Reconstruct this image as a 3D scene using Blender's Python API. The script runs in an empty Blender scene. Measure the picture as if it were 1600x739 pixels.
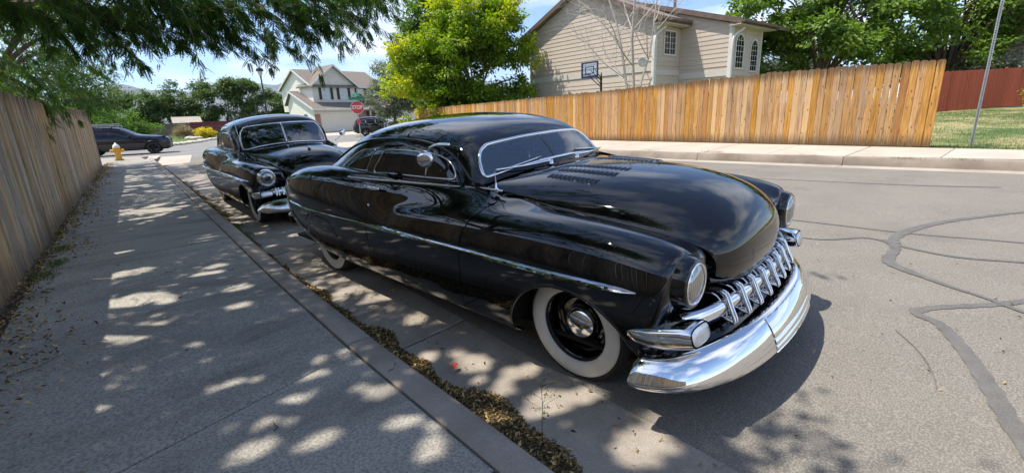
import bpy, bmesh, math, random
import numpy as np
from mathutils import Vector, Matrix
from math import radians as rad, sin, cos, pi

# ------------------------------------------------------------------ camera, world, sun, exposure
SC = bpy.context.scene
COL = SC.collection
rng = np.random.default_rng(7)
random.seed(7)

cam_d = bpy.data.cameras.new("camera")
cam_o = bpy.data.objects.new("camera", cam_d)
COL.objects.link(cam_o)
SC.camera = cam_o
cam_d.sensor_width = 36.0
cam_d.sensor_fit = 'HORIZONTAL'
cam_d.lens = 36.0 * 710.69 / 1600.0
cam_d.clip_start = 0.05
cam_d.clip_end = 40000.0
CR = [(0.76626856, -0.64125302, -0.04033688),
      (-0.19725183, -0.17503054, -0.96460149),
      (0.61149343, 0.74710031, -0.26060873)]      # right, down, forward
mw = Matrix.Identity(4)
for i in range(3):
    mw[i][0] = CR[0][i]
    mw[i][1] = -CR[1][i]
    mw[i][2] = -CR[2][i]
mw[0][3], mw[1][3], mw[2][3] = 0.0, 0.0, 1.44
cam_o.matrix_world = mw

SUN_DIR = Vector((-0.36, 0.29, 1.0)).normalized()      # towards the sun
SUN_EL = math.asin(SUN_DIR.z)
SUN_AZ = math.atan2(SUN_DIR.x, SUN_DIR.y)              # clockwise from +Y
world = bpy.data.worlds.new("World")
SC.world = world
world.use_nodes = True
wn, wl = world.node_tree.nodes, world.node_tree.links
wn.clear()
w_out = wn.new("ShaderNodeOutputWorld")
w_bg = wn.new("ShaderNodeBackground")
w_bg.inputs[1].default_value = 0.15
sky = wn.new("ShaderNodeTexSky")
sky.sky_type = 'NISHITA'
sky.sun_disc = False
sky.sun_elevation = SUN_EL
sky.sun_rotation = SUN_AZ
sky.altitude = 2400
sky.air_density = 1.0
sky.dust_density = 0.1
sky.ozone_density = 4.0
# soft summer clouds, laid out on a flat layer overhead
w_tc = wn.new("ShaderNodeTexCoord")
w_sep = wn.new("ShaderNodeSeparateXYZ")
wl.new(w_tc.outputs['Generated'], w_sep.inputs[0])
w_max = wn.new("ShaderNodeMath"); w_max.operation = 'MAXIMUM'; w_max.inputs[1].default_value = 0.0
wl.new(w_sep.outputs[2], w_max.inputs[0])
w_add = wn.new("ShaderNodeMath"); w_add.operation = 'ADD'; w_add.inputs[1].default_value = 0.16
wl.new(w_max.outputs[0], w_add.inputs[0])
w_dx = wn.new("ShaderNodeMath"); w_dx.operation = 'DIVIDE'
w_dy = wn.new("ShaderNodeMath"); w_dy.operation = 'DIVIDE'
wl.new(w_sep.outputs[0], w_dx.inputs[0]); wl.new(w_add.outputs[0], w_dx.inputs[1])
wl.new(w_sep.outputs[1], w_dy.inputs[0]); wl.new(w_add.outputs[0], w_dy.inputs[1])
w_cmb = wn.new("ShaderNodeCombineXYZ")
wl.new(w_dx.outputs[0], w_cmb.inputs[0]); wl.new(w_dy.outputs[0], w_cmb.inputs[1])
w_noise = wn.new("ShaderNodeTexNoise")
w_noise.inputs['Scale'].default_value = 0.9
w_noise.inputs['Detail'].default_value = 9.0
w_noise.inputs['Roughness'].default_value = 0.55
w_noise.inputs['Distortion'].default_value = 0.25
w_mp = wn.new('ShaderNodeMapping'); w_mp.inputs['Location'].default_value = (9.4, 14.0, 0)
wl.new(w_cmb.outputs[0], w_mp.inputs[0]); wl.new(w_mp.outputs[0], w_noise.inputs['Vector'])
w_ramp = wn.new("ShaderNodeValToRGB")
w_ramp.color_ramp.elements[0].position = 0.48
w_ramp.color_ramp.elements[0].color = (0, 0, 0, 1)
w_ramp.color_ramp.elements[1].position = 0.68
w_ramp.color_ramp.elements[1].color = (1, 1, 1, 1)
wl.new(w_noise.outputs[0], w_ramp.inputs[0])
w_mul = wn.new("ShaderNodeMath"); w_mul.operation = 'MULTIPLY'; w_mul.inputs[1].default_value = 0.85
wl.new(w_ramp.outputs[0], w_mul.inputs[0])
w_mix = wn.new("ShaderNodeMixRGB")
w_mix.inputs[2].default_value = (7.0, 7.2, 7.6, 1)
wl.new(w_mul.outputs[0], w_mix.inputs[0])
wl.new(sky.outputs[0], w_mix.inputs[1])
wl.new(w_mix.outputs[0], w_bg.inputs[0])
wl.new(w_bg.outputs[0], w_out.inputs[0])

sun_d = bpy.data.lights.new("sun", 'SUN')
sun_d.energy = 4.1
sun_d.angle = rad(0.55)
sun_d.color = (1.0, 0.93, 0.82)
sun_o = bpy.data.objects.new("sun", sun_d)
COL.objects.link(sun_o)
sun_o.rotation_euler = (-SUN_DIR).to_track_quat('-Z', 'Y').to_euler()
sun_o.location = (-20, 20, 60)

SC.view_settings.view_transform = 'Standard'
SC.view_settings.look = 'None'
SC.view_settings.gamma = 1.0
SC.view_settings.use_curve_mapping = False
SC.view_settings.exposure = 0.68
SC.render.engine = 'CYCLES'
SC.cycles.use_denoising = True
SC.cycles.max_bounces = 8
SC.cycles.transparent_max_bounces = 12
SC.cycles.caustics_reflective = False
SC.cycles.caustics_refractive = False

# ------------------------------------------------------------------ materials
MATS = {}
def nodes_of(m):
    return m.node_tree.nodes, m.node_tree.links

def M(name, c, c2=None, rough=0.7, metal=0.0, scale=4.0, detail=6.0, lo=0.35, hi=0.65, bump=0.0, bscale=None,
      stretch=(1, 1, 1), coat=0.0, rnd=0.0, spec=0.5, speck=None, speck_scale=150.0, speck_amt=0.25, rrough=0.0, c3=None,
      c3_scale=1.0, c3_lo=0.5, c3_hi=0.7, rnd_hue=0.0):
    """procedural surface: two noise-mixed tones, optional third patch tone, fine specks, bump, per-object variation"""
    m = bpy.data.materials.new(name)
    m.use_nodes = True
    n, l = nodes_of(m)
    n.clear()
    out = n.new("ShaderNodeOutputMaterial")
    b = n.new("ShaderNodeBsdfPrincipled")
    l.new(b.outputs[0], out.inputs[0])
    b.inputs['Roughness'].default_value = rough
    b.inputs['Metallic'].default_value = metal
    b.inputs['Specular IOR Level'].default_value = spec
    if coat:
        b.inputs['Coat Weight'].default_value = coat
        b.inputs['Coat Roughness'].default_value = 0.02
    tc = n.new("ShaderNodeTexCoord")
    vec = tc.outputs['Object']
    oi = None
    if rnd or rnd_hue:
        oi = n.new("ShaderNodeObjectInfo")
        off = n.new("ShaderNodeVectorMath"); off.operation = 'ADD'
        sc_ = n.new("ShaderNodeMath"); sc_.operation = 'MULTIPLY'; sc_.inputs[1].default_value = 37.0
        l.new(oi.outputs['Random'], sc_.inputs[0])
        l.new(vec, off.inputs[0]); l.new(sc_.outputs[0], off.inputs[1])
        vec = off.outputs[0]
    mp = n.new("ShaderNodeMapping")
    mp.inputs['Scale'].default_value = stretch
    l.new(vec, mp.inputs[0])
    col = None
    if c2 is None:
        rgb = n.new("ShaderNodeRGB"); rgb.outputs[0].default_value = (*c, 1)
        col = rgb.outputs[0]
    else:
        no = n.new("ShaderNodeTexNoise")
        no.inputs['Scale'].default_value = scale
        no.inputs['Detail'].default_value = detail
        no.inputs['Roughness'].default_value = 0.6
        l.new(mp.outputs[0], no.inputs['Vector'])
        r = n.new("ShaderNodeValToRGB")
        r.color_ramp.elements[0].position = lo; r.color_ramp.elements[0].color = (*c, 1)
        r.color_ramp.elements[1].position = hi; r.color_ramp.elements[1].color = (*c2, 1)
        l.new(no.outputs[0], r.inputs[0])
        col = r.outputs[0]
        if rrough:
            mr = n.new("ShaderNodeMapRange")
            mr.inputs['To Min'].default_value = rough - rrough; mr.inputs['To Max'].default_value = rough + rrough
            l.new(no.outputs[0], mr.inputs[0]); l.new(mr.outputs[0], b.inputs['Roughness'])
    if c3 is not None:
        n3 = n.new("ShaderNodeTexNoise"); n3.inputs['Scale'].default_value = c3_scale; n3.inputs['Detail'].default_value = 9; n3.inputs['Roughness'].default_value = 0.66
        l.new(mp.outputs[0], n3.inputs['Vector'])
        r3 = n.new("ShaderNodeValToRGB")
        r3.color_ramp.elements[0].position = c3_lo; r3.color_ramp.elements[1].position = c3_hi
        l.new(n3.outputs[0], r3.inputs[0])
        mx = n.new("ShaderNodeMixRGB"); mx.inputs[2].default_value = (*c3, 1)
        l.new(r3.outputs[0], mx.inputs[0]); l.new(col, mx.inputs[1])
        col = mx.outputs[0]
    if speck is not None:
        ns = n.new("ShaderNodeTexNoise"); ns.inputs['Scale'].default_value = speck_scale; ns.inputs['Detail'].default_value = 2
        l.new(tc.outputs['Object'], ns.inputs['Vector'])
        rs = n.new("ShaderNodeValToRGB")
        rs.color_ramp.elements[0].position = 0.42; rs.color_ramp.elements[1].position = 0.66
        rs.color_ramp.elements[1].color = (speck_amt,) * 3 + (1,)
        l.new(ns.outputs[0], rs.inputs[0])
        mx = n.new("ShaderNodeMixRGB"); mx.inputs[2].default_value = (*speck, 1)
        l.new(rs.outputs[0], mx.inputs[0]); l.new(col, mx.inputs[1])
        col = mx.outputs[0]
    if oi is not None:
        hs = n.new("ShaderNodeHueSaturation")
        mr = n.new("ShaderNodeMapRange")
        mr.inputs['To Min'].default_value = 1 - rnd; mr.inputs['To Max'].default_value = 1 + rnd
        l.new(oi.outputs['Random'], mr.inputs[0]); l.new(mr.outputs[0], hs.inputs['Value'])
        if rnd_hue:
            m1 = n.new("ShaderNodeMath"); m1.operation = 'MULTIPLY'; m1.inputs[1].default_value = 7.31
            m2 = n.new("ShaderNodeMath"); m2.operation = 'FRACT'
            l.new(oi.outputs['Random'], m1.inputs[0]); l.new(m1.outputs[0], m2.inputs[0])
            mr2 = n.new("ShaderNodeMapRange")
            mr2.inputs['To Min'].default_value = 1 - rnd_hue; mr2.inputs['To Max'].default_value = 1 + rnd_hue
            l.new(m2.outputs[0], mr2.inputs[0]); l.new(mr2.outputs[0], hs.inputs['Saturation'])
        l.new(col, hs.inputs['Color'])
        col = hs.outputs[0]
    l.new(col, b.inputs['Base Color'])
    if bump:
        nb = n.new("ShaderNodeTexNoise")
        nb.inputs['Scale'].default_value = bscale or scale * 8
        nb.inputs['Detail'].default_value = 4
        l.new(mp.outputs[0], nb.inputs['Vector'])
        bp = n.new("ShaderNodeBump"); bp.inputs['Strength'].default_value = bump; bp.inputs['Distance'].default_value = 0.01
        l.new(nb.outputs[0], bp.inputs['Height']); l.new(bp.outputs[0], b.inputs['Normal'])
    MATS[name] = m
    return m

def glass_mat(name, tint, refl_rough=0.0, extra=0.04):
    m = bpy.data.materials.new(name); m.use_nodes = True
    n, l = nodes_of(m); n.clear()
    out = n.new("ShaderNodeOutputMaterial")
    tr = n.new("ShaderNodeBsdfTransparent"); tr.inputs[0].default_value = (*tint, 1)
    gl = n.new("ShaderNodeBsdfGlossy"); gl.inputs['Roughness'].default_value = refl_rough
    fr = n.new("ShaderNodeFresnel"); fr.inputs[0].default_value = 1.5
    ad = n.new("ShaderNodeMath"); ad.operation = 'ADD'; ad.inputs[1].default_value = extra
    ad.use_clamp = True
    l.new(fr.outputs[0], ad.inputs[0])
    mx = n.new("ShaderNodeMixShader")
    l.new(ad.outputs[0], mx.inputs[0]); l.new(tr.outputs[0], mx.inputs[1]); l.new(gl.outputs[0], mx.inputs[2])
    l.new(mx.outputs[0], out.inputs[0])
    MATS[name] = m
    return m

def leaf_mat(name, dark, mid, light, trans=0.35, rough=0.5):
    m = bpy.data.materials.new(name); m.use_nodes = True
    n, l = nodes_of(m); n.clear()
    out = n.new("ShaderNodeOutputMaterial")
    at = n.new("ShaderNodeAttribute"); at.attribute_name = "leafvar"
    r = n.new("ShaderNodeValToRGB")
    r.color_ramp.elements[0].position = 0.0; r.color_ramp.elements[0].color = (*dark, 1)
    r.color_ramp.elements[1].position = 1.0; r.color_ramp.elements[1].color = (*light, 1)
    e = r.color_ramp.elements.new(0.5); e.color = (*mid, 1)
    l.new(at.outputs['Fac'], r.inputs[0])
    b = n.new("ShaderNodeBsdfPrincipled")
    b.inputs['Roughness'].default_value = rough
    b.inputs['Specular IOR Level'].default_value = 0.35
    l.new(r.outputs[0], b.inputs['Base Color'])
    t = n.new("ShaderNodeBsdfTranslucent")
    hs = n.new("ShaderNodeHueSaturation"); hs.inputs['Saturation'].default_value = 1.15; hs.inputs['Value'].default_value = 1.5
    l.new(r.outputs[0], hs.inputs['Color']); l.new(hs.outputs[0], t.inputs[0])
    mx = n.new("ShaderNodeMixShader"); mx.inputs[0].default_value = trans
    l.new(b.outputs[0], mx.inputs[1]); l.new(t.outputs[0], mx.inputs[2])
    l.new(mx.outputs[0], out.inputs[0])
    MATS[name] = m
    return m

M('paint', (0.0035, 0.0034, 0.004), rough=0.012, spec=0.5, coat=0.45)
M('paint_suv', (0.006, 0.008, 0.016), rough=0.08, spec=0.55, coat=0.3)
M('paint_pale', (0.42, 0.48, 0.55), rough=0.15, coat=0.3)
M('chrome', (0.86, 0.86, 0.87), rough=0.035, metal=1.0)
M('chrome_soft', (0.72, 0.70, 0.66), rough=0.12, metal=1.0)
M('rubber', (0.012, 0.012, 0.013), c2=(0.022, 0.021, 0.02), rough=0.75, scale=30)
M('whitewall', (0.70, 0.675, 0.60), c2=(0.76, 0.735, 0.66), rough=0.6, scale=14, bump=0.05)
M('black_matt', (0.006, 0.006, 0.006), rough=0.8)
M('black_trim', (0.012, 0.012, 0.013), rough=0.4)
M('seat', (0.05, 0.05, 0.055), c2=(0.07, 0.07, 0.075), rough=0.75, scale=40)
M('dash', (0.02, 0.02, 0.024), rough=0.4)
M('headliner', (0.16, 0.16, 0.17), rough=0.9)
M('wheel_grey', (0.35, 0.35, 0.36), rough=0.3, metal=0.8)
M('red_lamp', (0.45, 0.02, 0.02), rough=0.15, coat=0.4)
M('sign_bulb', (0.75, 0.74, 0.70), rough=0.2)
M('amber', (0.6, 0.25, 0.04), rough=0.2)
M('plate', (0.55, 0.56, 0.58), c2=(0.35, 0.4, 0.45), rough=0.5, scale=30)
glass_mat('glass', (0.74, 0.78, 0.80), extra=0.20)
glass_mat('glass_dark', (0.42, 0.42, 0.44), extra=0.04)
glass_mat('glass_tint', (0.05, 0.06, 0.07), extra=0.02)
glass_mat('window_glass', (0.25, 0.27, 0.28), extra=0.20)
glass_mat('lens_glass', (0.95, 0.96, 0.96), extra=0.38)
M('reflector', (0.88, 0.89, 0.90), c2=(0.72, 0.74, 0.76), rough=0.38, metal=0.35, scale=40, stretch=(1, 3.2, .25), bump=0.6, bscale=55)
glass_mat('clear_pane', (0.80, 0.85, 0.88), extra=0.0)
M('lens', (0.62, 0.64, 0.66), c2=(0.78, 0.80, 0.82), rough=0.12, metal=0.55, scale=60, stretch=(1, 3, 0.4), bump=0.25, bscale=90, coat=0.8)

# ------------------------------------------------------------------ object helpers
def link(o, parent=None):
    COL.objects.link(o)
    if parent is not None:
        o.parent = parent
    return o

def thing(name, label, cat, loc=(0, 0, 0), rz=0.0, group=None):
    o = bpy.data.objects.new(name, None)
    o.empty_display_size = 0.2
    o.location = loc
    o.rotation_euler = (0, 0, rz)
    tag(o, label, cat, group)
    return link(o)

def tag(o, label=None, cat=None, group=None, kind=None):
    if label: o['label'] = label
    if cat: o['category'] = cat
    if group: o['group'] = group
    if kind: o['kind'] = kind
    return o

def nmesh(name, V, F, mat=None, smooth=False, attr=None):
    """mesh from numpy arrays; F is an (n,3) or (n,4) array or a list of index tuples"""
    me = bpy.data.meshes.new(name)
    V = np.asarray(V, dtype=np.float32).reshape(-1, 3)
    if isinstance(F, np.ndarray):
        nf, k = F.shape
        me.vertices.add(len(V)); me.vertices.foreach_set('co', V.ravel())
        me.loops.add(nf * k); me.loops.foreach_set('vertex_index', F.astype(np.int32).ravel())
        me.polygons.add(nf)
        me.polygons.foreach_set('loop_start', np.arange(0, nf * k, k, dtype=np.int32))
        me.update(calc_edges=True)
    else:
        me.from_pydata([tuple(map(float, v)) for v in V], [], [tuple(map(int, f)) for f in F])
    if smooth:
        me.polygons.foreach_set('use_smooth', np.ones(len(me.polygons), dtype=bool))
    if attr is not None:
        a = me.attributes.new('leafvar', 'FLOAT', 'POINT')
        a.data.foreach_set('value', np.asarray(attr, dtype=np.float32))
    if mat is not None:
        me.materials.append(MATS[mat] if isinstance(mat, str) else mat)
    me.validate()
    return me

def obj(name, me, parent=None, loc=None):
    o = bpy.data.objects.new(name, me)
    if loc is not None: o.location = loc
    return link(o, parent)

class MB:
    """collects boxes, tubes, lathes and prisms into one mesh"""
    def __init__(s): s.V = []; s.F = []; s.n = 0
    def add(s, V, F):
        V = [tuple(map(float, v)) for v in V]
        s.V += V; s.F += [tuple(int(i) + s.n for i in f) for f in F]; s.n += len(V); return s
    def box(s, c, d, rz=0.0, rot=None, bev=0.0):
        x, y, z = d[0] / 2, d[1] / 2, d[2] / 2
        if bev <= 0:
            P = [(a * x, b * y, e * z) for e in (-1, 1) for b in (-1, 1) for a in (-1, 1)]
            F = [(0, 2, 3, 1), (4, 5, 7, 6), (0, 1, 5, 4), (2, 6, 7, 3), (0, 4, 6, 2), (1, 3, 7, 5)]
        else:
            bm = bmesh.new(); bmesh.ops.create_cube(bm, size=1.0)
            for v in bm.verts: v.co = Vector((v.co.x * d[0], v.co.y * d[1], v.co.z * d[2]))
            bmesh.ops.bevel(bm, geom=list(bm.edges), offset=bev, segments=2, affect='EDGES', profile=0.5)
            bm.verts.index_update()
            P = [tuple(v.co) for v in bm.verts]; F = [tuple(v.index for v in f.verts) for f in bm.faces]; bm.free()
        R = rot if rot is not None else Matrix.Rotation(rz, 3, 'Z')
        return s.add([Vector(c) + R @ Vector(p) for p in P], F)
    def tube(s, pts, r, n=8, cap=True, flat=1.0, up=None, closed=False):
        pts = [Vector(p) for p in pts]; m = len(pts)
        rs = r if hasattr(r, '__len__') else [r] * m
        V = []; F = []
        pu = None
        for i, p in enumerate(pts):
            if closed: t = pts[(i + 1) % m] - pts[i - 1]
            else: t = (pts[min(i + 1, m - 1)] - pts[max(i - 1, 0)])
            t = t.normalized() if t.length > 1e-9 else Vector((0, 0, 1))
            if up is not None: a = Vector(up)
            elif pu is None: a = Vector((0, 0, 1)) if abs(t.z) < 0.9 else Vector((1, 0, 0))
            else: a = pu
            u = (a - t * a.dot(t)).normalized(); w = t.cross(u)
            pu = u
            for k in range(n):
                an = 2 * pi * k / n
                V.append(p + (u * cos(an) * flat + w * sin(an)) * rs[i])
        for i in range(m if closed else m - 1):
            for k in range(n):
                a, b = i * n + k, i * n + (k + 1) % n
                j = ((i + 1) % m) * n
                F.append((a, b, j + (k + 1) % n, j + k))
        if cap and not closed:
            F.append(tuple(range(n - 1, -1, -1))); F.append(tuple((m - 1) * n + k for k in range(n)))
        return s.add(V, F)
    def lathe(s, prof, n=32, axis='z', c=(0, 0, 0), arc=None, cap=False):
        V = []; F = []
        for (r, h) in prof:
            for k in range(n):
                an = 2 * pi * k / n
                x, y, z = r * cos(an), r * sin(an), h
                if axis == 'y': x, y, z = r * cos(an), h, r * sin(an)
                elif axis == 'x': x, y, z = h, r * cos(an), r * sin(an)
                V.append((c[0] + x, c[1] + y, c[2] + z))
        for i in range(len(prof) - 1):
            for k in range(n):
                a, b = i * n + k, i * n + (k + 1) % n
                F.append((a, b, b + n, a + n))
        if cap:
            F.append(tuple(range(n - 1, -1, -1))); F.append(tuple((len(prof) - 1) * n + k for k in range(n)))
        return s.add(V, F)
    def prism(s, poly, z0, z1, fn=None):
        """closed outline poly [(x,y)] extruded z0..z1; fn maps (x,y,z) to space"""
        n = len(poly); fn = fn or (lambda x, y, z: (x, y, z))
        V = [fn(x, y, z0) for x, y in poly] + [fn(x, y, z1) for x, y in poly]
        F = [tuple(range(n - 1, -1, -1)), tuple(range(n, 2 * n))]
        F += [(i, (i + 1) % n, n + (i + 1) % n, n + i) for i in range(n)]
        return s.add(V, F)
    def mesh(s, name, mat, smooth=False, fix=True):
        me = bpy.data.meshes.new(name)
        me.from_pydata(s.V, [], s.F)
        if fix:
            bm = bmesh.new(); bm.from_mesh(me)
            bmesh.ops.recalc_face_normals(bm, faces=bm.faces); bm.to_mesh(me); bm.free()
        if smooth:
            me.polygons.foreach_set('use_smooth', np.ones(len(me.polygons), dtype=bool))
            if smooth == 'auto':
                me.set_sharp_from_angle(angle=rad(38))
        me.materials.append(MATS[mat] if isinstance(mat, str) else mat)
        return me
    def build(s, name, mat, parent=None, smooth=False, loc=None):
        return obj(name, s.mesh(name, mat, smooth), parent, loc)

def catmull(pts, n, closed=False):
    P = np.array(pts, float); m = len(P); out = []
    segs = m if closed else m - 1
    for i in range(segs):
        if closed: p0, p1, p2, p3 = P[(i - 1) % m], P[i], P[(i + 1) % m], P[(i + 2) % m]
        else: p0, p1, p2, p3 = P[max(i - 1, 0)], P[i], P[i + 1], P[min(i + 2, m - 1)]
        for t in np.linspace(0, 1, n, endpoint=False):
            out.append(0.5 * ((2 * p1) + (-p0 + p2) * t + (2 * p0 - 5 * p1 + 4 * p2 - p3) * t * t + (-p0 + 3 * p1 - 3 * p2 + p3) * t ** 3))
    if not closed: out.append(P[-1])
    return np.array(out)

# ------------------------------------------------------------------ smooth sheets (bicubic B-spline) with cut panels
def bbasis(n, m):
    k = 3
    kn = np.concatenate([np.zeros(k), np.linspace(0, 1, n - k + 1), np.ones(k)])
    t = np.linspace(0, 1, m); t[-1] = 1 - 1e-9
    B = np.zeros((m, len(kn) - 1))
    for i in range(len(kn) - 1): B[:, i] = (t >= kn[i]) & (t < kn[i + 1])
    for d in range(1, k + 1):
        N = np.zeros((m, len(kn) - 1 - d))
        for i in range(len(kn) - 1 - d):
            a = kn[i + d] - kn[i]; b = kn[i + d + 1] - kn[i + 1]
            if a > 0: N[:, i] += (t - kn[i]) / a * B[:, i]
            if b > 0: N[:, i] += (kn[i + d + 1] - t) / b * B[:, i + 1]
        B = N
    return B

def sheet(P, mu, mv):
    P = np.asarray(P, float)
    return np.einsum('ai,ijk,bj->abk', bbasis(P.shape[0], mu), P, bbasis(P.shape[1], mv))

def in_poly(p, poly):
    x, y = p[:, 0], p[:, 1]; ins = np.zeros(len(p), bool); n = len(poly)
    for i in range(n):
        x1, y1 = poly[i]; x2, y2 = poly[(i + 1) % n]
        c = ((y1 > y) != (y2 > y)) & (x < (x2 - x1) * (y - y1) / (y2 - y1 + 1e-12) + x1)
        ins ^= c
    return ins

def near_poly(p, poly):
    a = np.asarray(poly); b = np.roll(a, -1, 0); d = b - a
    best = np.full(len(p), 1e9); q = np.zeros_like(p); nr = np.zeros_like(p)
    area = np.sum(a[:, 0] * b[:, 1] - b[:, 0] * a[:, 1])
    for i in range(len(a)):
        L2 = d[i] @ d[i] + 1e-12
        t = np.clip(((p - a[i]) @ d[i]) / L2, 0, 1)
        c = a[i] + t[:, None] * d[i]
        e = np.sum((p - c) ** 2, 1); w = e < best
        best[w] = e[w]; q[w] = c[w]
        nn = np.array([d[i][1], -d[i][0]]) / math.sqrt(L2) * (1 if area > 0 else -1)
        nr[w] = nn
    return q, nr

class Grid:
    """a dense sheet whose faces are sorted into regions; region borders follow their outlines"""
    def __init__(s, G):
        s.G = G; s.nu, s.nv = G.shape[:2]
        s.P = G.reshape(-1, 3).copy()
        Pu = np.gradient(G, axis=0).reshape(-1, 3); Pv = np.gradient(G, axis=1).reshape(-1, 3)
        s.Pu, s.Pv = Pu, Pv
        a = np.arange(s.nu * s.nv).reshape(s.nu, s.nv)
        s.F = np.stack([a[:-1, :-1], a[1:, :-1], a[1:, 1:], a[:-1, 1:]], -1).reshape(-1, 4)
        s.lab = np.zeros(len(s.F), int)
        s.off = {}     # (label) -> list of (vertex ids, displacement)
    def cut(s, label, poly, ax, mask=None, gap=0.0, over=None):
        """faces inside poly (in the ax projection, where mask(P) holds) get the label"""
        poly = np.asarray(poly, float)
        C = s.P[s.F].mean(1)
        ok = np.ones(len(C), bool) if mask is None else mask(C)
        ins = in_poly(C[:, ax], poly) & ok
        if over is not None: ins &= np.isin(s.lab, over)
        s.lab[ins] = label
        vin = np.zeros(len(s.P), bool); vin[s.F[ins].ravel()] = True
        vout = np.zeros(len(s.P), bool); vout[s.F[~ins].ravel()] = True
        ids = np.where(vin & vout)[0]
        q, nr = near_poly(s.P[ids][:, ax], poly)
        dl = q - s.P[ids][:, ax]
        lim = 0.03
        dl *= np.minimum(1, lim / (np.linalg.norm(dl, axis=1) + 1e-9))[:, None]
        s.P[ids] += s._lift(ids, dl, ax)
        if gap: s.off[label] = (ids, s._lift(ids, nr * gap, ax))
        return ids
    def _lift(s, ids, dl, ax):
        A = np.stack([s.Pu[ids][:, ax], s.Pv[ids][:, ax]], -1)
        det = A[:, 0, 0] * A[:, 1, 1] - A[:, 0, 1] * A[:, 1, 0]
        bad = np.abs(det) < 1e-9
        det = np.where(bad, 1, det)
        a = (dl[:, 0] * A[:, 1, 1] - A[:, 0, 1] * dl[:, 1]) / det
        b = (A[:, 0, 0] * dl[:, 1] - dl[:, 0] * A[:, 1, 0]) / det
        r = a[:, None] * s.Pu[ids] + b[:, None] * s.Pv[ids]
        r[bad] = 0; r[bad[:, None] & np.zeros_like(r, bool)] = 0
        fl = np.zeros_like(r); fl[:, ax[0]] = dl[:, 0]; fl[:, ax[1]] = dl[:, 1]
        big = (np.linalg.norm(r, axis=1) > 0.08) | bad
        r[big] = fl[big]
        return r
    def mesh(s, name, label, mat, inset=0.0, flip=True, sign=0, shift=None):
        F = s.F[s.lab == label]
        P = s.P.copy()
        if label in s.off:
            ids, d = s.off[label]; P[ids] -= d
        elif label == 0:
            for k, (ids, d) in s.off.items(): P[ids] += d
        if inset:
            N = np.cross(s.Pu, s.Pv); N /= (np.linalg.norm(N, axis=1)[:, None] + 1e-12)
            P = P + N * inset
        used = np.unique(F); mp = -np.ones(len(P), int); mp[used] = np.arange(len(used))
        F = mp[F]
        if flip: F = F[:, ::-1]
        return nmesh(name, P[used], F, mat, smooth=True)
    def onto(s, pts, ax, mask):
        """3-D points on the sheet above 2-D points"""
        ids = np.where(mask(s.P))[0]; Q = s.P[ids]; out = []
        for p in np.asarray(pts, float):
            d = np.sum((Q[:, ax] - p) ** 2, 1); j = np.argsort(d)[:6]
            w = 1 / (d[j] + 1e-6); w /= w.sum()
            r = (Q[j] * w[:, None]).sum(0); r[ax[0]], r[ax[1]] = p
            out.append(r)
        return np.array(out)

def mirror_cols(P):
    """half control net (y = half width, last column on the centre line) -> full net, right side first"""
    P = np.asarray(P, float)
    L = P.copy(); Rr = P.copy(); Rr[..., 1] *= -1
    return np.concatenate([Rr, L[:, ::-1][:, 1:]], 1)
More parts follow.
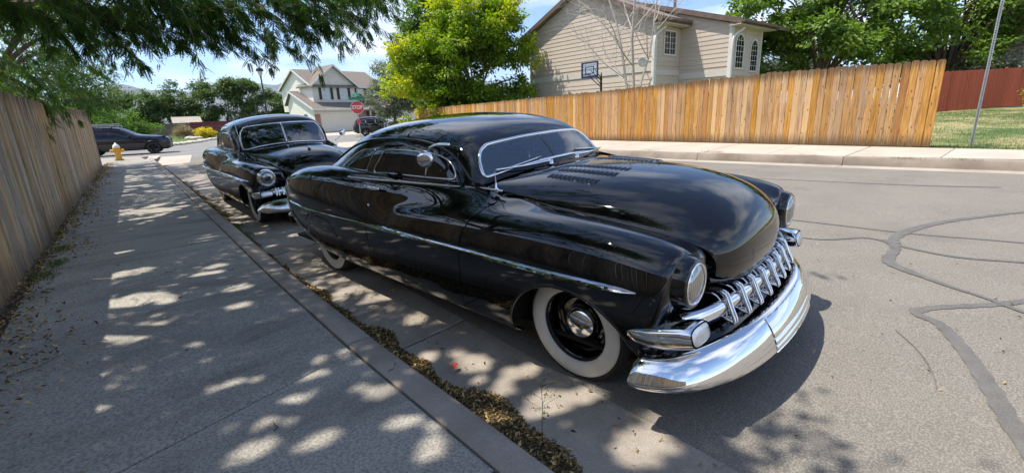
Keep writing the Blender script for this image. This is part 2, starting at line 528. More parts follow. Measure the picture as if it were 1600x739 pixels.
# ------------------------------------------------------------------ the two black coupes
def body_net():
    """rows nose -> tail, columns sill -> crown -> centre; (x, half width, z)"""
    rows = []
    def row(x, pts, xs=None):
        rows.append([((x if xs is None or xs[i] is None else xs[i]), p[0], p[1]) for i, p in enumerate(pts)])
    row(.4, [(.46, .40), (.48, .42), (.49, .46), (.50, .50), (.50, .54), (.50, .57), (.49, .585), (.48, .59), (.45, .585), (.42, .58), (.35, .57), (.2, .57), (0, .57)],
        [.30, .32, .36, .38, .39, .40, .41, .41, .41, .41, .40, .40, .40])
    row(.5, [(.56, .40), (.62, .42), (.66, .48), (.68, .53), (.69, .58), (.68, .62), (.65, .645), (.61, .65), (.555, .635), (.495, .62), (.40, .60), (.2, .59), (0, .59)],
        [.32, .35, .41, .44, .46, .465, .47, .478, .482, .482, .42, .41, .41])
    row(.5, [(.72, .375), (.83, .385), (.865, .48), (.872, .59), (.862, .71), (.81, .80), (.725, .825), (.640, .795), (.57, .755), (.50, .742), (.42, .66), (.2, .60), (0, .60)],
        [.36, .385, .43, .46, .485, .495, .505, .505, .495, .492, .44, .42, .42])
    row(.40, [(.76, .32), (.865, .32), (.905, .45), (.915, .59), (.90, .72), (.845, .83), (.745, .862), (.650, .845), (.58, .815), (.515, .80), (.43, .70), (.2, .66), (0, .66)])
    row(.25, [(.78, .28), (.885, .28), (.925, .43), (.935, .59), (.925, .735), (.87, .855), (.765, .892), (.67, .875), (.60, .845), (.535, .832), (.42, .73), (.2, .72), (0, .72)])
    row(.05, [(.80, .20), (.90, .205), (.940, .40), (.950, .60), (.942, .75), (.885, .875), (.775, .915), (.69, .90), (.62, .868), (.555, .855), (.44, .76), (.2, .75), (0, .75)])
    row(-.25, [(.80, .195), (.905, .20), (.945, .40), (.957, .62), (.950, .765), (.895, .882), (.79, .925), (.70, .915), (.64, .885), (.58, .878), (.46, .80), (.2, .79), (0, .79)])
    row(-.55, [(.80, .195), (.905, .20), (.945, .40), (.957, .63), (.947, .765), (.90, .865), (.82, .918), (.735, .925), (.67, .93), (.60, .90), (.42, .88), (.2, .87), (0, .87)])
    row(-.80, [(.80, .195), (.905, .20), (.945, .40), (.957, .63), (.945, .757), (.905, .845), (.845, .90), (.79, .95), (.74, .99), (.68, 1.005), (.48, 1.02), (.2, 1.03), (0, 1.03)])
    row(-1.1, [(.80, .195), (.905, .20), (.945, .40), (.957, .63), (.945, .75), (.91, .83), (.862, .875), (.825, .94), (.785, 1.0), (.735, 1.015), (.5, 1.0), (.2, 1.0), (0, 1.0)])
    row(-1.38, [(.80, .195), (.905, .20), (.945, .40), (.957, .63), (.947, .745), (.92, .815), (.875, .85), (.842, .92), (.80, 1.005), (.745, 1.02), (.5, 1.0), (.2, 1.0), (0, 1.0)])
    row(-1.54, [(.80, .195), (.905, .20), (.945, .40), (.957, .63), (.947, .74), (.922, .805), (.882, .84), (.852, .92), (.808, 1.01), (.75, 1.02), (.5, 1.0), (.2, 1.0), (0, 1.0)])
    row(-1.61, [(.80, .195), (.905, .20), (.945, .40), (.956, .62), (.938, .715), (.910, .795), (.886, .85), (.860, .93), (.812, 1.01), (.75, 1.02), (.5, 1.0), (.2, 1.0), (0, 1.0)])
    row(-1.72, [(.80, .195), (.905, .20), (.945, .40), (.953, .62), (.937, .72), (.915, .80), (.893, .87), (.868, .95), (.815, 1.02), (.75, 1.025), (.5, 1.0), (.2, 1.0), (0, 1.0)])
    row(-2.05, [(.80, .195), (.905, .20), (.945, .40), (.952, .61), (.943, .73), (.930, .84), (.908, .925), (.868, 1.0), (.81, 1.04), (.75, 1.03), (.5, 1.0), (.2, 1.0), (0, 1.0)])
    row(-2.5, [(.80, .195), (.905, .20), (.945, .40), (.958, .62), (.957, .76), (.945, .885), (.915, .98), (.85, 1.045), (.77, 1.06), (.70, 1.03), (.5, 1.0), (.2, 1.0), (0, 1.0)])
    row(-2.95, [(.80, .215), (.90, .22), (.942, .40), (.958, .61), (.960, .77), (.945, .90), (.90, 1.0), (.81, 1.055), (.70, 1.05), (.61, 1.01), (.45, 1.0), (.2, 1.0), (0, 1.0)])
    row(-3.3, [(.79, .29), (.88, .295), (.925, .44), (.945, .61), (.945, .77), (.925, .90), (.87, .99), (.765, 1.03), (.65, 1.01), (.55, .985), (.4, 1.0), (.2, 1.01), (0, 1.01)])
    row(-3.65, [(.74, .33), (.83, .34), (.88, .46), (.90, .61), (.90, .76), (.875, .88), (.81, .96), (.70, .985), (.60, .965), (.5, .955), (.35, .965), (.2, .97), (0, .97)])
    row(-3.95, [(.64, .37), (.735, .38), (.79, .48), (.81, .61), (.808, .735), (.78, .835), (.715, .895), (.62, .905), (.53, .885), (.45, .875), (.32, .88), (.2, .885), (0, .885)])
    row(-4.16, [(.50, .40), (.60, .41), (.66, .50), (.68, .61), (.675, .70), (.64, .77), (.58, .81), (.50, .815), (.43, .80), (.36, .79), (.26, .79), (.15, .79), (0, .79)])
    row(-4.22, [(.30, .44), (.36, .45), (.42, .52), (.44, .61), (.43, .66), (.40, .70), (.36, .72), (.31, .725), (.26, .72), (.22, .72), (.16, .72), (.1, .72), (0, .72)])
    return np.array(rows)

def roof_net(chop):
    R = [
     [(-.95, .765, .99), (-.92, .735, .995), (-.885, .69, 1.0), (-.85, .58, 1.02), (-.82, .40, 1.04), (-.80, .2, 1.05), (-.795, 0, 1.05)],
     [(-1.02, .76, 1.0), (-.97, .728, 1.05), (-.93, .675, 1.08), (-.90, .57, 1.11), (-.875, .4, 1.125), (-.86, .2, 1.135), (-.855, 0, 1.135)],
     [(-1.12, .745, 1.0), (-1.08, .712, 1.10), (-1.035, .645, 1.195), (-1.01, .52, 1.245), (-1.0, .37, 1.275), (-.99, .2, 1.285), (-.99, 0, 1.285)],
     [(-1.3, .735, 1.0), (-1.24, .712, 1.14), (-1.2, .665, 1.255), (-1.18, .52, 1.330), (-1.17, .35, 1.352), (-1.17, .18, 1.365), (-1.17, 0, 1.37)],
     [(-1.5, .735, 1.0), (-1.5, .712, 1.16), (-1.5, .672, 1.285), (-1.5, .54, 1.365), (-1.5, .35, 1.40), (-1.5, .18, 1.415), (-1.5, 0, 1.42)],
     [(-1.9, .735, 1.0), (-1.9, .712, 1.17), (-1.9, .670, 1.295), (-1.9, .54, 1.37), (-1.9, .35, 1.405), (-1.9, .18, 1.42), (-1.9, 0, 1.425)],
     [(-2.3, .730, 1.0), (-2.3, .700, 1.16), (-2.3, .645, 1.275), (-2.3, .52, 1.345), (-2.3, .34, 1.38), (-2.3, .18, 1.395), (-2.3, 0, 1.40)],
     [(-2.66, .72, 1.0), (-2.65, .665, 1.125), (-2.64, .585, 1.225), (-2.64, .47, 1.285), (-2.64, .33, 1.32), (-2.64, .17, 1.335), (-2.64, 0, 1.34)],
     [(-3.0, .68, 1.0), (-2.97, .615, 1.07), (-2.95, .54, 1.13), (-2.94, .44, 1.18), (-2.94, .31, 1.22), (-2.94, .16, 1.235), (-2.94, 0, 1.24)],
     [(-3.28, .60, .99), (-3.24, .55, 1.01), (-3.2, .48, 1.03), (-3.19, .40, 1.065), (-3.19, .28, 1.10), (-3.19, .15, 1.115), (-3.19, 0, 1.12)],
     [(-3.45, .5, .975), (-3.42, .46, .975), (-3.4, .4, .98), (-3.4, .33, .985), (-3.4, .24, .99), (-3.4, .12, .99), (-3.4, 0, .99)]]
    R = np.array(R)
    if not chop:
        fz = np.array([1, 1.5, 1.60, 1.46, 1.34, 1.31, 1.36, 1.46, 1.6, 1.5, 1.0])[:, None]
        R[..., 2] = 1.0 + (R[..., 2] - 1.0) * fz
        R[..., 1] *= np.where(R[..., 2] > 1.12, 1.07, 1.0)
        R[0:4, :, 0] += np.array([0, .0, .03, .05])[:, None]
        R[7:9, :, 0] -= .12
    return R

def hood_net():
    rows = []
    # x at edge, x at centre, half width, z edge, z centre
    prof = [(-.82, -.72, .675, 1.00, 1.055), (-.60, -.58, .645, .960, 1.072), (-.35, -.35, .61, .905, 1.075), (-.05, -.05, .575, .870, 1.064),
            (.18, .20, .55, .845, 1.033), (.35, .40, .52, .812, .972), (.44, .525, .485, .775, .885), (.488, .588, .460, .735, .785), (.502, .602, .447, .680, .665), (.490, .572, .432, .627, .565)]
    for xe, xc, w, ze, zc in prof:
        r = []
        for f, g, h in ((1.0, 0.0, 0.0), (.99, .08, .05), (.93, .32, .28), (.75, .70, .68), (.44, .95, .94), (.15, 1.0, 1.0), (0.0, 1.0, 1.0)):
            r.append((xe + (xc - xe) * h, w * f, ze + (zc - ze) * g))
        rows.append(r)
    return np.array(rows)

DOOR = [(-.62, 1.045), (-.66, .95), (-.745, .86), (-.80, .78), (-.82, .66), (-.845, .45), (-.86, .245), (-1.4, .24), (-1.93, .245), (-1.955, .45), (-1.955, .66), (-1.90, .85), (-1.86, .96), (-1.85, 1.045), (-1.3, 1.03)]
SKIRT = [(-3.16, .47), (-3.14, .555), (-3.05, .605), (-2.85, .628), (-2.65, .617), (-2.56, .57), (-2.50, .48), (-2.44, .38), (-2.36, .20), (-2.6, .18), (-3.0, .18), (-3.26, .20), (-3.2, .36)]
WIN_DOOR = [(-2.085, 1.035), (-1.9, 1.033), (-1.5, 1.033), (-1.12, 1.038), (-1.065, 1.05), (-1.075, 1.085), (-1.13, 1.135), (-1.22, 1.172), (-1.34, 1.193), (-1.62, 1.205), (-1.88, 1.205), (-1.945, 1.19), (-1.985, 1.15)]
WIN_QTR = [(-2.66, 1.035), (-2.45, 1.035), (-2.225, 1.035), (-2.20, 1.05), (-2.13, 1.15), (-2.09, 1.20), (-2.14, 1.205), (-2.30, 1.19), (-2.43, 1.155), (-2.56, 1.10), (-2.64, 1.055)]
def arch_poly():
    c, a, b, z0 = -.06, .395, .365, .245
    P = [(c + a * cos(t), z0 + b * sin(t)) for t in np.linspace(0, pi, 25)]
    return P + [(c - a, .0), (c + a, .0)]

def make_wheel(parent, x, v, z, side, name='wheel'):
    """side -1: outer face towards -y"""
    w = obj(name, MB().lathe([(.02, -.045), (.09, -.05), (.135, -.035), (.15, -.012), (.165, -.012), (.185, -.03), (.19, .0), (.193, .02), (.205, .03)], 40, 'y').mesh('wheel', 'paint', 'auto'), parent)
    w.location = (x, v, z)
    w.rotation_euler = (0, 0, 0 if side > 0 else pi)
    tyre = [(.195, .02), (.207, .045), (.222, .055), (.30, .052), (.316, .035), (.324, .01), (.325, -.03), (.325, -.08), (.318, -.12), (.29, -.145), (.21, -.14), (.195, -.12)]
    t = obj('tyre', MB().lathe(tyre, 48, 'y').mesh('tyre', 'rubber', 'auto'), w)
    obj('whitewall', MB().lathe([(.200, .046), (.205, .058), (.220, .0625), (.250, .064), (.275, .061), (.2855, .0565), (.2875, .048)], 56, 'y').mesh('whitewall', 'whitewall', True), w)
    cap = [(.0, .030), (.035, .028), (.065, .021), (.088, .008), (.100, -.010), (.104, -.03)]
    obj('hubcap', MB().lathe(cap, 40, 'y').mesh('hubcap', 'chrome', True), w)
    return w

def sweep(mb, path, prof, closed_prof=True, cap=True):
    """path: (x,y) plan points; prof: list of (outward, z) offsets; outward = left-hand normal flipped to +x"""
    m = len(path); k = len(prof); V = []; F = []
    P = np.asarray(path, float)
    for i in range(m):
        t = P[min(i + 1, m - 1)] - P[max(i - 1, 0)]; t /= np.linalg.norm(t) + 1e-12
        nrm = np.array([t[1], -t[0]])
        for (o, z) in prof: V.append((P[i][0] + nrm[0] * o, P[i][1] + nrm[1] * o, z))
    for i in range(m - 1):
        for j in range(k if closed_prof else k - 1):
            a = i * k + j; b = i * k + (j + 1) % k
            F.append((a, b, b + k, a + k))
    if cap and closed_prof:
        F.append(tuple(range(k - 1, -1, -1))); F.append(tuple((m - 1) * k + j for j in range(k)))
    mb.add(V, F); return mb

def ss_(a, b, x): t = np.clip((x - a) / (b - a), 0, 1); return t * t * (3 - 2 * t)
def classic_car(label, group, chop):
    root = thing('classic_car', label, 'car', group=group)
    q = 1.0 if chop else 0.6
    HN = sheet(mirror_cols(hood_net()), int(200 * q), int(160 * q))
    side = lambda s: (lambda C: (C[:, 1] * s > .55))
    # body shell, doors, skirts
    BG = sheet(mirror_cols(body_net()), int(420 * q), int(230 * q))
    # draw the fender tops up flush with the hood's edge
    ed = HN[:, -1]                                        # left edge of the hood, cowl -> lip
    k_ = int(np.argmax(ed[:, 0])); ex_, ev_, ez_ = ed[:k_, 0], ed[:k_, 1], ed[:k_, 2]
    for i in range(BG.shape[0]):
        row = BG[i]; xm = row[:, 0].mean()
        if xm < -.72 or xm > .50: continue
        fade = float(ss_(-.72, -.55, xm) * (1 - ss_(.40, .50, xm)))
        for s in (-1, 1):
            v = row[:, 1] * s
            up = (row[:, 2] > .70) & (v > .05)
            if up.sum() < 4: continue
            ve, ze = np.interp(xm, ex_, ev_), np.interp(xm, ex_, ez_)
            o = np.argsort(v[up]); zb = np.interp(ve + .004, v[up][o], row[up, 2][o])
            w = 1 - ss_(ve, ve + .16, v)
            BG[i, :, 2] += np.where(up, (ze - .003 - zb) * w * fade, 0)
    G = Grid(BG)
    for s, base in ((-1, 10), (1, 20)):
        mk = side(s)
        G.cut(99, arch_poly(), [0, 2], lambda C, mk=mk: mk(C) & (C[:, 2] < .66))
        G.cut(base + 1, DOOR, [0, 2], lambda C, s=s: (C[:, 1] * s > .72), gap=.004, over=[0])
        G.cut(base + 2, SKIRT, [0, 2], lambda C, mk=mk: mk(C), gap=.0045, over=[0])
    Cc = G.P[G.F].mean(1)
    cabin = (Cc[:, 0] < -1.0) & (Cc[:, 0] > -2.95) & (np.abs(Cc[:, 1]) < .70) & (Cc[:, 2] > .9)
    G.lab[cabin] = 98
    obj('body', G.mesh('body', 0, 'paint'), root)
    for base in (10, 20):
        obj('door', G.mesh('door', base + 1, 'paint'), root)
        obj('fender_skirt', G.mesh('fender_skirt', base + 2, 'paint'), root)
    # roof with its window openings and panes
    T = Grid(sheet(mirror_cols(roof_net(chop)), int(300 * q), int(200 * q)))
    zf = (lambda z: z) if chop else (lambda z: 1.0 + (z - 1.0) * 1.50)
    dx = 0.0 if chop else -.05
    wd = [(x, zf(z)) for x, z in WIN_DOOR]; wq = [(x, zf(z)) for x, z in WIN_QTR]
    hz = [(0, 1.088), (.2, 1.086), (.40, 1.075), (.55, 1.055), (.612, 1.048), (.625, 1.07), (.605, 1.13), (.565, 1.185), (.515, 1.218), (.44, 1.236), (.2, 1.250), (0, 1.252)]
    half = [(y, zf(z)) for y, z in hz] if chop else [(0, 1.085), (.2, 1.082), (.4, 1.068), (.56, 1.045), (.635, 1.04), (.655, 1.065), (.655, 1.16), (.635, 1.27), (.59, 1.345), (.51, 1.385), (.2, 1.405), (0, 1.407)]
    ws = half + [(-y, z) for y, z in half[-2:0:-1]]
    front = lambda C: C[:, 0] > (-1.12 if chop else -1.16)
    rear = lambda C: C[:, 0] < -2.6
    bl = [(-.36, zf(1.09)), (.36, zf(1.09)), (.40, zf(1.12)), (.36, zf(1.185)), (.25, zf(1.21)), (-.25, zf(1.21)), (-.36, zf(1.185)), (-.40, zf(1.12))]
    T.cut(5, ws, [1, 2], front)
    T.cut(6, bl, [1, 2], rear)
    labs = []
    for s, b in ((-1, 30), (1, 40)):
        mk = lambda C, s=s: (C[:, 1] * s > .45)
        T.cut(b + 1, wd, [0, 2], mk); T.cut(b + 2, wq, [0, 2], mk)
    rf = obj('roof', T.mesh('roof', 0, 'paint'), root)
    obj('headliner', T.mesh('headliner', 0, 'headliner', inset=-.022 if False else .0), root) if False else None
    obj('windshield', T.mesh('windshield', 5, 'glass'), root)
    obj('rear_window', T.mesh('rear_window', 6, 'glass_dark' if chop else 'glass'), root)
    gk = 'glass_dark' if chop else 'glass'
    for b in (30, 40):
        obj('door_window', T.mesh('door_window', b + 1, gk), root)
        obj('quarter_window', T.mesh('quarter_window', b + 2, gk), root)
    # bright frames round the glass
    def frame(name, poly, ax, mask, r, mat='chrome', flat=1.0, parent=root):
        P = T.onto(catmull(poly, 5, True), ax, mask)
        return MB().tube(P, r, 8, closed=True).build(name, mat, parent, True)
    frame('windshield_trim', ws, [1, 2], front, .0115 if chop else .012)
    if not chop:
        c = T.onto([(0.0, z) for z in np.linspace(1.085, 1.407, 8)], [1, 2], front)
        MB().tube(c + np.array([.006, 0, 0]), .013, 8).build('windshield_bar', 'chrome', root, True)
    else:
        c = T.onto([(0.0, zf(z)) for z in np.linspace(1.09, 1.25, 8)], [1, 2], front)
        MB().tube(c + np.array([.001, 0, 0]), .004, 6).build('windshield_seam', 'black_trim', root, True)
    frame('rear_window_trim', bl, [1, 2], rear, .009)
    for s in (-1, 1):
        mk = lambda C, s=s: (C[:, 1] * s > .45)
        frame('door_window_frame', wd, [0, 2], mk, .0065, 'chrome_soft')
        frame('quarter_window_frame', wq, [0, 2], mk, .006, 'chrome_soft')
        c = T.onto([(x, zf(z)) for x, z in zip(np.linspace(-1.385, -1.355, 6), np.linspace(1.036, 1.192, 6))], [0, 2], mk)
        MB().tube(c + np.array([0, s * .002, 0]), .0075, 8).build('vent_window_bar', 'chrome_soft', root, True)
        # drip rail
        dr = [(-3.02, 1.055), (-2.85, 1.12), (-2.64, 1.195), (-2.4, 1.245), (-2.13, 1.275), (-1.71, 1.283), (-1.4, 1.26), (-1.17, 1.2), (-1.02, 1.11), (-.93, 1.035)]
        c = T.onto([(x, zf(z)) for x, z in catmull(dr, 5)], [0, 2], mk)
        MB().tube(c + np.array([0, s * .004, .002]), .0075, 6).build('drip_rail', 'paint', root, True)
        # belt moulding
        mb_ = lambda C, s=s: (C[:, 1] * s > .7)
        bp = G.onto([(x, 1.0 - .008 * max(0, (x + 1.0) / .35) - .0 * x) for x in np.linspace(-2.25, -.655, 40)], [0, 2], mb_) + np.array([0, s * .003, .003])
        ker = np.ones(5) / 5
        for k in (1, 2): bp[2:-2, k] = np.convolve(bp[:, k], ker, 'valid')
        MB().tube(bp, .0085, 8).build('belt_moulding', 'chrome_soft', root, True)
        # side strip with pointed front end and studs
        mk2 = lambda C, s=s: (C[:, 1] * s > .6) & (C[:, 2] < .85)
        xs = np.linspace(-3.52, .335, 60)
        cpt = G.onto([(x, .672 if x > -3.2 else .672 + (-3.2 - x) * .05) for x in xs], [0, 2], mk2)
        wv = np.interp(xs, [-3.52, -3.3, .10, .25, .335], [.007, .0165, .018, .016, .003])
        m = MB(); V = []; F = []
        for i, p in enumerate(cpt):
            h = wv[i]; d = .016 * min(1, h / .012)
            V += [(p[0], p[1] - s * .004, p[2] + h), (p[0], p[1] + s * d * .75, p[2] + h * .62), (p[0], p[1] + s * d * .45, p[2] + h * .1), (p[0], p[1] + s * d, p[2] - h * .35), (p[0], p[1] + s * d * .6, p[2] - h * .8), (p[0], p[1] - s * .004, p[2] - h)]
        for i in range(len(cpt) - 1):
            for k in range(5): F.append((i * 6 + k, i * 6 + k + 1, (i + 1) * 6 + k + 1, (i + 1) * 6 + k))
        st = m.add(V, F).build('side_moulding', 'chrome', root, 'auto')
        if s < 0 and chop:
            sm = MB().box((0, 0, 0), (.012, .006, .012)).mesh('stud', 'black_trim')
            for xk in (-.60, -.42, -.25, -.09, .06, .2):
                c = G.onto([(xk, .676)], [0, 2], mk2)[0]
                obj('stud', sm, st, (c[0], c[1] + s * .0125, c[2]))
        # wheel arch lip, inner well
        ap = [p for p in arch_poly() if p[1] > .24]
        mk3 = lambda C, s=s: (C[:, 1] * s > .6)
        c = G.onto(ap, [0, 2], mk3)
        MB().tube(c - np.array([0, s * .006, 0]), .010, 8).build('arch_lip', 'paint', root, True)
        wl_ = MB()
        hc = [(-.06 + .43 * cos(a), .26 + .40 * sin(a)) for a in np.linspace(0, pi, 19)]
        y0_, y1_ = (.5, .9) if s > 0 else (-.9, -.5)
        wl_.add([(x, y0_, z) for x, z in hc] + [(x, y1_, z) for x, z in hc], [(i, i + 1, i + 20, i + 19) for i in range(18)])
        MB().box((-.06, s * .53, .45), (.9, .02, .5)).build('inner_fender', 'black_matt', root); MB().box((-3.0, s * .53, .45), (.9, .02, .5)).build('inner_fender', 'black_matt', root)
        wl_.build('wheel_well', 'black_matt', root)
        make_wheel(root, -.10 if chop else -.06, s * (.745 if chop else .79), .318, s)
        make_wheel(root, -3.03, s * .745, .318, s)
    # seams: hood edge line comes from the two sheets; fender seam behind the headlight
    hg = Grid(HN)
    obj('hood', hg.mesh('hood', 0, 'paint'), root)
    # nose panel below the hood lip
    yv = np.linspace(-1, 1, 41); rows = []
    for k, (zz, dxx, wd_) in enumerate([(.575, -.03, .43), (.552, -.018, .432), (.538, -.010, .434), (.522, -.016, .436), (.512, -.05, .436), (.525, -.12, .436)]):
        rows.append([(.488 + .082 * (1 - abs(t) ** 2.3) + dxx, t * wd_ * 1.03, zz + .06 * t * t) for t in yv])
    g = Grid(sheet(np.array(rows), 24, 60)); obj('nose_panel', g.mesh('nose_panel', 0, 'paint'), root)
    # fender inner fronts between nose panel and headlights come from the body sheet; dark cavity behind the grille
    cv = MB()
    cv.box((.30, 0, .50), (.03, 1.30, .34)); cv.box((.40, 0, .675), (.2, .80, .02)); cv.box((-1.85, 0, .215), (4.3, 1.5, .02))
    cv.box((-.2, 0, .45), (.9, 1.06, .3)); cv.box((-3.4, 0, .45), (1.2, 1.0, .3))
    cv.build('underbody', 'black_matt', root)
    pan = []
    for (x, z) in [(.30, .30), (.34, .385), (.42, .41), (.54, .385), (.62, .33), (.66, .25)]:
        pan.append([(x - .10 * t * t - (.08 * t ** 6), t * .80, z - .01 * t * t) for t in np.linspace(-1, 1, 11)])
    g = Grid(sheet(np.array(pan), 24, 50)); obj('front_apron', g.mesh('front_apron', 0, 'paint'), root)
    # headlights
    for s in (-1, 1):
        hz_ = .69 if chop else .70
        bz = MB().lathe([(.128, .36), (.1265, .43), (.122, .478), (.114, .508), (.102, .521), (.096, .519), (.092, .508)], 44, 'x', (0, s * .72, hz_)).build('headlight', 'paint' if chop else 'chrome', root, True)
        MB().lathe([(.096, .508), (.0925, .5225), (.0875, .520), (.086, .508)], 44, 'x', (0, s * .72, hz_)).build('headlight_rim', 'chrome', bz, True)
        MB().lathe([(.0005, .537), (.03, .536), (.055, .531), (.075, .523), (.087, .513)], 44, 'x', (0, s * .72, hz_)).build('headlight_lens', 'lens_glass', bz, True)
        MB().lathe([(.0005, .440), (.025, .445), (.05, .462), (.072, .488), (.0865, .510)], 44, 'x', (0, s * .72, hz_)).build('reflector', 'reflector', bz, True)
        MB().lathe([(.0005, .492), (.012, .490), (.016, .478), (.012, .445)], 16, 'x', (0, s * .72, hz_)).build('bulb', 'sign_bulb', bz, True)
        fl = MB()
        for k in range(-5, 6):
            yy = k * .0145; hh = math.sqrt(max(0, .080 ** 2 - yy ** 2))
            fl.tube([(.5285 - (yy * yy + zz_ * zz_) * 2.4, s * .72 + yy, hz_ + zz_) for zz_ in np.linspace(-hh, hh, 7)], .0012, 4)
        fo = fl.build('lens_flute', 'lens', bz, True); fo['kind'] = 'stuff'
    # turn-signal pods: teardrop shells with a ribbed lens on the front
    for s in (-1, 1):
        secs = [(.285, .905, .470, .004, .004), (.30, .90, .470, .022, .020), (.34, .887, .470, .042, .036), (.40, .868, .472, .058, .047), (.47, .835, .480, .074, .055), (.53, .80, .488, .084, .052), (.565, .785, .494, .088, .047), (.573, .785, .494, .085, .043)]
        V = []; F = []; n = 28
        for (x, y, z, ry, rz_) in secs:
            for k in range(n):
                a = 2 * pi * k / n
                e = .58
                yy = ry * np.sign(cos(a)) * abs(cos(a)) ** e; zz = rz_ * np.sign(sin(a)) * abs(sin(a)) ** e
                xx = x - .004 * (yy / .08) * min(1, max(0, (x - .28) / .2)) - .018 * (zz / .06) * min(1, max(0, (x - .45) / .1))
                V.append((xx, s * (y + yy), z + zz))
        for i in range(len(secs) - 1):
            for k in range(n):
                a, b = i * n + k, i * n + (k + 1) % n; F.append((a, b, b + n, a + n))
        F.append(tuple(range(n)))
        pod = MB().add(V, F).build('turn_signal', 'chrome', root, True)
        V = []; F = []
        for (sc_, dd) in ((.90, .001), (.84, .005), (.5, .008), (.02, .009)):
            for k in range(n):
                a = 2 * pi * k / n; e = .58
                yy = .083 * sc_ * np.sign(cos(a)) * abs(cos(a)) ** e; zz = .041 * sc_ * np.sign(sin(a)) * abs(sin(a)) ** e
                V.append((.573 + dd - .004 * (yy / .08) - .018 * (zz / .06), s * (.785 + yy), .494 + zz))
        for i in range(3):
            for k in range(n):
                a, b = i * n + k, i * n + (k + 1) % n; F.append((a, b, b + n, a + n))
        MB().add(V, F).build('signal_lens', 'lens', pod, True)
    # grille bar with its teeth
    plan = catmull([(.47, -.74), (.515, -.64), (.555, -.48), (.582, -.26), (.592, 0), (.582, .26), (.555, .48), (.515, .64), (.47, .74)], 8)
    oval = [(.032 * cos(a), .490 + .046 * sin(a)) for a in np.linspace(0, 2 * pi, 20, endpoint=False)]
    bar = sweep(MB(), [(x - .01, y) for x, y in plan], oval).build('grille_bar', 'chrome', root, True)
    tm = MB()
    for dv in (-.011, .011):
        tm.tube(catmull([(-.10, dv * .7, .058), (-.03, dv, .066), (-.006, dv, .062), (.006, dv, .048), (.030, dv, -.008), (.053, dv, -.058), (.046, dv, -.070), (-.03, dv * .8, -.052)], 5), .0072, 8)
    tm.tube(catmull([(-.08, 0, .052), (-.015, 0, .050), (.034, 0, -.045), (-.02, 0, -.055)], 4), .008, 8, flat=.6)
    for dv in (-.036, .036):
        tm.tube(catmull([(-.09, dv * 1.2, .054), (-.03, dv * .95, .052), (.020, dv * .6, -.03), (-.02, dv * .5, -.055)], 4), .0055, 6)
    tme = tm.mesh('grille_tooth', 'chrome', True)
    for v in ((-.47, -.335, -.20, -.065, .07, .205, .34, .475) if chop else np.linspace(-.63, .63, 16)):
        xb = np.interp(v, [p[1] for p in plan], [p[0] for p in plan])
        t = obj('grille_tooth', tme, root, (xb + .002, v, .503))
        t.rotation_euler = (0, 0, v * .28)
        if not chop: t.scale = (.85, 1.5, .8)
    # front bumper and its ribbed centre guard
    bpl = catmull([(.33, -.925), (.38, -.915), (.475, -.86), (.565, -.74), (.64, -.56), (.69, -.32), (.705, 0), (.69, .32), (.64, .56), (.565, .74), (.475, .86), (.38, .915), (.33, .925)], 8)
    if not chop: bpl = np.array([p for p in bpl if abs(p[1]) < .885])
    bprof = catmull([(-.055, .462), (-.03, .480), (-.002, .470), (.022, .437), (.044, .390), (.060, .340), (.066, .305), (.060, .280), (.040, .262), (.0, .256), (-.035, .262), (-.045, .29), (-.045, .37)], 4, True)
    zs = np.array([1 - .30 * max(0, (abs(y) - .5) / .435) ** 1.6 for _, y in bpl]); ne = 9; ee = np.sin(np.linspace(.18, 1, ne) * pi / 2) ** .6; zs[:ne] *= ee; zs[-ne:] *= ee[::-1]
    m = MB(); sweep(m, bpl, [tuple(p) for p in bprof]); k = len(bprof)
    V = np.array(m.V); V = V.reshape(len(bpl), k, 3)
    V[..., 2] = .285 + (V[..., 2] - .345) * zs[:, None] * .86
    m.V = [tuple(p) for p in V.reshape(-1, 3)]
    bump = m.build('front_bumper', 'chrome', root, 'auto')
    gp = [p for p in catmull([(.692, -.30), (.704, -.15), (.708, 0), (.704, .15), (.692, .30)], 6)]
    gprof = [(o - .004, .285 + (z - .345) * .86) for o, z in [(-.02, .470), (.004, .474), (.030, .440), (.052, .394), (.056, .384), (.050, .378), (.060, .366), (.068, .345), (.062, .338), (.071, .328), (.076, .308), (.069, .301), (.074, .292), (.066, .272), (.044, .253), (.0, .248)]]
    gd = sweep(MB(), gp, gprof).build('bumper_guard', 'chrome', bump, 'auto')
    rb = [p for p in catmull([(-4.26, .0), (-4.25, -.35), (-4.20, -.55), (-4.12, -.68), (-4.04, -.73), (-4.0, -.74)], 8)]
    rb2 = [(x, -y) for x, y in rb][::-1][:-1] + rb
    V = [(x, y, 0) for x, y in rb2]
    rbp = [(-.06 * 0 + o, z) for o, z in [(-.03, .44), (.0, .46), (.035, .44), (.045, .40), (.04, .36), (.02, .335), (-.02, .34)]]
    sweep(MB(), [(x - .07, y) for x, y in rb2[::-1]], rbp).build('rear_bumper', 'chrome', root, 'auto')
    # body-side details
    for s in (-1, 1):
        mk = lambda C, s=s: (C[:, 1] * s > .7)
        h = G.onto([(-1.86, .955)], [0, 2], mk)[0]
        hd = MB().tube(catmull([(-.085, 0, .0), (-.08, s * .03, .002), (-.03, s * .042, .004), (.06, s * .040, .0), (.115, s * .026, -.003)], 4), [.010] * 4 + [.015] * 9 + [.011] * 4, 10).build('door_handle', 'chrome', root, True, tuple(h))
        MB().lathe([(.0, .02), (.014, .016), (.017, .0)], 16, 'y', (-.02, s * .0, -.035)).build('key_lock', 'chrome', hd, True)
        lk = G.onto([(-1.9, .82)], [0, 2], mk)[0]
        MB().lathe([(.0, s * .008), (.011, s * .006), (.014, 0)], 16, 'y', tuple(lk)).build('door_lock', 'chrome', root, True)
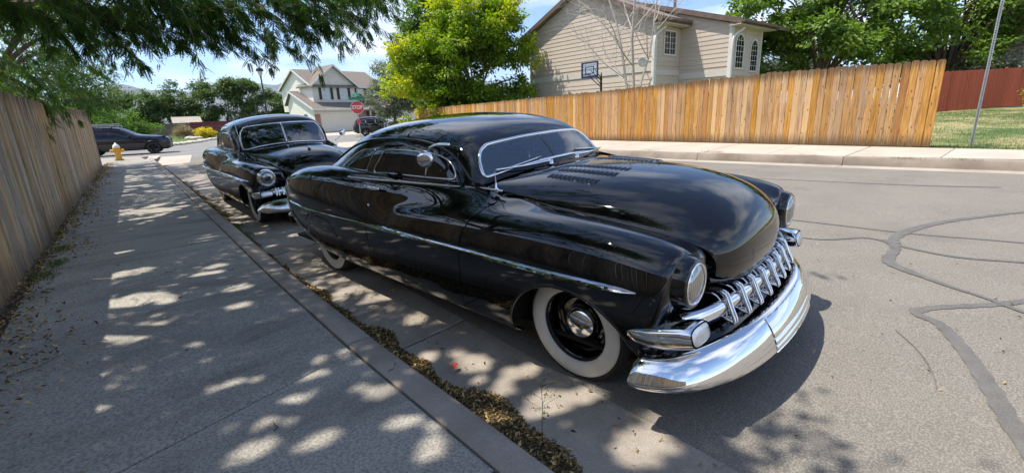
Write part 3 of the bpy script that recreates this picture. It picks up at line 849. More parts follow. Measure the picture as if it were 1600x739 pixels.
    # interior: dash, wheel, bench seats
    MB().tube([(-1.12, -.66, .985), (-1.12, .66, .985)], .07, 12, flat=.7).box((-1.02, 0, .95), (.25, 1.35, .1), bev=.02).build('dashboard', 'dash', root, True)
    sw = MB(); ring = [(0.19 * cos(a), 0.19 * sin(a)) for a in np.linspace(0, 2 * pi, 28, endpoint=False)]
    up = .0 if chop else .04
    cx, cz, tl = -1.33, 1.035 + up, rad(28)
    sw.tube([(cx + b * sin(tl), .34 + a, cz + b * cos(tl)) for a, b in ring], .014, 8, closed=True)
    for a in (0, 2.1, 4.2): sw.tube([(cx, .34, cz), (cx + .19 * sin(a) * sin(tl), .34 + .19 * cos(a), cz + .19 * sin(a) * cos(tl))], .009, 6)
    sw.tube([(cx, .34, cz), (cx + .25, .34, cz - .12)], .025, 8)
    sw.build('steering_wheel', 'black_trim', root, True)
    st = MB()
    st.box((-2.02, 0, .82 + up * .5), (.16, 1.3, .5), bev=.06, rot=Matrix.Rotation(rad(-10), 3, 'Y')); st.box((-1.75, 0, .6), (.5, 1.3, .16), bev=.05)
    st.build('front_seat', 'seat', root, True)
    st = MB(); st.box((-2.72, 0, .86), (.18, 1.2, .42), bev=.06, rot=Matrix.Rotation(rad(-18), 3, 'Y')); st.box((-2.5, 0, .62), (.4, 1.2, .16), bev=.05)
    st.build('rear_seat', 'seat', root, True)
    MB().tube([(-1.12, 0, zf(1.245)), (-1.15, 0, zf(1.22))], .006, 6).box((-1.16, 0, zf(1.205)), (.02, .20, .055), bev=.008).build('rear_view_mirror', 'black_trim', root, True)
    return root, G, T, hg, zf, front

def place_car(root, O, head, roll, pitch=0.0):
    a = rad(head); r = rad(roll)
    F = Vector((-sin(a), -cos(a), 0)); L0 = Vector((-F.y, F.x, 0)); U0 = Vector((0, 0, 1))
    L = L0 * cos(r) + U0 * sin(r); U = U0 * cos(r) - L0 * sin(r)
    if pitch:
        F, U = F * cos(pitch) + U * sin(pitch), U * cos(pitch) - F * sin(pitch)
    m = Matrix.Identity(4)
    for i in range(3): m[i][0], m[i][1], m[i][2], m[i][3] = F[i], L[i], U[i], O[i]
    root.matrix_world = m

# main car
car1, G1, T1, H1, zf1, fr1 = classic_car('chopped glossy black coupe with louvered hood, whitewall tyres and chrome grille teeth, nearest the camera', 'black classic coupes parked along the kerb', True)
place_car(car1, (2.47008912, 1.51635869, 0.03956942), -6.0, 2.7)

def hood_pt(x, y):
    P = H1.P; d = (P[:, 0] - x) ** 2 + (P[:, 1] - y) ** 2
    d = np.where(P[:, 2] < .78, 9, d); j = np.argsort(d)[:4]; w = 1 / (d[j] + 1e-7); w /= w.sum()
    z = (P[j, 2] * w).sum()
    N = np.cross(H1.Pu[j[0]], H1.Pv[j[0]]); N /= np.linalg.norm(N)
    if N[2] < 0: N = -N
    return Vector((x, y, z)), Vector(N)
# hood louvers: each a pressed half-bubble, open at the back
lm = bpy.data.meshes.new('louver')
V = []; F = []
nu_, nv_ = 9, 6
for i in range(nu_):
    t = -1 + 2 * i / (nu_ - 1)
    for j in range(nv_):
        u = j / (nv_ - 1)
        h = .0095 * (1 - abs(t) ** 4) * math.sin(min(1, u * 1.25) * pi / 2)
        V.append((.012 - .024 * u, t * .036, h - .0008))
for i in range(nu_ - 1):
    for j in range(nv_ - 1):
        a = i * nv_ + j; F.append((a, a + 1, a + nv_ + 1, a + nv_))
lm.from_pydata(V, [], F)
lm.polygons.foreach_set('use_smooth', [True] * len(lm.polygons))
lm.materials.append(MATS['paint'])
dm = MB().box((-.0128, 0, .0035), (.0012, .062, .006)).mesh('louver_slot', 'black_matt')
for s in (-1, 1):
    for (y0, x0, nl) in ((.165, -.545, 14), (.285, -.53, 13), (.405, -.52, 11)):
        for k in range(nl):
            p, N = hood_pt(x0 + k * .031, s * (y0 - k * .0012))
            lo = obj('louver', lm, car1)
            xa = (Vector((1, 0, 0)) - N * N.x).normalized(); ya = N.cross(xa)
            mt = Matrix.Identity(4)
            for i in range(3): mt[i][0], mt[i][1], mt[i][2], mt[i][3] = xa[i], ya[i], N[i], p[i]
            lo.matrix_local = mt
            obj('louver_slot', dm, lo)
# hood emblem
p, N = hood_pt(.585, .0)
# wipers
for y0, tip in ((-.10, (-.875, -.56, 1.085)), (.20, (-.875, .62, 1.075))):
    base = Vector((-.78, y0, 1.062))
    w = MB().lathe([(.0, .03), (.014, .028), (.02, .0)], 14, 'z', tuple(base)).tube(catmull([base + Vector((0, 0, .022)), base * .55 + Vector(tip) * .45 + Vector((.035, 0, .012)), Vector(tip) + Vector((.02, 0, .0))], 6), .0075, 8).build('wiper', 'chrome', car1, True)
    bl_ = T1.onto([(y, z) for y, z in zip(np.linspace(y0 * .6 + tip[1] * .4 - .12 * np.sign(tip[1]), tip[1] * .98, 8), np.linspace(1.105, 1.066, 8))], [1, 2], fr1)
    MB().tube(bl_ + np.array([.014, 0, .005]), .0075, 6).build('wiper_blade', 'black_trim', w, True)
    MB().tube(bl_ + np.array([.024, 0, .011]), .005, 6).build('wiper_spine', 'chrome', w, True)
# swan-neck peep mirror on the near side
mirr = MB().lathe([(.0, -.012), (.03, -.011), (.052, -.004), (.056, .004), (.05, .012), (.0, .014)], 36, 'y', (0, 0, 0)).build('side_mirror', 'chrome', car1, True)
mirr.location = (-1.265, -.80, 1.172); mirr.rotation_euler = (rad(0), rad(0), rad(40))
MB().tube(catmull([(-1.245, -.785, 1.215), (-1.215, -.785, 1.245), (-1.175, -.76, 1.262), (-1.13, -.69, 1.255)], 5), [.006] * 5 + [.009] * 6 + [.011] * 5, 10).tube([(-1.262, -.79, 1.172), (-1.245, -.785, 1.22)], .008, 8).build('mirror_arm', 'chrome', car1, True)
# short aerial on the near cowl corner
MB().lathe([(.016, 0), (.014, .018), (.007, .024), (.004, .06), (.0012, .125)], 12, 'z', (-.715, -.70, .985)).build('aerial', 'chrome', car1, True)
# cabin vent-window latch
MB().tube([(-1.30, -.672, 1.05), (-1.285, -.668, 1.085)], .006, 6).build('vent_latch', 'chrome', car1, True)
# steel rod aerial and details of the second car
car2, G2, T2, H2, zf2, fr2 = classic_car('tall-roofed older black coupe with split windshield and chrome headlight rims, parked behind the front car', 'black classic coupes parked along the kerb', False)
place_car(car2, (2.16, 7.60, 0.04), -1.5, 2.7)
MB().tube([(-.72, -.70, 1.0), (-.74, -.72, 1.62)], .003, 6).build('aerial', 'chrome', car2, True)
MB().lathe([(.0, .05), (.02, .045), (.028, .02), (.02, .0)], 14, 'x', (.25, 0, 1.03)).build('hood_ornament', 'chrome', car2, True)
MB().tube(catmull([(-.95, .86, 1.02), (-.93, .93, 1.06), (-.92, .98, 1.12)], 4), .008, 8).lathe([(.0, -.012), (.03, -.01), (.058, 0), (.06, .012), (0, .014)], 24, 'x', (-.92, 1.0, 1.15)).build('side_mirror', 'chrome', car2, True)
# ------------------------------------------------------------------ setting: road, kerbs, pavements, lawns
M('asphalt', (0.155, 0.141, 0.120), c2=(0.200, 0.182, 0.155), rough=0.92, scale=1.3, lo=.3, hi=.7, bump=0.55, bscale=120, speck=(0.40, 0.37, 0.33), speck_scale=125, speck_amt=.55, c3=(0.095, 0.088, 0.08), c3_scale=.9, c3_lo=.54, c3_hi=.78, spec=.25)
M('asphalt_old', (0.17, 0.165, 0.16), c2=(0.23, 0.22, 0.21), rough=0.92, scale=.8, bump=0.4, bscale=60, speck=(0.4, 0.39, 0.37), speck_scale=120, speck_amt=.5, spec=.25)
M('tar', (0.100, 0.092, 0.083), c2=(0.150, 0.139, 0.124), rough=0.62, scale=9, bump=0.3, bscale=90, speck=(0.2, 0.19, 0.18), speck_scale=140, speck_amt=.5)
M('concrete', (0.43, 0.402, 0.352), c2=(0.53, 0.498, 0.438), rough=0.88, scale=2.1, bump=0.35, bscale=110, speck=(0.16, 0.15, 0.135), speck_scale=85, speck_amt=.7, c3=(0.275, 0.255, 0.222), c3_scale=2.1, c3_lo=.42, c3_hi=.66, stretch=(.55, 1.5, 1), rnd=.05, spec=.3)
M('concrete_pan', (0.33, 0.29, 0.245), c2=(0.44, 0.39, 0.33), rough=0.9, scale=2.6, bump=0.45, bscale=90, speck=(0.20, 0.18, 0.16), speck_scale=160, speck_amt=.55, c3=(0.24, 0.205, 0.17), c3_scale=1.7, c3_lo=.5, c3_hi=.7, rnd=.06, spec=.3)
M('kerb', (0.36, 0.315, 0.265), c2=(0.47, 0.42, 0.36), rough=0.9, scale=3.2, bump=0.4, bscale=90, speck=(0.24, 0.2, 0.17), speck_scale=180, speck_amt=.5, c3=(0.27, 0.23, 0.19), c3_scale=2.2, c3_lo=.5, c3_hi=.7, rnd=.07, spec=.3)
M('concrete_far', (0.43, 0.38, 0.315), c2=(0.52, 0.465, 0.395), rough=0.9, scale=1.2, bump=0.25, bscale=60, speck=(0.42, 0.36, 0.3), speck_scale=110, speck_amt=.4, rnd=.05, spec=.3)
M('kerb_far', (0.27, 0.225, 0.18), c2=(0.37, 0.31, 0.255), rough=0.9, scale=1.6, bump=0.3, bscale=60, c3=(0.21, 0.17, 0.135), c3_scale=.9, c3_lo=.45, c3_hi=.65, rnd=.06, spec=.3)
M('gutter_pale', (0.37, 0.325, 0.265), c2=(0.45, 0.40, 0.335), rough=0.9, scale=1.2, bump=0.25, bscale=60, c3=(0.30, 0.26, 0.21), c3_scale=.8, c3_lo=.48, c3_hi=.66, rnd=.05, spec=.3)
M('soil', (0.050, 0.037, 0.027), c2=(0.105, 0.08, 0.058), rough=0.98, scale=6, bump=0.6, bscale=60)
M('gravel_bed', (0.26, 0.23, 0.19), c2=(0.40, 0.36, 0.31), rough=0.95, scale=22, bump=0.6, bscale=50)
M('lawn', (0.055, 0.10, 0.022), c2=(0.10, 0.16, 0.04), rough=0.95, scale=2.2, bump=0.6, bscale=40, c3=(0.33, 0.285, 0.13), c3_scale=.55, c3_lo=.44, c3_hi=.60)
M('lawn_green', (0.06, 0.12, 0.02), c2=(0.11, 0.19, 0.035), rough=0.95, scale=2.2, bump=0.6, bscale=40)
M('dry_ground', (0.20, 0.18, 0.12), c2=(0.27, 0.24, 0.16), rough=0.98, scale=.4)
M('stone', (0.45, 0.39, 0.33), c2=(0.62, 0.56, 0.49), rough=0.9, scale=5, bump=0.4, rnd=.15)

def ss(a, b, x): t = np.clip((x - a) / (b - a), 0, 1); return t * t * (3 - 2 * t)
RX = [0.9, 1.12, 1.60, 3.2, 5.0, 7.0, 9.5, 11.3, 14]
RZ = [-.03, -.022, .004, .078, .115, .125, .115, .09, .09]
def road_z(x, y):
    z = np.interp(x, RX, RZ)
    f = 1 - ss(18, 25, np.asarray(y, float)); return z * f
def right_edge(y):          # asphalt / gutter border on the far side
    return np.interp(y, [-40, -3, .4, 2.0, 4.2, 6.8, 10, 14, 20, 24], [15.2, 12.0, 11.62, 11.32, 10.98, 10.66, 10.42, 10.3, 10.25, 10.25])
# wide ground to the horizon
gv = [(-15000, -9000, -.30), (21000, -9000, -.30), (21000, 18400, -.30), (-15000, 18400, -.30)]
tag(obj('ground', nmesh('ground', gv, np.array([[0, 1, 2, 3]]), 'dry_ground')), kind='structure')
# road sheet
ys = np.concatenate([np.linspace(-40, -4, 10), np.linspace(-3, 12, 61), np.linspace(12.5, 27.5, 31)])
ts = np.linspace(0, 1, 60)
V = []
for y in ys:
    x0, x1 = 1.60, right_edge(y)
    x = x0 + (x1 - x0) * ts
    V.append(np.stack([x, np.full_like(x, y), road_z(x, y) + .0015 * np.sin(x * 9 + y * 4) * 0], 1))
V = np.array(V); a = np.arange(V.shape[0] * 60).reshape(-1, 60)
F = np.stack([a[:-1, :-1], a[:-1, 1:], a[1:, 1:], a[1:, :-1]], -1).reshape(-1, 4)
tag(obj('road', nmesh('road', V.reshape(-1, 3), F, 'asphalt', True)), kind='structure')
cs = [(-120, 27.5, 0), (10.25, 27.5, 0), (160, 27.5, 0), (160, 70, 0), (30, 110, 0), (-120, 110, 0)]
tag(obj('cross_street', nmesh('cross_street', [(x, y, -.006) for x, y, z in cs], [(0, 1, 2, 3, 4, 5)], 'asphalt_old')), kind='structure')

def slab_mesh(name, quad, z, mat, th=.12, ch=.010, zf=None):
    """paving slab with chamfered edges; quad = 4 (x,y) corners anticlockwise"""
    q = np.array(quad, float); c = q.mean(0)
    d = q - c; inner = c + d * (1 - ch * 1.4 / np.linalg.norm(d, axis=1))[:, None]
    zf = zf or (lambda x, y: z)
    V = [(x, y, zf(x, y)) for x, y in inner] + [(x, y, zf(x, y) - ch) for x, y in q] + [(x, y, zf(x, y) - th) for x, y in q]
    F = [(0, 1, 2, 3)]
    for i in range(4):
        j = (i + 1) % 4
        F += [(4 + i, 4 + j, j, i), (8 + i, 8 + j, 4 + j, 4 + i)]
    return nmesh(name, V, F, mat)

# near pavement: slabs between fence and kerb
SZ = .14
walk = tag(obj('sidewalk', nmesh('sidewalk', [(-1.02, -15, SZ - .1), (.77, -15, SZ - .1), (.77, 25.9, SZ - .1), (-1.02, 25.9, SZ - .1)], np.array([[0, 1, 2, 3]]), 'soil')), kind='structure')
J = [(-15, 0), (-13, 0), (-11, 0), (-9, 0), (-7, 0), (-5, 0), (-3, .05), (-1.0, .2), (.10, .26), (1.18, .26), (2.47, .27), (4.24, .09), (6.25, .05), (7.97, .2), (9.72, -.1), (11.6, 0), (13.4, .05), (15.2, .05), (17.0, 0), (18.9, 0), (20.7, 0), (22.5, 0), (24.2, 0), (25.9, 0)]
def cin(y): return np.interp(y, [-9, -1, .1, 1.18, 2.47, 4.24, 11.6, 20.7, 26], [.90, .87, .86, .84, .785, .755, .74, .70, .68])
for i in range(len(J) - 1):
    y0, s0 = J[i]; y1, s1 = J[i + 1]; g = .0075
    xl, xr = -.90, float(cin((y0 + y1) / 2)) - .006
    xa, xb = float(cin(y0)) - .006, float(cin(y1)) - .006
    q = [(xl, y0 - s0 * (xr - xl) + g), (xa, y0 + g), (xb, y1 - g), (xl, y1 - s1 * (xr - xl) - g)]
    t = random.uniform(-.003, .003)
    me = slab_mesh('slab', q, SZ, 'concrete', zf=lambda x, y, t=t, y0=y0: SZ + t + .0012 * x)
    obj('slab', me, walk)
tag(obj('verge', nmesh('verge', [(-1.35, -15, SZ - .015), (-.88, -15, SZ - .02), (-.88, 26, SZ - .02), (-1.35, 26, SZ - .015)], np.array([[0, 1, 2, 3]]), 'soil')), kind='structure')
tag(obj('back_yard', nmesh('back_yard', [(-40, -40, .10), (-1.3, -40, .10), (-1.3, 26.5, .10), (-40, 26.5, .10)], np.array([[0, 1, 2, 3]]), 'soil')), kind='structure')
# near kerb and gutter pan in cast lengths
kerb = tag(obj('kerb', nmesh('kerb', [(.70, -15, -.05), (1.0, -15, -.05), (1.0, 27, -.05), (.70, 27, -.05)], np.array([[0, 1, 2, 3]]), 'soil')), kind='structure')
KY = [-15, -12, -9.6, -6.6, -3.55, -.5, 2.55, 5.6, 8.65, 11.7, 14.75, 17.8, 20.85, 23.9, 26.9]
prof = [(0, -.10), (0, .0), (.018, .008), (.13, .004), (.155, -.014), (.175, -.06), (.20, -.17)]
for i in range(len(KY) - 1):
    V = []; F = []
    yy = np.linspace(KY[i] + .005, KY[i + 1] - .005, 7)
    dz = random.uniform(-.004, .004)
    for y in yy:
        for dx, z in prof: V.append((float(cin(y)) + dx, y, SZ + .004 + dz + z))
    n = len(prof)
    for r in range(6):
        for k in range(n - 1): F.append((r * n + k, r * n + k + 1, (r + 1) * n + k + 1, (r + 1) * n + k))
    F += [tuple(range(n - 1, -1, -1)), tuple(6 * n + k for k in range(n))]
    obj('kerb_length', MB().add(V, F).mesh('kerb_length', 'kerb', 'auto'), kerb)
pan = tag(obj('gutter', nmesh('gutter', [(.85, -15, -.14), (1.7, -15, -.14), (1.7, 27, -.14), (.85, 27, -.14)], np.array([[0, 1, 2, 3]]), 'soil')), kind='structure')
for i in range(len(KY) - 1):
    g = .009 if i in (5, 6) else .005
    q = [(.92, KY[i] + g), (1.635, KY[i] + g + .03), (1.635, KY[i + 1] - g + .03), (.92, KY[i + 1] - g)]
    obj('gutter_length', slab_mesh('gutter_length', q, 0, 'concrete_pan', th=.1, ch=.008, zf=lambda x, y: float(np.interp(x, RX, RZ)) + .006), pan)
# far side: gutter, kerb, pavement, lawn
def strip(name, xa, xb, za, zb, ya, yb, mat, n, part=None, parent=None, th=0):
    yl = np.linspace(ya, yb, n)
    V = []; F = []
    for y in yl:
        V += [(float(xa(y)), y, za(y)), (float(xb(y)), y, zb(y))]
    for i in range(n - 1): F.append((2 * i, 2 * i + 1, 2 * i + 3, 2 * i + 2))
    return nmesh(name, V, F, mat)
cz = lambda v: (lambda y: v)
RY = [-12, -9, -6, -3, 0.05, 3.0, 6.05, 9.1, 12.1, 15.2, 18.2, 21.2, 24.2]
g2 = tag(obj('far_gutter', strip('far_gutter', lambda y: right_edge(y) - .02, lambda y: right_edge(y) + .6, cz(.02), cz(.02), -12, 24.2, 'soil', 40)), kind='structure')
k2 = tag(obj('far_kerb', strip('far_kerb', lambda y: right_edge(y) + .4, lambda y: right_edge(y) + .7, cz(.03), cz(.03), -12, 24.2, 'soil', 40)), kind='structure')
w2 = tag(obj('far_sidewalk', strip('far_sidewalk', lambda y: right_edge(y) + .5, lambda y: 13.9 + 0 * y, cz(.14), cz(.14), -12, 24.2, 'soil', 40)), kind='structure')
fence_x = lambda y: 13.55
for i in range(len(RY) - 1):
    y0, y1 = RY[i] + .006, RY[i + 1] - .006
    e0, e1 = float(right_edge(y0)), float(right_edge(y1))
    obj('gutter_length', slab_mesh('gutter_length', [(e0, y0), (e0 + .46, y0), (e1 + .46, y1), (e1, y1)], 0, 'gutter_pale', zf=lambda x, y: .092 - .0 * x), g2)
    V = []; F = []
    for y, e in ((y0, e0), (y1, e1)):
        for dx, z in ((.44, -.06), (.445, .03), (.475, .135), (.49, .158), (.52, .165), (.66, .166), (.66, .0)): V.append((e + dx, y, .10 + z))
    for k in range(6): F.append((k, k + 1, k + 8, k + 7))
    F += [tuple(range(6, -1, -1)), tuple(range(7, 14))]
    obj('kerb_length', MB().add(V, F).mesh('kerb_length', 'kerb_far', 'auto'), k2)
    for j in (0, 1):
        ya, yb = y0 + (y1 - y0) * j / 2 + .004, y0 + (y1 - y0) * (j + 1) / 2 - .004
        ea, eb = float(right_edge(ya)) + .668, float(right_edge(yb)) + .668
        obj('slab', slab_mesh('slab', [(ea, ya), (13.62, ya), (13.62, yb), (eb, yb)], 0, 'concrete_far', zf=lambda x, y: .265 + .035 * (x - 11.6)), w2)
# lawn on the right, rising away from the pavement
def lawn_z(x, y): return .31 + .30 * ss(13.6, 22, x) + .12 * ss(20, 34, x)
xs = np.linspace(13.56, 48, 50); yl = np.linspace(-30, 30, 60)
V = np.array([[(x, y, lawn_z(x, y) + .02 * math.sin(x * 2.3 + y) * math.sin(y * 1.7)) for y in yl] for x in xs]).reshape(-1, 3)
a = np.arange(50 * 60).reshape(50, 60)
tag(obj('lawn', nmesh('lawn', V, np.stack([a[:-1, :-1], a[1:, :-1], a[1:, 1:], a[:-1, 1:]], -1).reshape(-1, 4), 'lawn', True)), kind='structure')
# corner: gravel strip by the hydrant, sunlit apron, far verge
tag(obj('gravel_strip', nmesh('gravel_strip', [(-9, 25.95, .128), (.55, 25.95, .128), (.45, 29.4, .10), (-9, 29.4, .10)], np.array([[0, 1, 2, 3]]), 'gravel_bed')), kind='structure')
tag(obj('corner_kerb', MB().box((-4.4, 29.6, .04), (10.6, .35, .13), bev=.02).add([(.60, 25.95, .135), (.95, 25.95, .13), (1.25, 29.75, .09), (.80, 29.75, .10)], [(0, 1, 2, 3)]).mesh('corner_kerb', 'concrete_far')), kind='structure')
tag(obj('corner_apron', nmesh('corner_apron', [(.98, 22.6, .012), (1.9, 23.2, .012), (2.6, 29.6, .010), (.9, 29.9, .012)], [(0, 1, 2, 3)], 'concrete_far')), kind='structure')
tag(obj('crossing_apron', nmesh('crossing_apron', [(8.6, 25.0, .03), (13.9, 24.2, .05), (16.5, 30.5, .03), (11.0, 31.5, .012)], [(0, 1, 2, 3)], 'concrete_far')), kind='structure')
tag(obj('driveway', nmesh('driveway', [(15.6, 47.5, .01), (22.5, 46.0, .01), (25.2, 58.5, .10), (18.6, 59.5, .10)], [(0, 1, 2, 3)], 'concrete_far')), kind='structure')
tag(obj('far_lawn', nmesh('far_lawn', [(-60, 40, .06), (1.2, 46.2, .06), (4.2, 50.5, .07), (8.2, 63, .08), (12.5, 74, .1), (14, 130, .3), (-60, 130, .3)], [tuple(range(7))], 'lawn_green')), kind='structure')
tag(obj('house_lawn', nmesh('house_lawn', [(10.5, 46.5, .02), (15.5, 47.6, .02), (18.5, 59.4, .08), (17.5, 80, .1), (13.5, 80, .1)], [tuple(range(5))], 'lawn_green')), kind='structure')
tag(obj('house_lawn', nmesh('house_lawn', [(22.6, 46.0, .02), (40, 43, .02), (46, 75, .1), (25.3, 75, .1), (25.3, 58.5, .09)], [tuple(range(5))], 'lawn')), kind='structure')
# tar seals over the road cracks
def tar_line(pts, w, name='tar_seal', z=.004):
    P = catmull(pts, 10); m = len(P); V = []; F = []
    ws = np.interp(np.linspace(0, 1, m), np.linspace(0, 1, len(w)), w) * 0.62 * (1 + .16 * np.sin(np.arange(m) * 1.7 + len(pts)) * np.random.default_rng(m).uniform(.3, 1, m))
    for i in range(m):
        t = P[min(i + 1, m - 1)] - P[max(i - 1, 0)]; t /= np.linalg.norm(t) + 1e-9
        nn = np.array([-t[1], t[0]]) * ws[i] / 2
        for q in (P[i] + nn, P[i] - nn):
            V.append((q[0], q[1], float(road_z(q[0], q[1])) + z))
    for i in range(m - 1): F.append((2 * i, 2 * i + 1, 2 * i + 3, 2 * i + 2))
    return tag(obj(name, nmesh(name, V, F, 'tar')), kind='structure')
tar_line([(7.9, 6.9), (8.3, 5.2), (8.60, 3.85), (8.91, 2.63), (9.2, 1.45), (9.58, .64), (9.66, .53)], [.05, .06, .06, .08, .12, .16, .05])
tar_line([(5.3, 5.3), (5.55, 3.3), (5.74, 1.93), (5.79, 1.4), (5.85, .81), (6.06, .09), (6.4, -1.5)], [.03, .04, .06, .07, .06, .06, .06], z=.0045)
tar_line([(9.3, -.7), (7.68, .18), (7.18, .43), (6.7, .66), (6.12, .85), (5.59, .92), (5.36, .86)], [.10, .09, .10, .12, .14, .14, .10], z=.005)
tar_line([(4.75, 2.6), (5.0, 1.66), (5.1, 1.36), (5.4, 1.11), (5.33, .88), (5.24, .7), (5.2, .41), (5.35, .06), (5.8, -.9)], [.02, .03, .05, .06, .09, .08, .07, .07, .07], z=.0055)
tar_line([(5.42, .98), (5.2, .84), (4.75, .80), (4.58, .66), (4.50, .55), (4.37, .36), (4.27, .17), (4.14, -.01), (3.8, -.6)], [.09, .12, .15, .15, .10, .07, .06, .06, .06], z=.006)
tar_line([(5.3, -.6), (4.36, .0), (4.14, .15), (3.88, .37), (3.74, .44)], [.10, .10, .09, .10, .10], z=.004)
tar_line([(3.78, .46), (3.68, .42), (3.61, .31), (3.35, .18), (2.99, .04), (2.62, -.09), (2.0, -.35)], [.08, .10, .11, .12, .13, .13, .13], z=.0048)
tar_line([(3.35, .47), (3.15, .33), (2.95, .24), (2.80, .20)], [.008, .012, .012, .006], z=.0052)
# ------------------------------------------------------------------ houses and fences
M('siding_tan', (0.54, 0.455, 0.38), c2=(0.58, 0.49, 0.41), rough=0.75, scale=1.2, rnd=.035)
M('trim_white', (0.66, 0.64, 0.60), c2=(0.72, 0.70, 0.66), rough=0.6, scale=2)
M('band_white', (0.60, 0.56, 0.51), rough=0.7)
M('fascia_brown', (0.12, 0.08, 0.06), c2=(0.16, 0.11, 0.085), rough=0.6, scale=3)
M('shingle_brown', (0.17, 0.135, 0.115), c2=(0.24, 0.195, 0.165), rough=0.95, scale=9, bump=0.5, bscale=40)
M('shingle_tan', (0.165, 0.14, 0.118), c2=(0.225, 0.19, 0.16), rough=0.95, scale=6, bump=0.4, bscale=20)
M('siding_cream', (0.80, 0.755, 0.64), c2=(0.84, 0.80, 0.69), rough=0.75, scale=1)
M('siding_grey', (0.60, 0.57, 0.51), c2=(0.65, 0.62, 0.56), rough=0.75, scale=1)
M('garage_white', (0.66, 0.62, 0.53), rough=0.6)
M('brick', (0.30, 0.12, 0.08), c2=(0.42, 0.20, 0.14), rough=0.9, scale=3, rnd=.2)
M('mortar', (0.42, 0.37, 0.33), rough=0.95)
M('shutter_black', (0.015, 0.014, 0.018), rough=0.5)
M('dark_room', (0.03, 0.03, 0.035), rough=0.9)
M('blind', (0.55, 0.56, 0.56), rough=0.8)
M('cedar', (0.43, 0.222, 0.078), c2=(0.60, 0.348, 0.138), rough=0.82, scale=7, stretch=(1.6, 7, .38), detail=8, bump=0.45, bscale=26, c3=(0.22, 0.10, 0.04), c3_scale=3.4, c3_lo=.50, c3_hi=.72, rnd=.16, rnd_hue=.20, spec=.3)
M('cedar_pale', (0.56, 0.35, 0.16), c2=(0.66, 0.435, 0.22), rough=0.82, scale=7, stretch=(1.6, 7, .38), detail=8, bump=0.4, bscale=26, c3=(0.36, 0.2, 0.1), c3_scale=2.6, c3_lo=.6, c3_hi=.8, rnd=.10, spec=.3)
M('cedar_rust', (0.34, 0.14, 0.045), c2=(0.52, 0.26, 0.09), rough=0.82, scale=7, stretch=(1.6, 7, .38), detail=8, bump=0.4, bscale=26, rnd=.14, spec=.3)
M('cedar_cap', (0.14, 0.105, 0.075), c2=(0.25, 0.19, 0.13), rough=0.9, scale=9, stretch=(2, 6, .6), rnd=.2)
M('old_wood', (0.385, 0.295, 0.20), c2=(0.575, 0.455, 0.32), rough=0.9, scale=8, stretch=(6, 1.6, .35), detail=9, bump=0.5, bscale=30, c3=(0.115, 0.085, 0.06), c3_scale=2.2, c3_lo=.5, c3_hi=.72, rnd=.22, rnd_hue=.25, spec=.2)
M('old_wood_tan', (0.50, 0.32, 0.155), c2=(0.62, 0.43, 0.23), rough=0.9, scale=8, stretch=(6, 1.6, .35), detail=9, bump=0.5, bscale=30, c3=(0.17, 0.12, 0.08), c3_scale=2.2, c3_lo=.5, c3_hi=.72, rnd=.18, spec=.2)
M('red_stain', (0.44, 0.085, 0.04), c2=(0.52, 0.115, 0.055), rough=0.8, scale=5, stretch=(5, 5, .6), bump=0.3, rnd=.12)
M('maroon', (0.14, 0.022, 0.03), c2=(0.18, 0.03, 0.04), rough=0.8, scale=3)
M('brown_fence', (0.115, 0.083, 0.07), c2=(0.15, 0.11, 0.095), rough=0.85, scale=3)

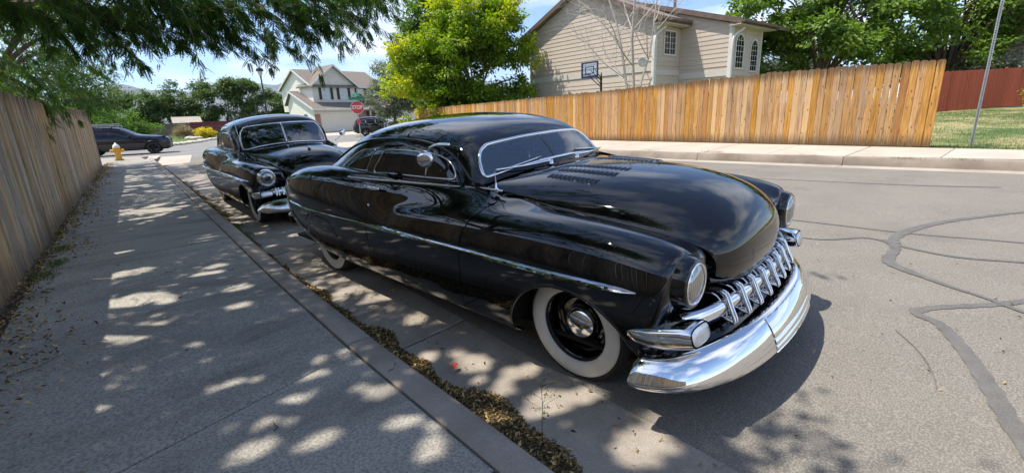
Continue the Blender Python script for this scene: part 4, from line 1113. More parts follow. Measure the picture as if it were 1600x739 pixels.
def weather(name, tone, z_top, amt=.8):
    """rain-dark stain soaked into the end grain at the foot and head of each board, plus knots"""
    m = MATS[name]; n, l = nodes_of(m)
    b = [q for q in n if q.type == 'BSDF_PRINCIPLED'][0]
    src = b.inputs['Base Color'].links[0].from_socket
    tc = n.new("ShaderNodeTexCoord"); sp = n.new("ShaderNodeSeparateXYZ"); l.new(tc.outputs['Object'], sp.inputs[0])
    oi = n.new("ShaderNodeObjectInfo"); cb = n.new("ShaderNodeVectorMath"); cb.operation = 'ADD'
    ml = n.new("ShaderNodeMath"); ml.operation = 'MULTIPLY'; ml.inputs[1].default_value = 53.0
    l.new(oi.outputs['Random'], ml.inputs[0]); l.new(tc.outputs['Object'], cb.inputs[0]); l.new(ml.outputs[0], cb.inputs[1])
    mp = n.new("ShaderNodeMapping"); mp.inputs['Scale'].default_value = (30, 30, 2.2); l.new(cb.outputs[0], mp.inputs[0])
    no = n.new("ShaderNodeTexNoise"); no.inputs['Scale'].default_value = 1.0; no.inputs['Detail'].default_value = 3; l.new(mp.outputs[0], no.inputs['Vector'])
    def rng_(a, c, o0, o1):
        q = n.new("ShaderNodeMapRange"); q.inputs['From Min'].default_value = a; q.inputs['From Max'].default_value = c
        q.inputs['To Min'].default_value = o0; q.inputs['To Max'].default_value = o1; return q
    zz = n.new("ShaderNodeMath"); zz.operation = 'MULTIPLY_ADD'; zz.inputs[1].default_value = .45; l.new(no.outputs[0], zz.inputs[0]); l.new(sp.outputs[2], zz.inputs[2])
    lo_ = rng_(.30, .54, amt, 0); hi_ = rng_(z_top + .09, z_top + .27, 0, amt)
    l.new(zz.outputs[0], lo_.inputs[0]); l.new(zz.outputs[0], hi_.inputs[0])
    mxm = n.new("ShaderNodeMath"); mxm.operation = 'MAXIMUM'; l.new(lo_.outputs[0], mxm.inputs[0]); l.new(hi_.outputs[0], mxm.inputs[1])
    vo = n.new("ShaderNodeTexVoronoi"); vo.inputs['Scale'].default_value = 1.0
    mp2 = n.new("ShaderNodeMapping"); mp2.inputs['Scale'].default_value = (9, 9, 4.2); l.new(cb.outputs[0], mp2.inputs[0]); l.new(mp2.outputs[0], vo.inputs['Vector'])
    kn = rng_(.09, .16, .8, 0); l.new(vo.outputs['Distance'], kn.inputs[0])
    mx2 = n.new("ShaderNodeMath"); mx2.operation = 'MAXIMUM'; l.new(mxm.outputs[0], mx2.inputs[0]); l.new(kn.outputs[0], mx2.inputs[1])
    mx = n.new("ShaderNodeMixRGB"); mx.inputs[2].default_value = (*tone, 1)
    l.new(mx2.outputs[0], mx.inputs[0]); l.new(src, mx.inputs[1]); l.new(mx.outputs[0], b.inputs['Base Color'])
for k_ in ('cedar', 'cedar_pale', 'cedar_rust'): weather(k_, (.10, .062, .036), 1.75)
for k_ in ('old_wood', 'old_wood_tan'): weather(k_, (.085, .068, .052), 1.75, .6)

def wall_boards(parent, P0, u, n, poly, pitch, mat, holes=(), lap=.022, single=None, name='siding_board', back='dark_room'):
    """lap siding: P0 origin, u horizontal unit, n outward unit; poly convex [(s,z)]; one board per course"""
    P0, u, n = Vector(P0), Vector(u), Vector(n)
    zs = [p[1] for p in poly]
    z0, z1 = min(zs), max(zs)
    def span(z):
        xs = []
        for i in range(len(poly)):
            a, b = poly[i], poly[(i + 1) % len(poly)]
            if (a[1] - z) * (b[1] - z) <= 0 and abs(a[1] - b[1]) > 1e-9:
                xs.append(a[0] + (b[0] - a[0]) * (z - a[1]) / (b[1] - a[1]))
        return (min(xs), max(xs)) if len(xs) >= 2 else None
    bk = MB(); V = [P0 + u * s + Vector((0, 0, z)) for s, z in poly]
    bk.add(V + [v - n * .06 for v in V], [tuple(range(len(V))), tuple(range(2 * len(V) - 1, len(V) - 1, -1))] + [(i, (i + 1) % len(V), len(V) + (i + 1) % len(V), len(V) + i) for i in range(len(V))])
    w = bk.build('wall', mat, parent)
    z = z0; allm = MB(); k = 0
    while z < z1 - .03:
        zt = min(z + pitch * 1.02, z1 - 1e-4)
        a, b = span(z + 1e-4), span(zt)
        if a and b:
            a_ = (max(a[0], -1e9), a[1])
            segs = [(a[0], a[1], b[0], b[1])]
            for (h0, h1, g0, g1) in holes:
                ns = []
                for s in segs:
                    if zt > g0 and z < g1 and s[1] > h0 and s[0] < h1:
                        if s[0] < h0: ns.append((s[0], h0, max(s[2], s[0]) if s[2] < h0 else h0, h0))
                        if s[1] > h1: ns.append((h1, s[1], h1, min(s[3], s[1]) if s[3] > h1 else h1))
                    else: ns.append(s)
                segs = ns
            for (s0, s1, t0, t1) in segs:
                if s1 - s0 < .03: continue
                Z = lambda q: Vector((0, 0, q))
                V = [P0 + u * s0 + n * .001 + Z(z), P0 + u * s1 + n * .001 + Z(z), P0 + u * s1 + n * lap + Z(z), P0 + u * s0 + n * lap + Z(z),
                     P0 + u * t0 + n * .001 + Z(zt), P0 + u * t1 + n * .001 + Z(zt), P0 + u * t1 + n * .005 + Z(zt), P0 + u * t0 + n * .005 + Z(zt)]
                Fb = [(0, 1, 2, 3), (3, 2, 6, 7), (0, 3, 7, 4), (1, 5, 6, 2), (4, 7, 6, 5)]
                if single: allm.add(V, Fb)
                else: MB().add(V, Fb).build(name, mat, w)
        z += pitch
    if single:
        o = allm.build(single, mat, w); o['kind'] = 'stuff'
    return w

def window(parent, P0, u, n, s0, s1, z0, z1, frame='trim_white', fw=.07, mull=(1, 0), muntin=(0, 0), arched=False, glass='window_glass', blind=False, proud=.05):
    """glazed opening with frame, meeting rail and muntins; all built in the wall plane"""
    P0, u, n = Vector(P0), Vector(u), Vector(n); up = Vector((0, 0, 1))
    at_ = lambda s, z, d: P0 + u * s + up * z + n * d
    root = None
    m = MB()
    def bar(a0, a1, b0, b1, d0, d1, mm):
        V = [at_(a, b, d) for d in (d0, d1) for b in (b0, b1) for a in (a0, a1)]
        mm.add(V, [(0, 2, 3, 1), (4, 5, 7, 6), (0, 1, 5, 4), (2, 6, 7, 3), (0, 4, 6, 2), (1, 3, 7, 5)])
    cx, r = (s0 + s1) / 2, (s1 - s0) / 2
    if arched:
        zc = z1 - r
        out = [(s0 - fw, z0 - fw), (s1 + fw, z0 - fw)] + [(cx + (r + fw) * cos(t), zc + (r + fw) * sin(t)) for t in np.linspace(0, pi, 15)]
        inn = [(s0, z0), (s1, z0)] + [(cx + r * cos(t), zc + r * sin(t)) for t in np.linspace(0, pi, 15)]
        V = [at_(a, b, proud) for a, b in out] + [at_(a, b, proud) for a, b in inn] + [at_(a, b, 0) for a, b in out] + [at_(a, b, .012) for a, b in inn]
        k = len(out); F = []
        for i in range(k):
            j = (i + 1) % k
            F += [(i, j, k + j, k + i), (2 * k + i, 2 * k + j, j, i), (k + i, k + j, 3 * k + j, 3 * k + i)]
        m.add(V, F)
        gp = inn
    else:
        bar(s0 - fw, s1 + fw, z0 - fw, z0, 0, proud + .012, m); bar(s0 - fw, s1 + fw, z1, z1 + fw, 0, proud, m)
        bar(s0 - fw, s0, z0, z1, 0, proud, m); bar(s1, s1 + fw, z0, z1, 0, proud, m)
        gp = [(s0, z0), (s1, z0), (s1, z1), (s0, z1)]
    fr = m.build('window', frame, parent)
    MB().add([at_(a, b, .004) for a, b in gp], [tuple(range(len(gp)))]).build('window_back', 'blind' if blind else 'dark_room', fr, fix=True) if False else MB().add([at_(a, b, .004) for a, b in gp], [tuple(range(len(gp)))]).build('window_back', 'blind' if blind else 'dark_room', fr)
    MB().add([at_(a, b, .022) for a, b in gp], [tuple(range(len(gp)))]).build('pane', glass, fr)
    mu = MB()
    ztop = z1 - (r * .15 if arched else 0)
    for i in range(1, mull[0] + 1): bar(s0 + (s1 - s0) * i / (mull[0] + 1) - .022, s0 + (s1 - s0) * i / (mull[0] + 1) + .022, z0, ztop, .024, proud - .004, mu)
    for i in range(1, mull[1] + 1): bar(s0, s1, z0 + (z1 - z0) * i / (mull[1] + 1) - .025, z0 + (z1 - z0) * i / (mull[1] + 1) + .025, .024, proud - .004, mu)
    for i in range(1, muntin[0] + 1): bar(s0 + (s1 - s0) * i / (muntin[0] + 1) - .009, s0 + (s1 - s0) * i / (muntin[0] + 1) + .009, z0, ztop, .0235, .031, mu)
    for i in range(1, muntin[1] + 1): bar(s0, s1, z0 + (z1 - z0) * i / (muntin[1] + 1) - .009, z0 + (z1 - z0) * i / (muntin[1] + 1) + .009, .0237, .0305, mu)
    if mu.V: mu.build('muntin', frame, fr)
    return fr

def slab_poly(parent, pts, th, name, mat):
    """roof plane: 4 corner points, extruded straight down by th"""
    V = [Vector(p) for p in pts]; n = len(V)
    return MB().add(V + [v - Vector((0, 0, th)) for v in V], [tuple(range(n)), tuple(range(2 * n - 1, n - 1, -1))] + [(i, (i + 1) % n, n + (i + 1) % n, n + i) for i in range(n)]).build(name, mat, parent)

def box_between(mb, a, b, w, h, up=(0, 0, 1)):
    a, b = Vector(a), Vector(b); t = (b - a).normalized(); upv = Vector(up)
    s = t.cross(upv).normalized(); q = s.cross(t)
    V = [p + s * i * w / 2 + q * j * h / 2 for p in (a, b) for j in (-1, 1) for i in (-1, 1)]
    return mb.add(V, [(0, 2, 3, 1), (4, 5, 7, 6), (0, 1, 5, 4), (2, 6, 7, 3), (0, 4, 6, 2), (1, 3, 7, 5)])

# --- the tan house behind the cedar fence
hr = thing('house', 'large tan lap-sided two-storey house with arched windows behind the cedar fence', 'house', (20, 13, .3))
def rel(p): return (p[0] - 20, p[1] - 13, p[2] - .3)
def W(Yx): return Yx
O_ = Vector((-20, -13, -.3))
def P(x, y, z): return Vector((x, y, z)) + O_
X1, X2 = 20.0, 22.22
wall_boards(hr, P(X1, 0, 0), (0, 1, 0), (-1, 0, 0), [(13.27, .3), (21.9, .3), (21.9, 5.80), (17.9, 7.44), (13.27, 5.46)], .205, 'siding_tan', holes=[(13.27, 21.9, 3.13, 3.42)])
wall_boards(hr, P(0, 13.27, 0), (1, 0, 0), (0, -1, 0), [(X1 + .005, .3), (X2, .3), (X2, 5.08), (X1 + .005, 5.30)], .205, 'siding_tan', holes=[(20.70, 21.82, 3.82, 5.02), (X1, X2, 2.95, 3.2)])
wall_boards(hr, P(X2, 0, 0), (0, 1, 0), (-1, 0, 0), [(10.68, .3), (13.28, .3), (18.2, .3), (18.2, 7.28), (10.68, 4.98)], .205, 'siding_tan', holes=[(10.68, 18.2, 2.74, 3.02)])
wall_boards(hr, P(0, 10.68, 0), (1, 0, 0), (0, -1, 0), [(X2 + .005, .3), (25.3, .3), (25.3, 4.95), (X2 + .005, 4.95)], .205, 'siding_tan', holes=[(22.55, 23.5, 3.02, 4.62), (24.1, 25.02, 2.92, 4.46)])
tb = MB()
tb.box(P(X1 - .012, 17.6, 3.275), (.045, 8.7, .285)); tb.box(P((X1 + X2) / 2, 13.27 - .012, 3.07), (2.2, .045, .25)); tb.box(P(X2 - .012, 12.0, 2.88), (.045, 2.55, .28))
tb.build('band_board', 'band_white', hr)
for c_, d_ in (((X1 - .02, 13.30, 2.9), (.07, .13, 5.2)), ((X1 + .06, 13.245, 2.9), (.13, .07, 5.2)), ((X2 - .02, 10.72, 2.65), (.07, .13, 4.7)), ((X2 + .06, 10.655, 2.65), (.13, .07, 4.7)), ((25.3, 10.68, 2.6), (.12, .07, 4.6)), ((X1 - .02, 21.9, 3.0), (.07, .12, 5.4))):
    MB().box(P(*c_), d_).build('corner_trim', 'trim_white', hr)
def downspout(path): return MB().tube(catmull(path, 4), .052, 8).build('downspout', 'trim_white', hr, True)
downspout([P(20.30, 12.86, 5.05), P(20.22, 13.0, 4.95), P(20.05, 13.16, 4.75), P(19.93, 13.2, 4.4), P(19.92, 13.2, 2.5), P(19.92, 13.2, .4)])
downspout([P(22.4, 10.22, 4.75), P(22.35, 10.3, 4.66), P(22.2, 10.52, 4.45), P(22.10, 10.57, 4.1), P(22.1, 10.57, 2.4), P(22.1, 10.57, .4)])
# roofs: left gable block, then the wider block behind
rg = slab_poly(hr, [P(19.68, 17.9, 7.66), P(19.68, 12.72, 5.40), P(23.2, 12.72, 5.40), P(23.2, 17.9, 7.66)], .16, 'roof', 'shingle_brown')
slab_poly(hr, [P(19.68, 17.9, 7.66), P(23.2, 17.9, 7.66), P(23.2, 22.5, 5.75), P(19.68, 22.5, 5.75)], .16, 'roof', 'shingle_brown')
slab_poly(hr, [P(22.02, 18.2, 7.52), P(22.02, 10.18, 5.07), P(31.0, 10.18, 5.07), P(31.0, 18.2, 7.52)], .16, 'roof', 'shingle_brown')
slab_poly(hr, [P(21.9, 18.2, 7.52), P(31.0, 18.2, 7.52), P(31.0, 26.0, 5.1), P(21.9, 26.0, 5.1)], .16, 'roof', 'shingle_brown')
fm = MB()
for a, b in (((19.66, 17.9, 7.58), (19.66, 12.70, 5.31)), ((19.66, 17.9, 7.58), (19.66, 22.52, 5.66)), ((22.0, 18.2, 7.44), (22.0, 10.16, 4.98)),
             ((19.66, 12.70, 5.31), (22.2, 12.70, 5.31)), ((22.0, 10.16, 4.98), (25.75, 10.16, 4.98))):
    box_between(fm, P(*a), P(*b), .05, .22)
fm.build('fascia', 'fascia_brown', hr)
MB().tube([P(21.95, 10.08, 4.98), P(25.75, 10.08, 4.98)], .06, 8).build('gutter', 'fascia_brown', hr); MB().tube([P(19.75, 12.63, 5.31), P(22.1, 12.63, 5.31)], .06, 8).build('gutter', 'fascia_brown', hr)
MB().box(P(23.8, 10.42, 4.86), (3.9, .5, .03)).build('soffit', 'band_white', hr); MB().box(P(21.0, 12.98, 5.18), (2.3, .52, .03)).build('soffit', 'band_white', hr)
window(hr, P(0, 13.27, 0), (1, 0, 0), (0, -1, 0), 20.80, 21.74, 3.92, 4.93, mull=(1, 0), muntin=(3, 3))
window(hr, P(0, 10.68, 0), (1, 0, 0), (0, -1, 0), 22.65, 23.40, 3.10, 4.54, mull=(0, 0), muntin=(2, 5), arched=True)
window(hr, P(0, 10.68, 0), (1, 0, 0), (0, -1, 0), 24.20, 24.93, 3.0, 4.38, mull=(0, 0), muntin=(2, 5), arched=True)
vt = MB(); vt.box(P(X1 - .02, 17.55, 6.80), (.06, .78, .72))
vv = vt.build('gable_vent', 'siding_tan', hr)
for k in range(6): MB().box(P(X1 - .065, 17.55, 6.53 + k * .108), (.05, .62, .05), rot=Matrix.Rotation(rad(-35), 3, 'Y')).build('vent_slat', 'band_white', vv)
MB().lathe([(.07, 0), (.07, .42), (.10, .44), (.10, .56), (.0, .60)], 14, 'z', P(23.1, 14.2, 6.35)).build('roof_pipe', 'fascia_brown', hr)
dish = MB().lathe([(0, .05), (.12, .035), (.22, .0), (.225, .008), (.0, .06)], 24, 'x', (0, 0, 0)).tube([(.03, 0, -.02), (.25, 0, -.25)], .018, 6).tube([(0, 0, -.2), (-.28, 0, 0)], .012, 6).build('satellite_dish', 'trim_white', hr, True)
dish.location = P(19.62, 13.65, 3.55); dish.rotation_euler = (0, rad(-12), rad(14))

# --- plank fences
def plank_mesh(w, h, th, mat, style='dogear', cap=None, capmat=None, seed=0):
    r = random.Random(seed)
    if style == 'dogear':
        c = w * .22
        top = [(w / 2, h - c * .9), (w / 2 - c, h - .004), (w / 2 - c * 1.7, h), (-w / 2 + c * 1.7, h), (-w / 2 + c, h - .004), (-w / 2, h - c * .9)]
    else:
        top = [(w / 2, h - r.uniform(0, .012)), (-w / 2, h - r.uniform(0, .012))]
    out = [(-w / 2, 0), (w / 2, 0)] + top
    m = MB().prism(out, -th / 2, th / 2, lambda x, y, z: (z, x, y))
    return m.mesh('plank', mat)
def plank_fence(name, label, path_fn, y0, y1, pitch, wv, top_fn, base_fn, mats, style, face, group=None, rails=(.35, 1.45), th=.018, railmat=None, tilt=.006, axis='y', seed=1):
    """path_fn(t) -> (x,y) along the run; face = outward unit (x,y); planks stand one by one on the rails"""
    r = random.Random(seed)
    root = thing(name, label, 'fence', (*path_fn(y0), base_fn(y0)), group=group)
    bx, by = path_fn(y0); bz = base_fn(y0)
    cache = {}
    t = y0; i = 0
    a0, a1 = Vector(path_fn(y0)), Vector(path_fn(y1))
    d = (a1 - a0).normalized(); ang = math.atan2(-d.x, d.y)
    while t < y1:
        x, y = path_fn(t)
        h = round(top_fn(t) - base_fn(t) + r.uniform(-.018, .014), 2)
        mt = r.choices([m for m, _ in mats], [w for _, w in mats])[0]
        w = wv * r.choice((.97, 1.0, 1.0))
        key = (h, mt, round(w, 4))
        if key not in cache: cache[key] = plank_mesh(w, h, th, mt, style, seed=i)
        o = obj('plank', cache[key], root, (x - bx + face[0] * r.uniform(0, .006), y - by + face[1] * r.uniform(0, .006), base_fn(t) - bz + r.uniform(0, .012)))
        o.rotation_euler = (r.uniform(-tilt, tilt), r.uniform(-.004, .004), ang + r.uniform(-.02, .02))
        t += pitch * r.uniform(.985, 1.015); i += 1
    for rz_ in rails:
        m = MB(); n = max(2, int((y1 - y0) / 2.4))
        tt = np.linspace(y0, y1 - pitch, n + 1)
        for k in range(n):
            p, q = path_fn(tt[k]), path_fn(tt[k + 1])
            o_ = Vector((-face[0] * .035, -face[1] * .035))
            box_between(m, (p[0] - bx + o_.x, p[1] - by + o_.y, base_fn(tt[k]) - bz + rz_), (q[0] - bx + o_.x, q[1] - by + o_.y, base_fn(tt[k + 1]) - bz + rz_), .04, .088)
        m.build('rail', railmat or mats[0][0], root)
    pm = MB().box((0, 0, .85), (.09, .09, 1.7)).mesh('post', railmat or mats[0][0])
    for tk in np.arange(y0 + .1, y1, 2.4):
        p = path_fn(tk); obj('post', pm, root, (p[0] - bx - face[0] * .10, p[1] - by - face[1] * .10, base_fn(tk) - bz))
    return root
rbase = lambda t: float(np.interp(t, [1.9, 11, 20, 26], [.345, .285, .22, .18]))
rtop = lambda t: float(np.interp(t, [1.9, 5.4, 9.4, 13.5, 19, 26], [2.185, 2.21, 2.13, 2.05, 1.97, 1.9]))
plank_fence('cedar_fence', 'long honey-coloured cedar plank fence with dog-eared tops across the street', lambda t: (13.68, t), 2.02, 25.5, .1445, .1355, rtop, rbase,
            [('cedar', 7), ('cedar_pale', .8), ('cedar_rust', .8)], 'dogear', (-1, 0), seed=3, railmat='cedar')
lx = lambda t: -1.02 + .0095 * (t - 3)
ltop = lambda t: float(np.interp(t, [-5, 11.3, 11.4, 13.0, 22.5], [1.95, 1.92, 1.84, 1.95, 2.12]))
plank_fence('weathered_fence', 'grey weathered plank fence along the left edge of the shaded sidewalk', lambda t: (lx(t), t), -12.5, 22.3, .136, .132, ltop, lambda t: .13,
            [('old_wood', 5), ('old_wood_tan', 3.4)], 'flat', (1, 0), seed=5, railmat='old_wood')
plank_fence('weathered_fence', 'short tan plank fence turning away from the sidewalk corner beside the hydrant', lambda t: (lx(22.3) - .02 - t, 22.33), 0, 7, .136, .132, lambda t: 2.12, lambda t: .12,
            [('old_wood_tan', 4), ('old_wood', 2)], 'flat', (0, 1), seed=6, railmat='old_wood')
rf0, rf1 = Vector((26.6, 5.0)), Vector((33.6, 0.2))
def rpath(t): p = rf0 + (rf1 - rf0).normalized() * t; return (p.x, p.y)
dn = (rf1 - rf0).normalized(); 
plank_fence('red_fence', 'brick-red stained board fence beyond the lawn at far right', rpath, 0, 9.6, .15, .142, lambda t: 2.42 + .012 * t, lambda t: .66 + .035 * t, [('red_stain', 1)], 'flat', (dn.y, -dn.x), seed=8, railmat='red_stain', tilt=.003)
# far fences across the cross street: planks a pixel wide, so one panel each
def far_fence(name, label, pts, h, mat, z):
    root = thing(name, label, 'fence', (*pts[0], z))
    for a, b in zip(pts[:-1], pts[1:]):
        a, b = Vector(a), Vector(b); L = (b - a).length; d = (b - a) / L; m = MB(); n = int(L / .19)
        ang = math.atan2(d.y, d.x)
        for i in range(n):
            p = a + d * (i + .5) * L / n - Vector(pts[0])
            m.box((p.x, p.y, h / 2 + .02 * ((i * 7) % 3)), (.178, .02, h), rz=ang)
        for zz in (.4, h - .35): box_between(m, (*(a - Vector(pts[0]) + Vector((-d.y, d.x)) * .04), zz), (*(b - Vector(pts[0]) + Vector((-d.y, d.x)) * .04), zz), .05, .1)
        o = m.build('plank_run', mat, root); o['kind'] = 'stuff'
    return root
far_fence('brown_fence', 'dull brown board fence in front of the far tree row at left', [(-4, 84), (2.2, 81), (7.2, 77.8)], 1.75, 'brown_fence', .22)
far_fence('maroon_fence', 'dark maroon board fence behind the yellow bush', [(7.25, 77.8), (15.2, 72.0)], 1.8, 'maroon', .22)

# --- cream house on the far corner
hl = thing('house', 'pale two-storey house with black shutters and a double garage on the far corner', 'house', (17.75, 57.4, .1), rad(9))
def hb(poly, P0, u, n, mat, pitch, single, holes=()): return wall_boards(hl, P0, u, n, poly, pitch, mat, holes=holes, single=single)
# garage wing: side gable wall on the left, front with brick piers
hb([(0, 0), (6.6, 0), (6.6, 3.4), (5.3, 4.9), (0, 2.75)], (0, 0, 0), (0, 1, 0), (-1, 0, 0), 'siding_cream', .21, 'siding_run')
hb([(0, 2.25), (5.9, 2.25), (5.9, 2.75), (0, 2.75)], (0, 0, 0), (1, 0, 0), (0, -1, 0), 'garage_white', .25, 'siding_run')
gd_ = MB().box((3.15, .06, 1.15), (4.9, .05, 2.2)).build('garage_door', 'garage_white', hl)
for r_ in range(4):
    for c_ in range(4):
        MB().box((1.33 + c_ * 1.215, .03, .33 + r_ * .55), (1.02, .025, .40), bev=.008).build('door_panel', 'garage_white', gd_)
def pier(x0, x1, y, h, d=.35):
    core = MB().box(((x0 + x1) / 2, y + d / 2, h / 2), (x1 - x0, d, h)).build('pier', 'mortar', hl)
    bm_ = MB().box((0, 0, 0), (.215, .02, .07)).mesh('brick', 'brick')
    n = int((x1 - x0) / .225)
    nz = int(h / .082)
    m = MB()
    for k in range(nz):
        for i in range(n):
            m.box((x0 + (i + .5) * (x1 - x0) / n + (.02 if k % 2 else -.02), y - .008, .05 + k * .082), ((x1 - x0) / n - .02, .03, .068))
            if False: pass
    for k in range(nz):
        m.box((x0 - .008, y + d / 2, .05 + k * .082), (.03, d - .02, .068))
    o = m.build('brick', 'brick', core); o['kind'] = 'stuff'
    return core
pier(.02, .68, -.03, 2.25); pier(5.62, 6.25, -.03, 2.25); pier(7.9, 9.9, 1.55, 2.45, .2)
MB().box((3.0, -.02, 2.28), (5.9, .12, .12)).build('garage_head', 'trim_white', hl)
# shed roof over garage and porch, rising to the upper wall
slab_poly(hl, [(-.3, -.4, 2.78), (10.4, -.4, 2.78), (10.4, 1.75, 3.55), (-.3, 5.3, 5.05)], .14, 'roof', 'shingle_tan')
slab_poly(hl, [(-.3, 5.3, 5.05), (1.1, 5.3, 5.05), (1.1, 7.0, 3.5), (-.3, 7.0, 3.5)], .14, 'roof', 'shingle_tan')
MB().box((5.05, -.43, 2.70), (10.7, .05, .2)).build('fascia', 'trim_white', hl)
fs = MB(); box_between(fs, (-.33, -.4, 2.70), (-.33, 5.3, 4.97), .05, .2); box_between(fs, (-.33, 5.3, 4.97), (-.33, 7.0, 3.42), .05, .2); fs.build('fascia', 'trim_white', hl)
MB().box((7.35, -.2, 1.35), (.14, .14, 2.6)).build('porch_post', 'trim_white', hl)
MB().box((8.0, 1.70, 1.3), (4.2, .06, 2.6)).build('porch_wall', 'siding_grey', hl)
MB().box((7.55, 1.62, 1.1), (.9, .06, 2.1)).build('front_door', 'trim_white', hl)
window(hl, (0, 1.67, 0), (1, 0, 0), (0, -1, 0), 6.45, 7.0, .5, 2.1, fw=.05)
# main block and front cross gable
hb([(1.0, 2.7), (6.6, 2.7), (6.6, 5.65), (3.8, 7.85), (1.0, 5.65)], (0, 1.7, 0), (1, 0, 0), (0, -1, 0), 'siding_grey', .19, 'siding_run')
hb([(6.6, 2.7), (10.6, 2.7), (10.6, 5.65), (6.6, 5.65)], (0, 2.2, 0), (1, 0, 0), (0, -1, 0), 'siding_grey', .19, 'siding_run')
hb([(1.7, 2.7), (10.2, 2.7), (10.2, 5.65), (5.9, 7.75), (1.7, 5.65)], (1.0, 0, 0), (0, 1, 0), (-1, 0, 0), 'siding_cream', .21, 'siding_run')
slab_poly(hl, [(.7, 1.3, 5.45), (11.0, 1.3, 5.45), (11.0, 5.9, 7.75), (.7, 5.9, 7.75)], .14, 'roof', 'shingle_tan')
slab_poly(hl, [(.7, 5.9, 7.75), (11.0, 5.9, 7.75), (11.0, 10.5, 5.45), (.7, 10.5, 5.45)], .14, 'roof', 'shingle_tan')
slab_poly(hl, [(3.8, 1.25, 8.02), (.6, 1.25, 5.52), (.6, 5.0, 5.52), (3.8, 5.9, 8.02)], .14, 'roof', 'shingle_tan')
slab_poly(hl, [(3.8, 1.25, 8.02), (3.8, 5.9, 8.02), (7.0, 5.0, 5.52), (7.0, 1.25, 5.52)], .14, 'roof', 'shingle_tan')
fs = MB()
for a, b in (((3.8, 1.22, 7.92), (.6, 1.22, 5.42)), ((3.8, 1.22, 7.92), (7.0, 1.22, 5.42)), ((.67, 1.3, 5.36), (.67, 5.9, 7.66)), ((.67, 5.9, 7.66), (.67, 10.5, 5.36)), ((7.0, 1.3, 5.38), (11.0, 1.3, 5.38))):
    box_between(fs, a, b, .05, .2)
fs.build('fascia', 'trim_white', hl)
for x0, yw in ((2.2, 1.7), (4.55, 1.7), (7.2, 2.2)):
    w_ = window(hl, (0, yw, 0), (1, 0, 0), (0, -1, 0), x0, x0 + .95, 3.95, 5.25, fw=.07, mull=(0, 1), blind=True, glass='glass')
    for sx in (x0 - .27, x0 + 1.22):
        MB().box((sx, yw - .035, 4.6), (.34, .05, 1.4), bev=.01).build('shutter', 'shutter_black', hl)
MB().lathe([(.28, 0), (.28, .03), (.22, .03), (.22, .0)], 20, 'y', (3.8, 1.66, 6.75)).build('round_vent', 'siding_grey', hl)
MB().lathe([(0, .05), (.18, .03), (.30, .0), (.0, .06)], 18, 'y', (0, 0, 0)).tube([(0, .03, 0), (.0, .1, -1.2)], .03, 6).build('satellite_dish', 'wheel_grey', hl, True, (-1.0, .2, 1.9))

# --- corner of the house at the right edge of the picture
he = thing('house', 'cream house corner with brown eave at the right edge beyond the red fence', 'house', (34.6, 1.6, .6))
wall_boards(he, (0, 0, 0), (.55, -.83, 0), (-.83, -.55, 0), [(0, 0), (7, 0), (7, 6.5), (0, 6.5)], .2, 'siding_cream', single='siding_run')
wall_boards(he, (0, 0, 0), (.83, .55, 0), (-.55, .83, 0), [(0.005, 0), (7, 0), (7, 6.5), (0.005, 6.5)], .2, 'siding_cream', single='siding_run')
MB().box((-.02, -.02, 3.2), (.2, .2, 6.4), rz=rad(34)).build('corner_trim', 'trim_white', he)
window(he, (0, 0, 0), (.55, -.83, 0), (-.83, -.55, 0), .42, .95, .6, 2.75, fw=.1)
slab_poly(he, [(-.9, .05, 3.75), (1.9, -4.2, 3.75), (3.0, -3.5, 4.5), (.2, .8, 4.5)], .2, 'roof', 'fascia_brown')
# pale shed roof behind the brown fence, tan house end beyond the middle tree
sh = thing('shed', 'low shed with pale grey roof behind the brown fence', 'shed', (7.6, 84, .3))
sh.scale = (.75, .75, .9)
MB().box((0, 0, 1.0), (4.2, 3, 2.0)).build('wall', 'siding_grey', sh)
slab_poly(sh, [(-2.4, -1.8, 1.95), (2.4, -1.8, 1.95), (2.4, 0, 2.9), (-2.4, 0, 2.9)], .08, 'roof', 'concrete_far')
slab_poly(sh, [(-2.4, 0, 2.9), (2.4, 0, 2.9), (2.4, 1.8, 1.95), (-2.4, 1.8, 1.95)], .08, 'roof', 'concrete_far')
hm = thing('house', 'low cream house end half hidden behind the silvery tree', 'house', (26.5, 57.0, .1), rad(20))
wall_boards(hm, (0, 0, 0), (1, 0, 0), (0, -1, 0), [(0, 0), (8, 0), (8, 2.7), (0, 2.7)], .22, 'siding_cream', single='siding_run')
slab_poly(hm, [(-.5, -.5, 2.7), (8.5, -.5, 2.7), (8.5, 4, 4.6), (-.5, 4, 4.6)], .14, 'roof', 'shingle_tan')
# ------------------------------------------------------------------ trees and shrubs
M('bark', (0.10, 0.075, 0.055), c2=(0.18, 0.14, 0.11), rough=0.95, scale=8, stretch=(3, 3, .6), bump=0.7, bscale=20)
M('bark_pale', (0.42, 0.37, 0.31), c2=(0.55, 0.49, 0.42), rough=0.9, scale=6, bump=0.4, bscale=20)
leaf_mat('leaf_locust', (0.026, 0.062, 0.012), (0.062, 0.13, 0.02), (0.13, 0.215, 0.034), trans=.5)
leaf_mat('leaf_green', (0.04, 0.085, 0.016), (0.095, 0.175, 0.028), (0.19, 0.29, 0.05), trans=.5)
leaf_mat('leaf_fresh', (0.07, 0.145, 0.018), (0.205, 0.315, 0.028), (0.52, 0.53, 0.045), trans=.45)
leaf_mat('leaf_silver', (0.11, 0.14, 0.085), (0.19, 0.225, 0.135), (0.29, 0.32, 0.21), trans=.3)
leaf_mat('leaf_maple', (0.06, 0.125, 0.024), (0.155, 0.25, 0.045), (0.31, 0.40, 0.09), trans=.45)
leaf_mat('leaf_far', (0.05, 0.095, 0.028), (0.105, 0.165, 0.045), (0.18, 0.245, 0.075), trans=.35)
